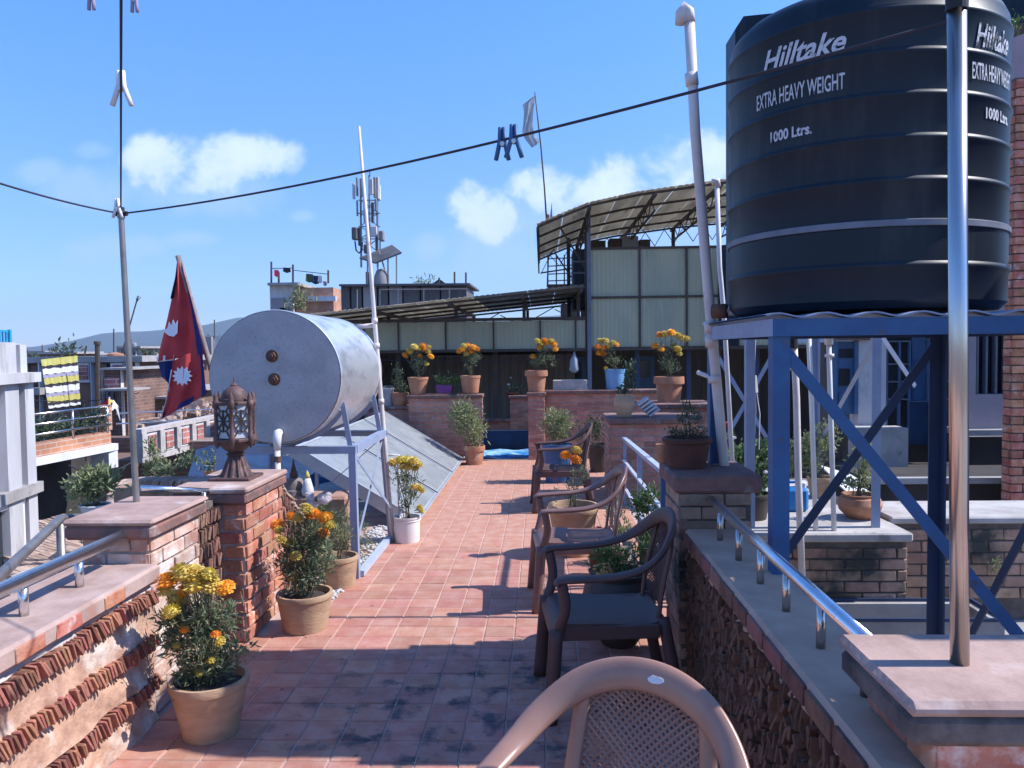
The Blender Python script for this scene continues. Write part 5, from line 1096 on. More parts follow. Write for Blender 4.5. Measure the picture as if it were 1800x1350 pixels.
potted('potted_marigold', 'rightmost marigold in a thick rimmed clay pot by the cream pipe', 'potted plant', 9.65, (1176, 708), (1176, 662), 26, 19, 'terracotta', [(1180, 638, 16, 26), (1172, 610, 16, 12)], L0=.040, W0=.012, n=520, zb=at(1176, 709, 9.65).z, style='rim',
       flowers=[(1160, 589, 7), (1169, 588, 7), (1180, 585, 7), (1191, 590, 7), (1199, 594, 6.5), (1207, 596, 6.5), (1151, 608, 6), (1162, 614, 5.5), (1183, 609, 7), (1191, 614, 6.5), (1194, 622, 5)], group=MG, mats2='flower_yellow')
potted('potted_marigold', 'short marigold with three orange heads in a tan basin between chairs', 'potted plant', 6.2, (1008, 965), (1008, 886), 43, 30, 'terracotta_pale', [(1018, 838, 15, 26), (1006, 856, 16, 14), (990, 872, 30, 10)], L0=.030, W0=.008, n=420,
       flowers=[(995, 801, 9.5), (1013, 792, 9), (1012, 809, 10)], group=MG, mats2='flower_yellow')
potted('potted_bush', 'feathery pale green plant in a clay pot before the far opening', 'potted plant', 11.15, (834, 812), (835, 783), 19, 15, 'terracotta', [(816, 722, 22, 20), (826, 748, 26, 26), (834, 768, 14, 16), (806, 730, 14, 18)], leaf='leaf_pale', L0=.075, W0=.016, n=900, style='rim', up=-.1, droop=.25)
potted('potted_bush', 'round pale green plant in a blue pot behind the far chair', 'potted plant', 9.6, (980, 845), (980, 780), 26, 20, 'blue', [(976, 742, 28, 24), (985, 758, 22, 18)], leaf='leaf_pale', L0=.06, W0=.016, n=1000)
potted('potted_bush', 'dark leafed plant in a black clay pot left of the brick block', 'potted plant', 10.4, (1053, 825), (1052, 780), 20, 15, 'jar', [(1048, 752, 20, 20), (1040, 766, 14, 14), (1058, 765, 12, 12)], leaf='leaf_dark', L0=.05, W0=.022, n=420)
potted('potted_bush', 'purplish dark sparse plant between the round plant and the black pot', 'potted plant', 10.9, (1018, 812), (1018, 788), 16, 13, 'jar', [(1016, 758, 20, 22)], leaf='leaf_dark', L0=.045, W0=.012, n=340)
# on and beside the right pillar
potted('broad_bowl', 'broad dark red clay bowl with sparse plants on the right pillar', 'potted plant', 4.12, (1208, 828), (1209, 768), 40, 32, 'terracotta_dark', [(1212, 742, 26, 26), (1228, 760, 18, 12), (1190, 762, 18, 8), (1205, 722, 14, 22)], leaf='leaf_dark', L0=.022, W0=.008, n=240, zb=.985, style='bowl')
p = at(1166, 822, 4.3); t = empty('small_vase', (p.x, p.y, .985), 'small red clay cup with a white handle beside the broad bowl', 'vase')
f = MB(); f.lathe([(.02, 0), (.03, 0), (.036, .04), (.034, .075), (.042, .098), (.036, .1), (.03, .07), (.01, .02)], 20, (p.x, p.y, .985)); f.build('cup', 'terracotta', t, angle=40)
f = MB(); f.tube([(p.x+.034, p.y, 1.06), (p.x+.058, p.y, 1.05), (p.x+.058, p.y, 1.02), (p.x+.035, p.y, 1.0)], .006, 8); f.build('handle', 'white', t, smooth=True)
b = at(1085, 1140, 4.3)
potted('big_jar', 'big dark round jar with grassy greens behind the nearest dark chair', 'potted plant', 4.30, (1088, 1135), (1090, 1003), 52, 30, 'jar', [(1085, 985, 48, 26), (1120, 965, 24, 24), (1060, 970, 18, 18)], leaf='leaf_green', L0=.045, W0=.009, n=330, style='jar')
potted('potted_bush', 'bright green leafy plant by the post of the pale blue rail', 'potted plant', 5.9, (1142, 980), (1142, 925), 22, 17, 'jar', [(1138, 880, 30, 24), (1160, 896, 14, 14), (1128, 900, 14, 16)], leaf='leaf_green', L0=.045, W0=.014, n=420)
potted('potted_bush', 'pale variegated plant in a grey pot behind the middle chair', 'potted plant', 5.55, (1088, 1010), (1088, 955), 24, 19, 'plaster_grey', [(1085, 905, 16, 18), (1092, 935, 14, 20)], leaf='leaf_pale', L0=.045, W0=.016, n=420)
potted('potted_bush', 'plant with one dark red bloom between the two nearer chairs', 'potted plant', 5.6, (1052, 1010), (1052, 968), 16, 13, 'terracotta_dark', [(1052, 952, 12, 14)], leaf='leaf_dark', L0=.03, W0=.01, n=420, flowers=[(1052, 934, 10)], fm='flower_red')
potted('potted_sapling', 'thin dark sapling in a bulging jar on the brick block', 'potted plant', 8.42, (1097, 729), (1098, 692), 14.5, 11, 'terracotta_pale', [(1107, 648, 8, 16), (1106, 672, 9, 16), (1100, 686, 8, 6)], leaf='leaf_dark', L0=.05, W0=.02, n=620, zb=at(1097, 733, 8.42).z, style='jar')
# louvre blocks, trough, planters on the walls
t = empty('louvre_block', at(1137, 732, 8.45), 'two white slanted concrete louvres resting on the brick block', 'concrete block')
for k in range(5):
    a = at(1120+k*5, 712+k*4.6, 8.45+.02*k); b = at(1138+k*5, 699+k*4.6, 8.45+.02*k); f = MB(); f.bar(a, b, .16, .022, (.3, 0, 1)); f.build('louvre', 'white_dirty', t)
z0 = at(1000, 686, 11.8).z
t = empty('trough_planter', at(1002, 686, 11.8), 'long pale concrete trough on the wall between pier and blue bucket', 'planter')
xa, xb2 = at(972, 680, 11.8).x, at(1032, 680, 11.8).x; f = MB(); f.bbox(xa, xb2, 11.76, 11.94, z0-.0, at(1000, 668, 11.8).z, .008); f.build('trough', 'concrete_pale', t)
t = empty('purple_planter', at(781, 691, 11.7), 'purple plastic planter with bright green leaves between two marigold pots', 'planter')
a, b_ = at(767, 691, 11.7), at(796, 677, 11.7); f = MB(); f.slab([(a.x+.02, 11.63, a.z), (b_.x-.02, 11.63, a.z), (b_.x, 11.63, b_.z), (a.x, 11.63, b_.z)], (0, .16, 0)); f.build('box', 'purple', t)
foliage(t, [(780, 670, 17, 9), (803, 670, 9, 11)], 11.7, at(781, 682, 11.7), 'leaf_green', .05, .02, 900, stems=4)
t = potted('potted_bush', 'small clay pot with a thin dark plant on the lower wall step left', 'potted plant', 11.85, (703, 712), (703, 690), 15, 12, 'terracotta', [(698, 662, 14, 28), (706, 680, 12, 10)], leaf='leaf_dark', L0=.05, W0=.018, n=420, zb=at(703, 714, 11.85).z)
z0 = at(680, 714, 11.85).z; p = at(683, 712, 11.9); t = empty('grey_bucket', (p.x, p.y, z0), 'grey plastic bucket at the left end of the lower wall step', 'bucket')
f = MB(); f.lathe([(.06, 0), (.075, .0), (.085, .24), (.092, .25), (.09, .27), (.08, .27), (.07, .02)], 24, (p.x, p.y, z0)); f.build('body', 'plaster_grey', t, angle=40)
f = MB(); f.tube([(p.x-.09, p.y, z0+.25), (p.x-.05, p.y-.03, z0+.3), (p.x+.05, p.y-.03, z0+.3), (p.x+.09, p.y, z0+.25)], .005, 6); f.build('handle', 'steel_pole', t)
t = potted('potted_bush', 'plant with a pale bloom on the inner wall seen through the far opening', 'potted plant', 13.0, (900, 712), (900, 690), 12, 9, 'terracotta_dark', [(905, 682, 20, 8)], leaf='leaf_dark', L0=.06, W0=.02, n=500, zb=.86, flowers=[(894, 676, 2.6), (898, 664, 1.6)], fm='flower_white')
# on the right slab
potted('potted_bush', 'leafy bush with white flecks for sunlit leaves in a dark pot on the slab', 'potted plant', 5.35, (1320, 914), (1320, 866), 34, 26, 'jar', [(1320, 845, 40, 26), (1318, 805, 30, 34), (1340, 795, 20, 26), (1295, 812, 20, 30), (1342, 835, 18, 30)], leaf='leaf_bright', L0=.034, W0=.020, n=620, zb=.455, flowers=[(1300, 800, 4), (1325, 783, 5), (1338, 815, 4), (1312, 830, 4), (1345, 830, 4), (1290, 770, 4), (1330, 850, 4), (1300, 852, 4)], fm='flower_white')  # white heads are added to paint sunlight on the leaves
potted('potted_bush', 'tall stem with one red bloom behind the leafy bush on the slab', 'potted plant', 5.75, (1288, 880), (1288, 855), 18, 14, 'terracotta', [(1284, 790, 10, 30), (1292, 830, 14, 20)], leaf='leaf_green', L0=.03, W0=.014, n=260, zb=.455, flowers=[(1279, 748, 7)], fm='flower_red')
potted('potted_bush', 'wide olive plant in a tan pot behind the slim white pipes', 'potted plant', 6.1, (1443, 884), (1443, 838), 24, 18, 'terracotta_pale', [(1405, 790, 26, 32), (1440, 775, 34, 34), (1466, 752, 16, 20), (1425, 812, 24, 20), (1390, 815, 16, 24)], leaf='leaf_pale', L0=.035, W0=.012, n=440, zb=.455)
potted('potted_bush', 'olive plant in a bellied terracotta pot at the right end of the slab', 'potted plant', 5.35, (1511, 917), (1511, 868), 30, 20, 'terracotta', [(1512, 800, 22, 24), (1520, 832, 16, 24), (1500, 850, 22, 14)], leaf='leaf_pale', L0=.030, W0=.012, n=620, zb=.455, style='jar')
p = at(1396, 898, 5.6); t = empty('jerry_can', (p.x, p.y, .455), 'bright blue plastic jerry can standing on the slab', 'jerry can')
f = MB(); f.bbox(p.x-.085, p.x+.085, p.y-.06, p.y+.06, .455, .62, .02); f.build('body', 'jerry', t, angle=40)
f = MB(); f.tube([(p.x-.06, p.y, .615), (p.x-.05, p.y, .655), (p.x+.03, p.y, .655), (p.x+.04, p.y, .615)], .011, 8); f.build('handle', 'jerry', t, smooth=True)
f = MB(); f.lathe([(.022, 0), (.022, .03), (.015, .035)], 14, (p.x+.06, p.y, .618)); f.build('cap', 'white', t)
for lbl, q in (('white roofing board lying slanted behind the tan pot', [(1442, 820), (1500, 838), (1515, 850), (1470, 846)]), ('pale bent board leaning under the white board on the slab', [(1470, 850), (1522, 862), (1538, 880), (1490, 868)])):
    f = MB(); y_ = 6.3 if 'roofing' in lbl else 5.9; f.slab([tuple(at(x, yy, y_+(.3 if i in (0, 1) else -.1))) for i, (x, yy) in enumerate(q)], (0, 0, .012)); f.build('roofing_board', 'white', label=lbl, cat='board')
for k, (x, y_) in enumerate(((1664, 972), (1748, 990))):
    t = empty('wall_weed', at(x, y_, 5.2), ['small flowering weed on the mossy wall behind the navy post', 'small pale weed on the mossy wall right of the steel pole'][k], 'weed')
    foliage(t, [(x, y_, 10, 18 if k else 14)], 5.18, at(x, y_+16, 5.22), 'leaf_pale', .022, .008, 260, stems=4)
# left garden ornaments
sx_ = at(517, 870, 6.3); t = empty('garden_wall', (-2.3, 6.3, -.03), 'low dark garden wall behind the lantern pillar carrying two ornaments', 'wall')
f = MB(); f.bbox(sx_.x-.5, sx_.x+.45, 6.2, 6.5, -.03, sx_.z, .02); f.build('wall', 'brick_old', t)
t = empty('stupa_ornament', sx_, 'small brown stone stupa ornament on the garden wall', 'ornament')
f = MB(); s_ = 6.3/FPX
f.lathe([(21*s_, 0), (21*s_, 10*s_), (18*s_, 11*s_), (18*s_, 22*s_), (15*s_, 28*s_), (9*s_, 31*s_)], 20, tuple(sx_)); f.build('drum', 'stone_stupa', t, angle=30)
f = MB(); f.lathe([(7*s_, 30*s_), (8*s_, 36*s_), (6*s_, 42*s_), (4*s_, 46*s_), (4.5*s_, 48*s_), (2.5*s_, 54*s_), (.5*s_, 66*s_)], 14, tuple(sx_)); f.build('spire', 'lantern', t, angle=30)
wx = at(541, 870, 6.25); t = empty('stupa_ornament', wx, 'slim white ornament with a yellow top next to the stone stupa', 'ornament')
f = MB(); f.lathe([(10*s_, 0), (11*s_, 8*s_), (8*s_, 20*s_), (5*s_, 30*s_)], 16, tuple(wx)); f.build('body', 'white', t, smooth=True)
f = MB(); f.lathe([(5*s_, 30*s_), (4*s_, 36*s_), (.5*s_, 44*s_)], 12, tuple(wx)); f.build('tip', 'cloth_yellow', t, smooth=True)
t = empty('flower_bush', at(565, 905, 5.9), 'white flowering bush under the front beam of the boiler stand', 'bush')
foliage(t, [(560, 895, 24, 16)], 5.9, at(565, 925, 5.9), 'leaf_green', .03, .012, 420, stems=6)
for k in range(16): piece('flower', FL['flower_white'][k % 3], t, at(560+random.uniform(-22, 20), 880+random.uniform(-10, 9), 5.8+random.uniform(-.05, .05)), (.03,)*3, (random.random(), random.random(), 3))
t = potted('potted_bush', 'variegated plant outside the left pillar below the pole', 'potted plant', 5.4, (168, 905), (168, 886), 26, 20, 'white_dirty', [(165, 850, 34, 24), (148, 868, 22, 20), (190, 845, 22, 20), (140, 850, 14, 14)], leaf='leaf_pale', L0=.06, W0=.022, n=360, zb=None)
t = potted('potted_bush', 'small dusty plant behind the cap of the lantern pillar', 'potted plant', 7.5, (372, 842), (372, 828), 14, 10, 'terracotta', [(372, 815, 24, 11)], leaf='leaf', L0=.06, W0=.016, n=420, zb=None)

# ================================================================== neighbouring shed with sheet walls and canopies
YS = 14.0
def X(px, Y, py=615): return at(px, py, Y).x
def Zp(py, Y, px=1000): return at(px, py, Y).z
t = empty('rooftop_shed', (0, YS, -.5), 'rooftop shed beyond the wall, clad in greenish corrugated sheets over a dark open storey', 'shed')
def corr_panel(px0, px1, py0, py1, Y, nm='panel', m='poly', pitch=.075, amp=.006):
    x0, x1 = X(px0, Y)+.012, X(px1, Y)-.012; z0, z1 = Zp(py1, Y), Zp(py0, Y); n_ = max(6, int((x1-x0)/pitch*4)); V = []
    for zz in (z0, z1):
        for i in range(n_+1): xx = x0+(x1-x0)*i/n_; V.append((xx, Y+amp*math.sin(2*math.pi*(xx-x0)/pitch), zz))
    f = MB(); w_ = n_+1; n1 = len(V); f.add(V+[(a, b+.006, c) for a, b, c in V], [(i, i+1, w_+i+1, w_+i) for i in range(n_)]+[(n1+i+1, n1+i, n1+w_+i, n1+w_+i+1) for i in range(n_)])
    return f.build(nm, m, t, smooth=True)
cols = [560, 640, 701, 784, 868, 950, 1012, 1034]
for a, b in zip(cols, cols[1:]): corr_panel(a, b, 563, 612, YS)
cols = [1038, 1125, 1207, 1290, 1375, 1460]
for a, b in zip(cols, cols[1:]): corr_panel(a, b, 440, 522, YS); corr_panel(a, b, 526, 611, YS)
for px in (560, 640, 701, 784, 868, 950, 1012):
    f = MB(); x = X(px, YS); f.box(x-.015, x+.015, YS-.03, YS+.03, Zp(614, YS), Zp(561, YS)); f.build('mullion', 'truss', t)
for px in (1125, 1207, 1290, 1375, 1460):
    f = MB(); x = X(px, YS); f.box(x-.017, x+.017, YS-.03, YS+.03, Zp(614, YS), Zp(437, YS)); f.build('mullion', 'truss', t)
f = MB(); f.box(X(556, YS), X(1032, YS), YS-.04, YS+.04, Zp(562.5, YS), Zp(557, YS)); f.build('top_frame', 'truss', t)
f = MB(); f.box(X(556, YS), X(1470, YS), YS-.035, YS+.04, Zp(617, YS), Zp(612, YS)); f.build('bottom_frame', 'truss', t)
f = MB(); f.box(X(1032, YS), X(1470, YS), YS-.035, YS+.04, Zp(440, YS), Zp(436, YS)); f.box(X(1040, YS), X(1465, YS), YS-.033, YS+.035, Zp(526, YS), Zp(522, YS)); f.build('middle_frame', 'truss', t)
f = MB(); x = X(1036, YS); f.box(x-.035, x+.035, YS-.06, YS+.02, -.6, Zp(365, YS)); f.build('post', 'strap', t)
for px in (700, 870, 1120, 1210, 1330):
    f = MB(); x = X(px, 14.4); f.box(x-.04, x+.04, 14.36, 14.44, -.6, Zp(612, 14.4)); f.build('post', 'blue_dark' if px > 1000 else 'truss', t)
x0, x1 = X(540, YS), X(1500, YS)
f = MB(); f.box(x0, x1, YS+.06, 17.6, Zp(612, YS)+.02, Zp(612, YS)+.10); f.build('floor_slab', 'concrete', t)
f = MB(); f.box(x0, x1, 17.6, 17.75, -.6, Zp(612, YS)+.1); f.build('rear_wall', 'brown_wall', t)
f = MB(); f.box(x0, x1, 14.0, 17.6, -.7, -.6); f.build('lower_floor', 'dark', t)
f = MB(); f.box(x1, x1+.15, 14.05, 17.75, -.6, Zp(437, YS)); f.build('end_wall', 'brown_wall', t)
f = MB(); f.box(x0-.15, x0, 14.05, 17.75, -.6, Zp(612, YS)); f.build('end_wall', 'brown_wall', t)
f = MB(); f.box(X(1038, YS), X(1470, YS), 17.3, 17.4, Zp(612, YS)+.1, Zp(455, 17.3)); f.build('upper_rear_wall', 'brown_wall', t)
for k in range(40):     # curtain folds in the open storey
    pass
cu = empty('curtain', (X(880, 16.5), 16.5, -.5), 'grey brown curtain hanging in the dark storey under the sheets', 'curtain')
f = MB(); V = []; nn = 70; xa, xb2 = X(735, 16.5), X(1010, 16.5)
for zz in (-.5, Zp(622, 16.5)):
    for i in range(nn+1): V.append((xa+(xb2-xa)*i/nn, 16.5+.03*math.sin(i*1.3), zz))
f.add(V, [(i, i+1, nn+2+i, nn+1+i) for i in range(nn)]); f.build('cloth', 'brown_wall', cu, smooth=True)
for k, (pa, pb) in enumerate((((668, 633), (930, 637)), ((700, 626), (1030, 629)))):
    f = MB(); f.tube([at(*pa, 13.6), at(*pb, 13.6)], .006, 5); f.build('cable', 'rope', label=['lower thin cable stretched in front of the dark open storey', 'upper thin cable stretched right under the sheet wall'][k], cat='cable')
# dark blue door and window inside the storey
for px0, px1, nm in ((985, 1030, 'tall blue door in the dark storey behind the trough'), (1110, 1150, 'narrow blue shutter in the dark storey behind the sapling')):
    d_ = empty('blue_door', (X((px0+px1)/2, 16.9), 16.9, -.5), nm, 'door'); f = MB(); f.box(X(px0, 16.9), X(px1, 16.9), 16.88, 16.94, -.5, Zp(628, 16.9)); f.build('leaf', 'door_blue', d_)
    f = MB(); f.box(X(px0+8, 16.9), X(px1-8, 16.9), 16.86, 16.885, Zp(665, 16.9), Zp(636, 16.9)); f.build('pane', 'window_dark', d_)
f = MB(); q = at(1010, 640, 13.0); f.lathe([(.012, .2), (.02, .15), (.07, .07), (.075, -.02), (.09, -.09), (.05, -.13), (.01, -.14)][::-1], 14, tuple(q), flute=lambda j: .75+.35*math.sin(j*2.4)**2); f.build('plastic_bag', 'pale_tarp', smooth=True, label='pale translucent plastic bag hanging above the concrete trough', cat='bag')
# curved upper canopy
t = empty('curved_canopy', (2.2, 15.5, 2.0), 'curved tan sheet canopy on dark trusses above the greenish sheet wall', 'canopy')
def prof_z(x):
    pts_ = [(-.06, 3.57), (.35, 3.74), (.77, 3.90), (1.56, 4.06), (3.04, 4.24), (5.0, 4.38)]
    for (a, za_), (b, zb_) in zip(pts_, pts_[1:]):
        if x <= b: s = (x-a)/(b-a); return za_+(zb_-za_)*s
    return 4.38
YC0, YC1 = 13.0, 18.0
seams = [-.06, .38, .80, 1.25, 1.7, 2.2, 2.7, 3.2, 3.8, 4.4, 5.0]
def canopy_sheets(t, seams, zf, Y0, Y1, m='poly_roof'):
    for a, b in zip(seams, seams[1:]):
        V = []; nn = 10
        for yy in (Y0, Y1):
            for i in range(nn+1): xx = a+.004+(b-a-.008)*i/nn; V.append((xx, yy, zf(xx)+.05+.008*math.sin(xx*70)))
        n1 = len(V); f = MB(); f.add(V+[(p, q, r+.006) for p, q, r in V], [(i+1, i, nn+1+i, nn+2+i) for i in range(nn)]+[(n1+i, n1+i+1, n1+nn+2+i, n1+nn+1+i) for i in range(nn)]); f.build('roof_sheet', m, t, smooth=True)
canopy_sheets(t, seams, prof_z, YC0, YC1)
for yy in (13.1, 14.3, 15.6, 16.8, 17.9):
    f = MB(); xs_ = [-.04+k*.28 for k in range(18)]; f.tube([(x, yy, prof_z(x)+.012) for x in xs_], .022, 6); f.build('purlin', 'truss', t)
for x in (-.04, .8, 1.85, 2.9, 4.0):
    f = MB(); f.bar((x, YC0, prof_z(x)-.03), (x, YC1, prof_z(x)-.03), .05, .05); f.build('rafter', 'truss', t)
    f = MB(); f.bar((x, YC0+.1, prof_z(x)-.28), (x, YC1-.1, prof_z(x)-.28), .03, .03)
    for k in range(6):
        ya = YC0+.1+k*.8; f.bar((x, ya, prof_z(x)-.28), (x, ya+.4, prof_z(x)-.05), .016); f.bar((x, ya+.4, prof_z(x)-.05), (x, ya+.8, prof_z(x)-.28), .016)
    f.build('truss_web', 'truss', t)
for yy in (17.85,):
    f = MB(); f.bar((-.0, yy, prof_z(0)-.3), (5.0, yy, prof_z(5)-.42), .03)
    for k in range(12): x = k*.42; f.bar((x, yy, prof_z(x)-.33), (x+.21, yy, prof_z(x+.2)), .015); f.bar((x+.21, yy, prof_z(x+.2)), (x+.42, yy, prof_z(x+.42)-.33), .015)
    f.build('edge_truss', 'truss', t)
for x, y in ((.80, 14.03), (.80, 17.7), (.55, 15.9), (2.9, 17.7)):
    f = MB(); f.box(x-.035, x+.035, y-.035, y+.035, 1.6, prof_z(x)-.03); f.build('post', 'truss', t)
f = MB(); f.bar((.78, 14.05, 3.0), (.35, 14.05, prof_z(.35)-.03), .03); f.bar((.78, 17.6, 3.0), (.3, 17.6, prof_z(.3)), .03); f.build('brace', 'truss', t)
# lower canopy
t = empty('low_canopy', (-1.5, 15.5, 1.7), 'long low tan sheet canopy left of the tall sheet wall', 'canopy')
def lowz(x): return 2.17+(x+3.8)*.092
canopy_sheets(t, [-3.9+k*.46 for k in range(11)], lowz, 13.0, 18.0)
for yy in (13.1, 14.2, 15.4, 16.6, 17.9): f = MB(); f.tube([(-3.9, yy, lowz(-3.9)), (.7, yy, lowz(.7))], .022, 6); f.build('purlin', 'truss', t)
for x in (-3.85, -2.7, -1.5, -.3, .65): 
    f = MB(); f.bar((x, 13.0, lowz(x)-.03), (x, 18.0, lowz(x)-.03), .05); f.build('rafter', 'truss', t)
    f = MB(); f.box(x-.03, x+.03, 14.06, 14.12, Zp(612, YS)+.1, lowz(x)-.02); f.build('post', 'truss', t)
    f = MB(); f.box(x-.03, x+.03, 17.72, 17.78, 1.6, lowz(x)-.02); f.build('post', 'truss', t)
    if x < .5: f = MB(); f.bar((x+.03, 17.6, lowz(x)-.28), (x+.6, 17.6, lowz(x+.6)-.02), .02); f.bar((x+.6, 17.6, lowz(x)-.02), (x+1.1, 17.6, lowz(x)-.28), .02); f.build('truss_web', 'truss', t)
# rooftop rail, dark cistern and jumble beside the tall wall
t = empty('roof_railing', (.3, 16.2, 2.6), 'thin steel railing on the roof left of the tall sheet wall', 'railing')
for py in (455, 468, 482, 494): f = MB(); f.tube([at(962, py, 15.6), at(1008, py-2, 15.6)], .012, 6); f.build('rail', 'grille', t)
for px in (963, 978, 992): f = MB(); f.tube([at(px, 448, 15.6), at(px, 503, 15.6)], .015, 6); f.build('post', 'grille', t)
f = MB(); f.tube([at(962, 505, 15.6), at(964, 450, 15.6), at(975, 438, 15.6)], .016, 6); f.build('curved_post', 'grille', t)
t = empty('dark_cistern', at(1021, 545, 15.3), 'tall dark cistern standing between the railing and the sheet wall', 'cistern')
a = at(1006, 440, 15.3); b = at(1033, 545, 15.3); f = MB(); f.bbox(a.x, b.x, 15.1, 15.9, b.z, a.z, .03); f.build('body', 'tank', t)
for py in (460, 480, 505): f = MB(); q = at(1006, py, 15.08); f.box(a.x-.01, b.x+.01, 15.07, 15.1, q.z-.015, q.z+.015); f.build('band', 'strap', t)
t = empty('dark_cistern', at(1270, 545, 13.7), 'dark blue sheet screen with a ladder behind the thin white pipe', 'screen')
f = MB(); f.box(X(1264, 13.6), X(1300, 13.6), 13.6, 13.7, Zp(612, 13.6), Zp(437, 13.6)); f.build('body', 'tank', t)
f = MB(); 
for px in (1278, 1291): f.tube([at(px, 450, 13.5), at(px, 545, 13.5)], .012, 6)
for py in range(460, 545, 14): f.tube([at(1278, py, 13.5), at(1291, py, 13.5)], .008, 6)
f.build('ladder', 'galv', t)
for k, (px, py, w, h, m) in enumerate(((1050, 432, 14, 8, 'truss'), (1082, 430, 12, 10, 'truss'), (1105, 428, 16, 12, 'grey_wall'), (1132, 430, 10, 8, 'truss'), (985, 506, 22, 6, 'tan_wall'), (1000, 548, 14, 14, 'white_dirty'))):
    p = at(px, py, 16.5); s_ = 16.5/FPX; f = MB(); f.bbox(p.x-w*s_, p.x+w*s_, 16.4, 16.8, p.z-h*s_-.0, p.z+h*s_, .02); f.add(*jitter_box(k)) if False else None
    f.build('stored_box', m, label=['small dark box on the roof under the curved canopy', 'second dark box under the curved canopy', 'grey box under the middle of the curved canopy', 'rightmost dark box under the curved canopy', 'brown plank stack on the low canopy roof', 'white sack behind the end of the low canopy'][k], cat='box')
# pennant mast at the canopy's corner
t = empty('pennant_mast', at(962, 392, 13.2), 'thin bent mast with a limp pale pennant at the left end of the curved canopy', 'flag mast')
f = MB(); f.tube([at(961, 392, 13.2), at(957, 330, 13.2), at(951, 260, 13.2), at(946, 215, 13.2), at(940, 162, 13.2)], [.014, .013, .012, .011, .008], 7); f.build('mast', 'truss', t, smooth=True)
rows = [((936, 171), (941, 167)), ((918, 184), (940, 178)), ((921, 196), (938, 190)), ((920, 215), (937, 205)), ((918, 232), (936, 220)), ((922, 244), (940, 240)), ((932, 256), (948, 247)), ((935, 260), (948, 251))]
V = []; 
for i, (a, b) in enumerate(rows):
    for j in range(9): u = j/8; q = at(a[0]+(b[0]-a[0])*u, a[1]+(b[1]-a[1])*u, 13.2+.05*math.sin(u*7+i)); V.append(tuple(q))
f = MB(); f.add(V, [(i*9+j, i*9+j+1, (i+1)*9+j+1, (i+1)*9+j) for i in range(len(rows)-1) for j in range(8)]); f.build('pennant', 'pale_tarp', t, smooth=True)
for k, (pts_, m) in enumerate(((((957, 392), (962, 376), (966, 378), (965, 394)), 'terracotta'), (((966, 388), (970, 354), (971, 384)), 'cloth_mauve'))):
    f = MB(); f.slab([tuple(at(x, y, 13.15)) for x, y in pts_], (0, .01, 0)); f.build('small_flag', m, label=['tiny orange flag at the foot of the pennant mast', 'tiny grey flag at the foot of the pennant mast'][k], cat='flag')

# ================================================================== house on the right
YH = 9.0
t = empty('terrace_house', (5.2, YH, -.3), 'pale terrace house with blue doors behind the blue tank stand', 'house')
def hbox(px0, px1, py0, py1, y0, y1, nm, m, par=None): 
    f = MB(); f.box(X(px0, y0), X(px1, y0), y0, y1, Zp(py1, y0, (px0+px1)/2), Zp(py0, y0, (px0+px1)/2)); return f.build(nm, m, par or t)
hbox(1509.5, 1558, 420, 835, YH, YH+.25, 'wall', 'white_dirty'); hbox(1455, 1509, 420, 596, YH, YH+.25, 'lintel_wall', 'white_dirty'); hbox(1440, 1467, 420, 835, YH+.5, YH+.7, 'side_wall', 'brown_wall')
hbox(1400, 1452, 590, 602, YH-.05, YH+.2, 'beam', 'railblue'); hbox(1470, 1530, 588, 598, YH-.06, YH-.002, 'eave_board', 'tan_wall')
d = hbox(1467.5, 1509, 600, 728, YH+.06, YH+.12, 'door', 'door_blue')
hbox(1466, 1472, 600, 728, YH+.0, YH+.055, 'door_frame', 'door_blue', d); hbox(1503, 1509, 600, 728, YH, YH+.055, 'door_frame', 'door_blue', d)
hbox(1476, 1501, 613, 629, YH+.045, YH+.058, 'transom_pane', 'window_dark', d); hbox(1476, 1494, 648, 678, YH+.045, YH+.058, 'pane', 'window_dark', d); hbox(1476, 1494, 690, 722, YH+.045, YH+.058, 'door_panel', 'door_blue', d)
hbox(1500, 1700, 420, 566, YH, YH+.25, 'upper_wall', 'white_dirty')
w = hbox(1558.5, 1602, 566, 752, YH+.12, YH+.16, 'window', 'window_dark')
for px in (1560, 1582, 1600): hbox(px-1.6, px+1.6, 600, 752, YH+.07, YH+.115, 'window_bar', 'door_blue', w)
for py in (600, 640, 671, 702): hbox(1559, 1602, py-1.2, py+1.2, YH+.075, YH+.11, 'window_bar', 'strap', w)
d = hbox(1603, 1627, 590, 780, YH+.1, YH+.16, 'door', 'door_blue'); hbox(1607, 1623, 632, 712, YH+.085, YH+.098, 'door_panel', 'blue', d)
w = hbox(1628, 1668, 566, 752, YH+.12, YH+.16, 'window', 'window_dark'); 
for px in (1632, 1646, 1664): hbox(px-1.4, px+1.4, 596, 752, YH+.07, YH+.115, 'window_bar', 'door_blue', w)
for py in (596, 630, 670, 702): hbox(1628, 1668, py-1.2, py+1.2, YH+.075, YH+.11, 'window_bar', 'strap', w)
hbox(1603, 1668, 706, 782, YH+.03, YH+.08, 'blue_dado', 'tarp_navy')
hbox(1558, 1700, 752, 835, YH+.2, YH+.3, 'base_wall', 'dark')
hbox(1511, 1598, 753, 828, YH-.35, YH-.05, 'planter_box', 'concrete_pale'); hbox(1510, 1640, 829, 836, YH-.45, YH-.0, 'ledge', 'concrete')
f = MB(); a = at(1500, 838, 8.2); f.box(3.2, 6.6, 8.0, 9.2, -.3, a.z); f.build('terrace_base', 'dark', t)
hbox(1698, 1716, 430, 755, 8.6, 8.8, 'lavender_wall', 'lav'); hbox(1716, 1772, 693, 755, 8.6, 8.8, 'lavender_wall', 'lav'); hbox(1772, 1900, 430, 755, 8.6, 8.8, 'lavender_wall', 'lav'); hbox(1716, 1772, 430, 572, 8.6, 8.8, 'lavender_wall', 'lav')
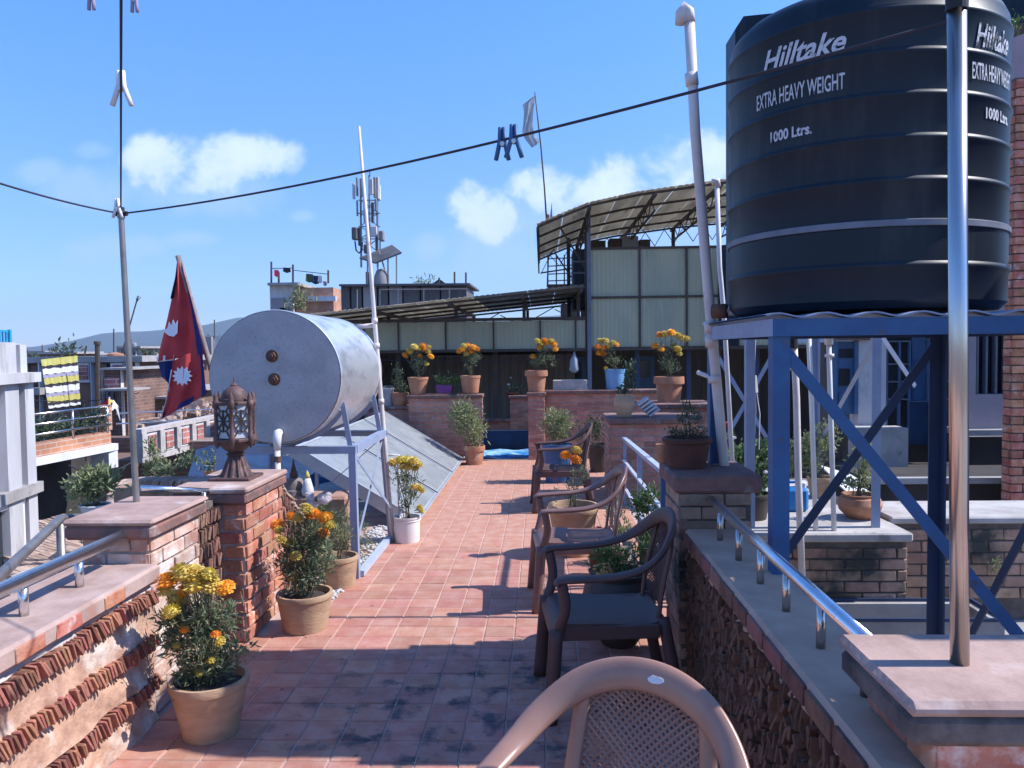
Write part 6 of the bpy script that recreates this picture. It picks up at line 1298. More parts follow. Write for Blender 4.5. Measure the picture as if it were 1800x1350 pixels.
w = hbox(1717, 1771, 573, 692, 8.72, 8.76, 'window', 'window_dark')
for px in (1719, 1735, 1752, 1769): hbox(px-1.8, px+1.8, 573, 692, 8.64, 8.715, 'window_bar', 'strap', w)
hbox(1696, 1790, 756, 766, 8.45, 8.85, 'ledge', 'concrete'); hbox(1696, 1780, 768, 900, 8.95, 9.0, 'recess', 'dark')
hbox(1697, 1706, 768, 920, 8.6, 8.7, 'post', 'concrete')
f = MB(); f.box(X(1520, 7.4), X(1840, 7.4), 7.4, 8.0, -.3, Zp(838, 7.4, 1650)); f.build('undercroft', 'dark', t)  # solid dark box, its colour stands in for the shaded void
f = MB(); f.box(X(1520, 7.4), X(1790, 7.4), 7.3, 7.39, Zp(838, 7.4, 1650)-.05, Zp(838, 7.4, 1650)+.004); f.build('undercroft_lintel', 'concrete', t)
low = MB(); low.box(1.2, 8, 4.16, 7.3, -.6, -.2); structure(low, 'sunken_yard', 'concrete')
f = MB(); q = at(1790, 40, 8.2); f.lathe([(.34, 0), (.34, .6), (.3, .7), (.1, .78)], 24, (q.x+.26, 8.5, at(1785, 45, 8.3).z)); f.build('roof_tank', 'tank', label='black roof tank cut off at the top right corner', cat='water tank', angle=40)
t = empty('roof_weed', at(1784, 50, 8.0), 'yellow green weeds on top of the pinkish gable wall', 'weed'); foliage(t, [(1786, 44, 12, 10)], 8.0, at(1786, 60, 8.05), 'leaf_green', .06, .012, 500, stems=4)
for k, (lbl, py0, py1) in enumerate((('black cable hanging in front of the house windows', 575, 585),)): pass
# deep vertical face of the terrace's own building is below; far yard floor between shed and house
g2 = MB(); g2.box(.05, 3.2, 8.75, 13.9, -.9, -.5); structure(g2, 'rear_yard', 'concrete')

# ================================================================== town on the left
def wallslab(p0, p1, th, z0, z1):
    d_ = Vector((p1[0]-p0[0], p1[1]-p0[1], 0)).normalized(); n_ = Vector((-d_.y, d_.x, 0))*th
    return [(p0[0], p0[1], z0), (p1[0], p1[1], z0), (p1[0], p1[1], z1), (p0[0], p0[1], z1)], tuple(n_)
def seg(par, nm, m, p0, p1, z0, z1, th, out=0.0, **k):
    d_ = Vector((p1[0]-p0[0], p1[1]-p0[1], 0)).normalized(); o = Vector((d_.y, -d_.x, 0))*out
    f = MB(); pts_, off = wallslab((p0[0]+o.x, p0[1]+o.y), (p1[0]+o.x, p1[1]+o.y), th, z0, z1); f.slab(pts_, off); return f.build(nm, m, par, **k)
# white house at the left edge: sunlit face seen obliquely
A = at(40, 700, 7.6); Bq = at(-150, 700, 5.9); AA = (A.x, A.y); BB = (Bq.x, Bq.y)
def along(px):      # point on the facade line seen at column px
    d_ = dr(px, 640); n_ = Vector((BB[1]-AA[1], AA[0]-BB[0], 0)); s = (Vector((AA[0], AA[1], 0))-CPOS).dot(n_)/d_.dot(n_); q = CPOS+d_*s; return (q.x, q.y)
def zat(px, py): p = along(px); d_ = dr(px, py); return EYE+d_.z*(p[1]/d_.y)
t = empty('white_house', (A.x-1, A.y-.5, -3), 'weathered white house with pilasters at the left edge, blue rail on its roof', 'house')
seg(t, 'wall', 'plaster_grey', BB, along(40), -3.5, zat(36, 604), 2.5)
for a, b in ((-14, 11), (22, 38)): seg(t, 'pilaster', 'house_white', along(a), along(b), -3.5, zat(30, 672), .1, .10)
seg(t, 'cornice', 'house_white', along(-40), along(41), zat(30, 672), zat(30, 655), .2, .16)
seg(t, 'upper_pilaster', 'house_white', along(24), along(36), zat(30, 655), zat(30, 606), .06, .06); seg(t, 'upper_pilaster', 'house_white', along(-20), along(17), zat(30, 655), zat(10, 602), .06, .06)
seg(t, 'band', 'concrete', along(-40), along(42), zat(30, 868), zat(30, 850), .15, .14)
w = seg(t, 'window', 'window_dark', along(-30), along(17), zat(10, 1000), zat(10, 880), .03, .03)
for a, b in ((-2, 2), (13, 18)): seg(w, 'window_frame', 'white', along(a), along(b), zat(10, 1000), zat(10, 880), .04, .08)
seg(w, 'window_frame', 'white', along(-30), along(18), zat(10, 886), zat(10, 878), .04, .09); seg(w, 'window_sill', 'white', along(-30), along(22), zat(10, 1008), zat(10, 998), .06, .12)
for k in range(5):
    q = along(-4+k*5.6); f = MB(); f.box(q[0]-.008, q[0]+.008, q[1]-.008, q[1]+.008, zat(10, 606), zat(10, 582)); f.build('roof_rail_bar', 'cyan', t)
seg(t, 'roof_rail', 'cyan', along(-20), along(20), zat(10, 584), zat(10, 580), .03, .0)
f = MB(); q = along(18.5); f.box(q[0]-.014, q[0]+.014, q[1]-.014, q[1]+.014, zat(10, 606), zat(10, 579)); f.build('roof_rail_post', 'cyan', t)
# neighbour terrace with orange brick parapet and hedge
t = empty('terrace_parapet', (-5.7, 9.7, -.2), 'orange brick terrace parapet over a white slab on the left', 'parapet')
P0 = (X(36, 8.8), 8.8); P1 = (X(190, 10.35), 10.35)
zt_, zb_ = at(41, 783, 8.85).z, at(41, 807, 8.85).z
seg(t, 'brick_band', 'brick_orange', P0, P1, zb_, zt_, .15); seg(t, 'slab', 'white', P0, (P1[0]+.02, P1[1]+.05), zb_-.09, zb_-.002, 1.2, .05); seg(t, 'slab_end', 'white', (P1[0]-.02, P1[1]-.1), (P1[0]+.02, P1[1]+.05), zb_-.32, zb_-.092, .3, .045)
seg(t, 'wall_below', 'dark', (P0[0]-.8, P0[1]+.3), (P1[0]-.6, P1[1]+.6), -6, zb_-.1, .2)  # dark sheet; the shade of the opening is in its colour
t = empty('terrace_railing', (-5.7, 9.7, .6), 'thin steel railing above the orange brick parapet', 'railing')
zr = at(38, 730, 8.85).z
for z in (zr, zr-.12, zr-.24): f = MB(); f.tube([(P0[0], P0[1], z), (P1[0], P1[1], z)], .014, 8); f.build('rail', 'steel_pole', t, smooth=True)
for s in (.1, .53, .96): q = (P0[0]+(P1[0]-P0[0])*s, P0[1]+(P1[1]-P0[1])*s); f = MB(); f.tube([(q[0], q[1], zt_), (q[0], q[1], zr)], .015, 8); f.build('post', 'steel_pole', t, smooth=True)
q = at(185, 712, 10.5); f = MB(); f.bbox(q.x-.06, q.x+.06, 10.42, 10.56, zt_, q.z, .01); f.build('brick_post', 'brick_orange', label='orange brick post at the right end of the terrace parapet', cat='post')
t = empty('hedge', (-6.2, 9.9, .4), 'row of dark green terrace plants behind the steel railing', 'hedge')
foliage(t, [(65, 760, 26, 22), (100, 757, 24, 24), (135, 750, 24, 22), (165, 745, 16, 18), (50, 775, 16, 18)], 10.2, at(100, 790, 10.2), 'leaf_dark', .09, .035, 300, stems=10)
t = empty('parasol', at(192, 760, 10.8), 'faded red, yellow and white beach parasol left folded over the post', 'parasol')
apex = at(192, 700, 10.8)
for k, (m, a, b, c_) in enumerate((('cloth_red', (170, 716), (190, 701), (190, 720)), ('cloth_yellow', (190, 701), (199, 704), (190, 722)), ('cloth_white', (199, 703), (208, 715), (196, 722)), ('cloth_white', (206, 712), (211, 740), (203, 718)))):
    f = MB(); f.slab([tuple(at(*a, 10.8)), tuple(at(*b, 10.75+.1*k)), tuple(at(*c_, 10.7))], (0, .012, 0)); f.build('gore', m, t)
f = MB(); f.tube([at(192, 698, 10.82), at(192, 762, 10.82)], .012, 8); f.build('shaft', 'white', t)
# lower wall, opening, tiled roofs beneath
t = empty('low_house', (-6, 12, -3), 'brown brick house wall with a dark opening below the neighbour terrace', 'house')
hz0 = lambda px, py, Y: at(px, py, Y)
def lbox(px0, px1, py0, py1, Y, th, nm, m, par): f = MB(); a = at(px0, py0, Y); b = at(px1, py1, Y); f.box(a.x, b.x, Y, Y+th, b.z, a.z); return f.build(nm, m, par)
lbox(95, 130, 800, 1000, 11.2, .3, 'wall', 'brick_brown', t); lbox(130, 250, 770, 960, 12.2, .3, 'wall', 'brick_brown', t); lbox(30, 96, 800, 960, 12.5, .2, 'opening', 'dark', t)
lbox(97, 118, 862, 920, 11.1, .09, 'lit_brick', 'brick_orange', t)
def tiled_roof(label, quad, rows, cols_, m='slate'):
    """quad: four world points: eave-left, eave-right, ridge-right, ridge-left"""
    a, b, c_, d_ = [Vector(p) for p in quad]; t = empty('tiled_roof', tuple((a+b+c_+d_)/4), label, 'roof')
    nr = (b-a).cross(d_-a).normalized(); nr = nr if nr.z > 0 else -nr
    f = MB(); f.slab([tuple(a), tuple(b), tuple(c_), tuple(d_)], tuple(-nr*.06)); f.build('deck', 'mortar_dark', t)
    base = MB().bbox(-.5, .5, -.5, .5, -.5, .5, .06); ex = (b-a).normalized(); ey = nr.cross(ex)
    me_cache = newmesh('roof_tile', base.V, base.F, MT[m])
    for r in range(rows):
        for k in range(cols_):
            u = (k+.5+(.5 if r % 2 else 0))/(cols_+.5); v = (r+.5)/rows
            p = a.lerp(b, u).lerp(d_.lerp(c_, u), v)+nr*.012
            o = piece('roof_tile', me_cache, t, p, ((b-a).length/cols_*.96, (d_-a).length/rows*1.25, .022))
            M_ = Matrix((ex, ey, nr)).transposed(); o.rotation_euler = (M_ @ Matrix.Rotation(R(4+random.uniform(-2, 2)), 3, 'X')).to_euler()
    return t
tiled_roof('tan slatted tile roof below the left stair rail', (at(20, 1060, 6.0), at(150, 1020, 6.6), at(135, 905, 8.4), at(30, 935, 8.0)), 9, 12)
tiled_roof('small clay tile roof between the pole and the leafy white pot', (at(180, 905, 6.2), at(262, 905, 6.2), at(262, 842, 7.2), at(205, 850, 7.2)), 7, 8)
t = empty('ridge_tiles', (-3, 6.4, .5), 'row of sawtooth ridge tiles seen over the left pillar cap', 'roof ridge')
p0, p1 = at(244, 853, 6.0), at(338, 850, 6.0); f = MB(); f.box(p0.x-.2, p1.x+.25, 6.0, 6.3, -1, p0.z-.02); f.build('wall', 'brick_old', t)
its = [((p0.x+(p1.x-p0.x+.2)*k/22, 6.05, p0.z+.02), (.028, .2, .05), (0, random.uniform(.2, .5), random.uniform(-.15, .15))) for k in range(22)]; place_pieces('tile', t, its, 'slate', 60)
p0 = at(20, 1012, 5.6); p1 = at(116, 985, 5.9); f = MB(); f.slab([(p0.x, p0.y, p0.z-.16), (p1.x, p1.y, p1.z-.16), (p1.x, p1.y, p1.z), (p0.x, p0.y, p0.z)], (0, .15, 0)); f.build('white_kerb', 'white_dirty', label='low white kerb under the dark stair rail', cat='kerb')
# brick and concrete row beyond
t = empty('apartment_block', (X(140, 18), 18, -4), 'unfinished brick and concrete apartment block behind the striped blanket', 'building')
lbox(44, 246, 634, 900, 18.4, 4, 'wall', 'tan_wall', t); lbox(42, 250, 628, 636, 18.2, 4.3, 'roof_slab', 'concrete', t)
for px in (46, 72, 163, 222, 242): lbox(px-4, px+4, 636.5, 900, 18.2, .19, 'column', 'white_dirty', t)
lbox(54, 67, 640, 676, 18.3, .09, 'brown_panel', 'brick_brown', t)
for px in (146, 205):
    o = lbox(px-11, px+11, 638, 672, 18.26, .13, 'infill_frame', 'white', t); lbox(px-8, px+8, 642, 668, 18.22, .038, 'brick_infill', 'brick_infill', o)
w = lbox(176, 189, 640, 690, 18.3, .09, 'window', 'window_dark', t)
lbox(48, 70, 682, 694, 18.0, .38, 'balcony', 'concrete', t); lbox(54, 140, 700, 760, 18.32, .07, 'lower_wall', 'brick_brown', t); lbox(168, 180, 705, 712, 18.1, .28, 'step_plank', 'concrete', t)
w = lbox(50, 68, 702, 716, 18.24, .075, 'window', 'window_dark', t)
f = MB(); f.tube([at(171, 603, 16.5), at(172, 725, 16.5)], .05, 8); f.tube([at(171, 600, 16.5), at(171, 606, 16.5)], .07, 8); f.build('chimney_pipe', 'truss', label='tall dark pipe standing before the unfinished brick block', cat='pipe')
t = empty('blanket', at(110, 712, 16), 'yellow, white and mauve striped blanket hung out on the unfinished block', 'blanket')
bands = [(629, 640, 'cloth_yellow'), (640, 645, 'cloth_black'), (645, 655, 'cloth_white'), (655, 661, 'cloth_mauve'), (661, 672, 'cloth_yellow'), (672, 677, 'cloth_black'), (677, 688, 'cloth_white'), (688, 694, 'cloth_mauve'), (694, 704, 'cloth_yellow'), (704, 709, 'cloth_black'), (709, 714, 'cloth_white')]
for k, (y0, y1, m) in enumerate(bands):
    V = []; nn = 22
    for r, yy in enumerate((y0, y1)):
        for i in range(nn+1):
            u = i/nn; left = 72+(yy-629)*.16; right = 136+(yy-629)*.07; wv = (2.4 if m in ('cloth_black', 'cloth_mauve') else 1.6)*abs(math.sin(u*13+k)) if (0 < k or r == 1) else 0
            q = at(left+(right-left)*u, yy-u*7+wv+3, 15.1+2.2*u+.10*math.sin(u*18)); V.append((q.x, q.y-(.012 if m in ('cloth_black', 'cloth_mauve') else 0), q.z))
    f = MB(); f.add(V, [(i, i+1, nn+2+i, nn+1+i) for i in range(nn)]); f.build('stripe', m, t)
t = empty('brick_house', (X(265, 22), 22, -4), 'brown house with a railed balcony behind the flag', 'house')
lbox(226, 300, 628, 900, 22.5, 4, 'wall', 'tan_wall', t); lbox(238, 300, 654, 660, 22.0, .48, 'balcony_slab', 'concrete', t); lbox(240, 270, 630, 653, 22.3, .19, 'upper_wall', 'brick_brown', t)
w = lbox(256, 284, 672, 712, 22.42, .07, 'shutter', 'grey_wall', t)
for k in range(5): lbox(257+k*6, 261+k*6, 674, 710, 22.38, .035, 'slat', 'white_dirty', w)
w = lbox(262, 272, 636, 650, 22.2, .09, 'window', 'window_dark', t)
for py in (696, 720): f = MB(); f.tube([at(228, py, 21.5), at(285, py-1, 21.5)], .02, 6); f.build('rail', 'steel_pole', t)
t = empty('panelled_parapet', (-5.6, 12.2, 0), 'roof parapet of white posts and pinkish brick panels behind the lantern', 'parapet')
Q0, Q1 = at(247, 770, 11.0), at(388, 750, 13.6); q0, q1 = (Q0.x, Q0.y), (Q1.x, Q1.y); zT, zB = at(249, 758, 11.05).z, at(249, 806, 11.05).z
lerp2 = lambda s: (q0[0]+(q1[0]-q0[0])*s, q0[1]+(q1[1]-q0[1])*s)
seg(t, 'base_beam', 'plaster_grey', q0, q1, zB-.06, zB+.02, .15, .02); seg(t, 'top_beam', 'plaster_grey', q0, q1, zT-.03, zT+.03, .15, .02)
for k in range(6):
    s = k/5.2; seg(t, 'post', 'concrete_pale', lerp2(s), lerp2(s+.045), zB+.021, zT-.031, .14, .03)
    if k < 5: o = seg(t, 'panel', 'white_dirty', lerp2(s+.06), lerp2(s+.175), zB+.03, zT-.04, .08, .0); seg(o, 'brick_infill', 'brick_infill', lerp2(s+.075), lerp2(s+.16), zB+.07, zT-.08, .03, .02)
seg(t, 'wall_below', 'tan_wall', (q0[0]-.3, q0[1]+.3), (q1[0]-.3, q1[1]+.3), -6, zB-.06, 3)
for py in (727, 745):
    f = MB(); f.tube([at(205, py, 12.6), at(375, py-8, 15.0)], .014, 6); f.build('roof_wire', 'steel_pole', label='upper thin rail above the panelled parapet' if py == 727 else 'lower thin rail above the panelled parapet', cat='railing')
# rubble heap
f = MB(); c_ = at(340, 722, 15.5); 
for k in range(160):
    a = rng.normal(size=2); r_ = random.uniform(.06, .16); hh = max(0, .55-.28*abs(a[0])-.2*abs(a[1]))
    V0, F0 = jitter_box(k, .08, .12); f.add([(c_.x+a[0]*.55+x*r_*1.5, c_.y+a[1]*.5+y*r_, c_.z-.25+hh*random.uniform(.3, 1)+z*r_*.8) for x, y, z in V0], F0)
f.build('rubble_heap', 'slate', label='tan heap of stacked old bricks on the roof behind the panelled parapet', cat='rubble', kind='stuff')
# navy tarpaulin roofs under the boiler
for k, (qd, lbl) in enumerate((([(330, 838), (400, 842), (440, 768), (345, 790)], 'navy tarpaulin roof sloping behind the lantern stem'), ([(400, 846), (620, 900), (600, 790), (430, 778)], 'wide navy tarpaulin roof under the boiler'))):
    Y_ = [8.6, 8.9, 11.5, 11.0]; f = MB(); f.slab([tuple(at(x, y, yy)) for (x, y), yy in zip(qd, Y_)], (0, 0, -.05)); f.build('tarpaulin_roof', 'tarp_navy', label=lbl, cat='tarpaulin')
f = MB(); p = at(440, 800, 12.5); f.box(p.x-2.2, p.x+1.5, 12.4, 14, -6, at(440, 775, 12.4).z); f.build('low_house', 'brick_brown', label='low brown wall behind the navy tarpaulins left of the boiler', cat='house')
# white rooftop block right of the flag
t = empty('white_rooftop', at(376, 640, 30), 'white rooftop stair block right of the flag', 'building'); lbox(362, 400, 590, 690, 30, 3, 'wall', 'white_dirty', t); lbox(360, 372, 592, 630, 29.8, .19, 'dark_side', 'grey_wall', t)
# thin aerials
for k, (a, b, Y, lbl) in enumerate((((243, 520), (214, 622), 24, 'leaning thin aerial behind the left pole'), ((152, 608), (147, 632), 19, 'short slanting aerial on the unfinished block'), ((377, 562), (377, 595), 30, 'tiny aerial on the white stair block'), ((200, 578), (200, 625), 26, 'straight faint aerial left of the thin pole'))):
    f = MB(); f.tube([at(*a, Y), at(*b, Y)], .022, 5)
    if k == 0: f.tube([at(243, 520, Y), at(239, 527, Y)], .012, 4); f.tube([at(241, 530, Y), at(247, 522, Y)], .012, 4)
    f.build('aerial', 'truss', label=lbl, cat='aerial')
t = empty('roof_plant', at(120, 628, 18.5), 'spindly plant on the roof of the unfinished block', 'plant'); foliage(t, [(118, 618, 16, 8)], 18.5, at(120, 629, 18.5), 'leaf_dark', .14, .05, 160, stems=5, stem_r=.012)
f = MB(); p = at(203, 634, 19); f.lathe([(.16, -.1), (.16, .1), (.19, .12), (.19, .16), (.05, .2)], 14, tuple(p)); f.build('roof_barrel', 'terracotta', label='reddish barrel on the roof of the unfinished block', cat='barrel', angle=40)

# ================================================================== buildings beyond the shed
t = empty('laundry_building', (X(530, 40), 40, -3), 'grey and brick rooftop block with washing on its roof', 'building')
lbox(474, 519, 500, 700, 40, 6, 'front_wall', 'white_dirty', t); lbox(519, 590, 506, 700, 40.3, 6, 'brick_wall', 'brick_orange', t)
lbox(540, 590, 521, 529, 40.1, .19, 'white_band', 'white', t); lbox(470, 524, 497, 501, 39.6, 7, 'roof_slab', 'concrete', t); lbox(476, 500, 524, 545, 39.9, .09, 'grey_panel', 'grey_wall', t); w = lbox(492, 508, 541, 549, 39.9, .09, 'window', 'window_dark', t)
tt = empty('roof_creeper', at(530, 550, 39.9), 'dry creeper hanging down the corner of the laundry block', 'plant'); foliage(tt, [(528, 520, 16, 18), (522, 540, 14, 16)], 39.6, at(528, 540, 39.8), 'leaf_pale', .25, .12, 200, stems=8, stem_r=.03)
t2 = empty('clothes_rack', (X(510, 40), 40.5, 4.8), 'poles and line of washing on the laundry block roof', 'clothes rack')
for px, py in ((477, 460), (515, 465), (577, 475), (490, 478)): f = MB(); f.tube([at(px, py, 40.4), at(px, 498, 40.4)], .05, 6); f.build('pole', 'truss', t2)
f = MB(); f.tube([at(477, 472, 40.4), at(515, 471, 40.4)], .02, 5); f.tube([at(515, 475, 40.4), at(577, 482, 40.4)], .02, 5); f.build('line', 'rope', t2)
for k, (a, b, c_, d_, m, lbl) in enumerate(((482, 490, 474, 487, 'cloth_pink', 'pink garment drying on the laundry block roof'), (498, 510, 470, 480, 'cloth_black', 'black garment drying high on the laundry block roof'), (538, 550, 481, 497, 'leaf_dark', 'dark green garment on the laundry block roof'), (549, 560, 484, 500, 'tarp_navy', 'navy garment drying beside the white one'), (560, 566, 484, 498, 'cloth_white', 'white garment drying at the right of the laundry roof'), (568, 574, 494, 503, 'cloth_mauve', 'mauve garment lowest on the laundry roof'))):
    f = MB(); f.slab([tuple(at(a, c_, 40.3)), tuple(at(b, c_+1, 40.3)), tuple(at(b+1, d_-2, 40.25)), tuple(at((a+b)/2, d_, 40.35)), tuple(at(a-1, d_-3, 40.25))], (0, .03, 0)); f.build('garment', m, label=lbl, cat='garment')
t = empty('iron_clad_building', (X(710, 36), 36, -3), 'long dark iron clad rooftop building under the phone mast', 'building')
for k, (a, b) in enumerate(((599, 617), (617, 638), (638, 664), (664, 684), (684, 709), (709, 740), (740, 775), (775, 822))):
    lbox(a+.3, b-.3, 504, 640, 36+.05*(k % 2), 4, 'wall_panel', 'grey_wall' if k in (2, 4) else 'corr_dark', t)
f = MB(); a = at(596, 503, 35.6); b = at(826, 501, 35.6); f.slab([(a.x, 35.6, a.z), (b.x, 35.6, b.z), (b.x, 41, b.z+.1), (a.x, 41, a.z+.1)], (0, 0, .09)); f.build('roof', 'corr_dark', t)
for py in (509,): f = MB(); f.tube([at(668, py, 35.5), at(820, py-1, 35.5)], .03, 6); f.build('rail', 'galv', t)
for px in (628, 668, 700, 745, 790): f = MB(); f.tube([at(px, 509, 35.5), at(px, 545, 35.5)], .03, 6); f.build('rail_post', 'galv', t)
for px, y0 in ((799, 478), (819, 479), (772, 488)): f = MB(); f.tube([at(px, y0, 36.5), at(px, 502, 36.5)], .045, 6); f.build('flue', 'truss', t)
tt = empty('roof_plant', at(752, 502, 37), 'dry yellowish shrub on the iron clad roof', 'plant'); foliage(tt, [(746, 496, 18, 6)], 37, at(750, 502, 37), 'leaf_pale', .22, .07, 300, stems=5, stem_r=.02)
f = MB(); f.slab([tuple(at(755, 502, 37.2)), tuple(at(772, 490, 37.2)), tuple(at(786, 500, 37.2))], (0, .6, 0)); f.build('scrap_pile', 'truss', label='dark pointed scrap pile on the iron clad roof', cat='scrap')
# phone mast
YT = 52.0
t = empty('phone_mast', (X(650, YT), YT, 4.5), 'phone mast crowded with antenna panels above the iron clad building', 'mast')
def T(px, py, dy=0.0): return at(px, py, YT+dy)
for a, b, dy in (((635, 470), (634, 325), -.6), ((664, 470), (663, 325), -.6), ((650, 470), (649, 308), .7)):
    f = MB(); f.tube([T(*a, dy), T(*b, dy)], .07, 8); f.build('mast_leg', 'galv', t)
for py in (352, 375, 398, 420): 
    f = MB()
    for (x0, d0), (x1, d1) in (((630, -.7), (668, -.7)), ((634, -.6), (650, .7)), ((664, -.6), (650, .7))): f.bar(T(x0, py, d0), T(x1, py, d1), .09, .06)
    f.bar(T(634, py, -.6), T(664, py+22, -.6), .05); f.bar(T(664, py, -.6), T(634, py+22, -.6), .05); f.build('platform_ring', 'galv', t)
for k, (px, y0, y1, dy, w_, m) in enumerate(((622, 322, 350, -.9, 2.4, 'white_dirty'), (628, 312, 345, -.5, 2, 'galv'), (635, 314, 346, -.9, 2.6, 'galv'), (652, 314, 342, -1.0, 4, 'white_dirty'), (659, 312, 348, -.8, 2.6, 'galv'), (664, 311, 350, -.7, 2.6, 'white_dirty'), (667, 325, 352, -.6, 2, 'white'), (628, 352, 380, -.8, 1.5, 'galv'), (641, 356, 392, -.9, 2, 'galv'), (655, 356, 392, -.9, 2.6, 'corr_dark'), (661, 350, 372, -1, 2.4, 'galv'), (657, 398, 416, -1, 6, 'white_dirty'), (645, 402, 432, -.9, 2, 'galv'), (662, 410, 440, -.8, 2.2, 'corr_dark'), (650, 395, 440, -.9, 2, 'galv'), (632, 400, 432, -.8, 2.6, 'corr_dark'))):
    a = T(px-w_, y0, dy); b = T(px+w_, y1, dy); f = MB(); f.bbox(a.x, b.x, a.y-.12, a.y+.12, b.z, a.z, .03); f.build('antenna', m, t)
for px, py, w_, h_, m in ((624, 411, 5, 11, 'corr_dark'), (671, 415, 4.5, 9, 'grey_wall'), (645, 438, 5, 8, 'corr_dark')):
    a = T(px-w_, py-h_, -1); b = T(px+w_, py+h_, -1); f = MB(); f.bbox(a.x, b.x, a.y-.25, a.y+.25, b.z, a.z, .06); f.build('radio_box', m, t)
f = MB(); f.tube([T(624, 424, -1), T(626, 440, -1), T(631, 445, -1), T(636, 440, -1), T(637, 425, -1)], .05, 6); f.tube([T(668, 424, -1), T(668, 440, -.9)], .04, 6); f.tube([T(650, 310), T(650, 302)], .03, 6); f.build('cable_loop', 'black', t)
t = empty('mast_shelter', (X(670, 50), 50, 4.5), 'tilted sheet shelter on thin posts at the foot of the phone mast', 'shelter')
f = MB(); f.slab([tuple(at(632, 455, 50)), tuple(at(660, 464, 48.5)), tuple(at(706, 446, 48.5)), tuple(at(689, 433, 51))], (0, 0, .1)); f.build('roof', 'corr_dark', t)
for px, py in ((682, 445), (697, 450), (646, 458), (664, 462)): f = MB(); f.tube([at(px, py, 49.3), at(px, 503, 49.3)], .05, 6); f.build('post', 'galv', t)
f = MB(); f.tube([at(665, 438, 49.5), at(685, 500, 49.5)], .05, 6); f.build('stay', 'galv', t)
f = MB(); q = at(672, 503, 49.6); s_ = 49.6/FPX; f.lathe([(15*s_, 0), (14*s_, 16*s_), (10*s_, 27*s_), (4*s_, 30*s_)], 20, tuple(q)); f.build('shelter_tank', 'grey_wall', label='pale grey tapering tank under the mast shelter', cat='water tank', angle=40)
f = MB(); a = at(643, 478, 49.4); b = at(650, 499, 49.4); f.bbox(a.x, b.x, 49.3, 49.8, b.z, a.z, .03); f.build('cabinet', 'corr_dark', label='dark equipment cabinet under the mast shelter', cat='cabinet')
# farther town: simple blocks that only show as a jagged line under the hills
far = [(60, 70, 622, 'grey_wall'), (95, 95, 627, 'tan_wall'), (150, 120, 624, 'white_dirty'), (185, 80, 629, 'tan_wall'), (205, 150, 622, 'grey_wall'), (255, 60, 618, 'tan_wall'), (285, 100, 622, 'white_dirty'), (310, 75, 625, 'tan_wall'), (340, 140, 617, 'grey_wall'), (395, 70, 612, 'white_dirty'), (560, 120, 545, 'tan_wall'), (20, 110, 625, 'tan_wall'), (-60, 90, 620, 'grey_wall'), (1500, 90, 560, 'grey_wall'), (1650, 80, 570, 'tan_wall'), (130, 220, 620, 'grey_wall'), (240, 240, 619, 'white_dirty')]
for k, (px, Y, py, m) in enumerate(far):
    t = empty('distant_house', (X(px, Y), Y, -9), 'plain flat roofed house far off under the hazy hills', 'house', 'flat roofed houses far off')
    w_ = 18*Y/FPX*random.uniform(.8, 1.3); zt_ = at(px, py, Y).z; x_ = X(px, Y)
    f = MB(); f.box(x_-w_, x_+w_, Y, Y+w_*2, -9, zt_); f.build('wall', m, t); f = MB(); f.box(x_-w_-.2, x_+w_+.2, Y-.2, Y+w_*2+.2, zt_, zt_+.25); f.build('roof', 'concrete', t)
    for r in range(2):
        for c_ in range(3):
            f = MB(); f.box(x_-w_*.7+c_*w_*.55, x_-w_*.7+c_*w_*.55+w_*.25, Y-.06, Y-.01, zt_-1.9-r*3, zt_-.7-r*3); f.build('window', 'window_dark', t)

# ================================================================== more of the crowded town on the left
def town_house(px0, px1, py, Y, wall, label, cols_=(), wins=(), infill=(), slabs=(), rods=(), plants=(), tanks=()):
    t = empty('town_house', (X((px0+px1)/2, Y), Y, -6), label, 'house')
    lbox(px0, px1, py, 900, Y, 3, 'wall', wall, t); lbox(px0-1, px1+1, py-3, py, Y-.15, 3.3, 'roof_slab', 'concrete', t)
    for c_ in cols_: lbox(c_-2.5, c_+2.5, py+.3, 800, Y-.12, .115, 'column', 'white_dirty', t)
    for (a, b, c_, d) in infill: lbox(a, b, c_, d, Y-.09, .085, 'brick_infill', 'brick_infill', t)
    for (a, b, c_, d) in wins:
        w = lbox(a, b, c_, d, Y-.05, .045, 'window', 'window_dark', t); m_ = (a+b)/2
        lbox(a-1, a, c_-1, d+1, Y-.1, .095, 'window_frame', 'white_dirty', w); lbox(b, b+1, c_-1, d+1, Y-.1, .095, 'window_frame', 'white_dirty', w); lbox(m_-.5, m_+.5, c_, d, Y-.1, .045, 'window_bar', 'white_dirty', w); lbox(a-2, b+2, d+1, d+2.5, Y-.2, .19, 'window_sill', 'concrete', w)
    for (a, b, y_) in slabs: lbox(a, b, y_, y_+3, Y-.7, .695, 'balcony_slab', 'concrete', t)
    for (px, y_) in rods: f = MB(); f.tube([at(px, y_, Y+.5), at(px+.5, py-2, Y+.5)], .03, 5); f.build('rebar', 'truss', t)
    for (px, w_, h_) in tanks:
        q = at(px, py-3, Y+1); s_ = Y/FPX; f = MB(); f.lathe([(w_*s_, 0), (w_*s_, h_*s_*.8), (w_*s_*.5, h_*s_)], 12, tuple(q)); f.build('roof_drum', 'grey_wall', t)
    for k, (px, w_, h_) in enumerate(plants):
        foliage(t, [(px, py-3-h_*.5, w_, h_)], Y+.6, at(px, py-2, Y+.6), 'leaf_dark', .16, .07, 260, stems=0, name='roof_greenery')
    return t
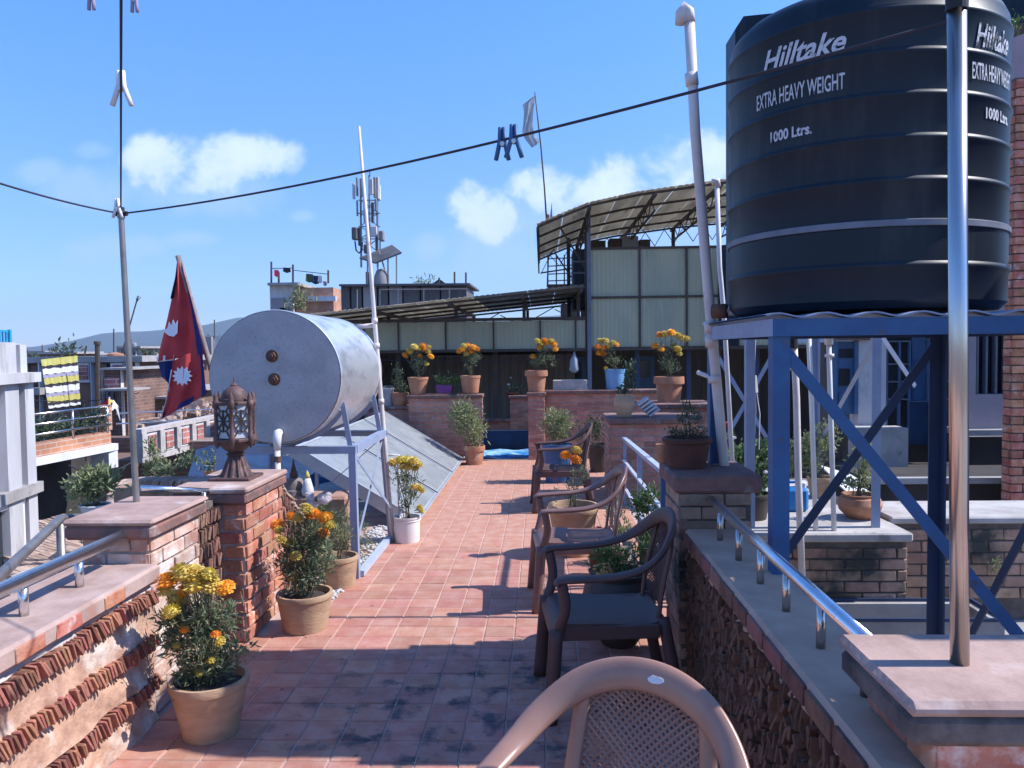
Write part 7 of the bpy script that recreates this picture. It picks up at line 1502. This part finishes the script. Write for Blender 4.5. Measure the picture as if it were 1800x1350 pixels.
town_house(246, 300, 632, 26, 'brick_brown', 'brown brick house with white columns right of the left pole', cols_=(249, 268, 290), wins=((253, 263, 640, 654), (272, 286, 640, 654)), infill=((252, 264, 662, 676),), slabs=((244, 300, 657),), rods=((252, 612), (258, 620), (282, 615)), plants=((262, 8, 5),), tanks=((274, 5, 10),))
town_house(300, 372, 640, 27, 'tan_wall', 'tan house with small windows seen between flag and boiler', cols_=(303, 340, 369), wins=((350, 364, 652, 668), (310, 322, 652, 668), (350, 364, 684, 700)), slabs=((300, 372, 674),), rods=((345, 622), (368, 618)), plants=((355, 9, 4),))
town_house(352, 384, 606, 34, 'white_dirty', 'tall pale house peeping out between flag pole and boiler', wins=((370, 380, 612, 626), (356, 364, 630, 646)), rods=((366, 588), (380, 592)), tanks=((376, 4, 9),))
town_house(44, 100, 640, 24, 'brick_brown', 'dark brick house left of the striped blanket', cols_=(47, 60), wins=((50, 57, 650, 668),), slabs=((42, 76, 683),), rods=((52, 622), (66, 626)), plants=((58, 10, 4),))
town_house(176, 230, 650, 15.2, 'brick_brown', 'low brown house front below the unfinished block', cols_=(180, 214), wins=((188, 206, 690, 716),), infill=((183, 210, 664, 682),), slabs=((174, 232, 684),))
town_house(232, 330, 690, 17.0, 'tan_wall', 'lower brown house behind the panelled parapet', cols_=(236, 262, 296), wins=((242, 257, 704, 726), (270, 288, 704, 726)), slabs=((230, 330, 698),), plants=((246, 10, 5),))
town_house(205, 246, 612, 45, 'grey_wall', 'grey far house right behind the left pole', wins=((212, 220, 618, 628), (228, 238, 618, 628)), rods=((230, 596),), tanks=((236, 4, 7),))
town_house(60, 130, 622, 48, 'tan_wall', 'far tan house above the striped blanket', wins=((70, 80, 627, 634), (92, 104, 627, 634)), rods=((74, 606), (112, 602), (128, 610)), plants=((96, 12, 4),))
for k, (a, b, Y, lbl) in enumerate((((236, 742), (375, 722), 13.5, 'black cable sagging above the panelled parapet'), ((120, 818), (232, 812), 9.5, 'thin pale cable under the white slab'), ((36, 700), (245, 690), 14.5, 'black cable crossing before the unfinished block'))):
    f = MB(); p0, p1 = at(*a, Y), at(*b, Y+1); f.tube([p0.lerp(p1, q/10)-Vector((0, 0, .12*4*(q/10)*(1-q/10))) for q in range(11)], .009, 5); f.build('cable', 'rope', label=lbl, cat='cable')
t = empty('trailing_creeper', at(268, 812, 10.6), 'reddish trailing creeper hanging over the end of the panelled parapet', 'plant'); foliage(t, [(268, 790, 12, 26), (285, 815, 16, 22), (262, 830, 12, 14)], 10.6, at(268, 770, 10.7), 'leaf_pale', .07, .03, 260, stems=6, stem_r=.008)
t = empty('yard_shrubs', at(300, 835, 9.8), 'dusty shrubs in the gap below the panelled parapet', 'shrub'); foliage(t, [(300, 826, 26, 14), (330, 815, 16, 12)], 9.8, at(305, 845, 9.8), 'leaf', .08, .03, 300, stems=6, stem_r=.008)
# petals and dry leaves fallen on the tiles
mb = MB(); 
for k in range(70):
    x = random.choice((random.uniform(-1.5, -.95), random.uniform(-.2, .55), random.uniform(-1.4, .5))); y = random.uniform(3.0, 7.5); a = random.uniform(0, 6.3); L_ = random.uniform(.006, .016)
    mb.add([(x, y, .003), (x+L_*math.cos(a)-.3*L_*math.sin(a), y+L_*math.sin(a)+.3*L_*math.cos(a), .006), (x+2*L_*math.cos(a), y+2*L_*math.sin(a), .003), (x+L_*math.cos(a)+.3*L_*math.sin(a), y+L_*math.sin(a)-.3*L_*math.cos(a), .005)], [(0, 1, 2, 3)])
mb.build('fallen_petals', 'stem', kind='stuff')
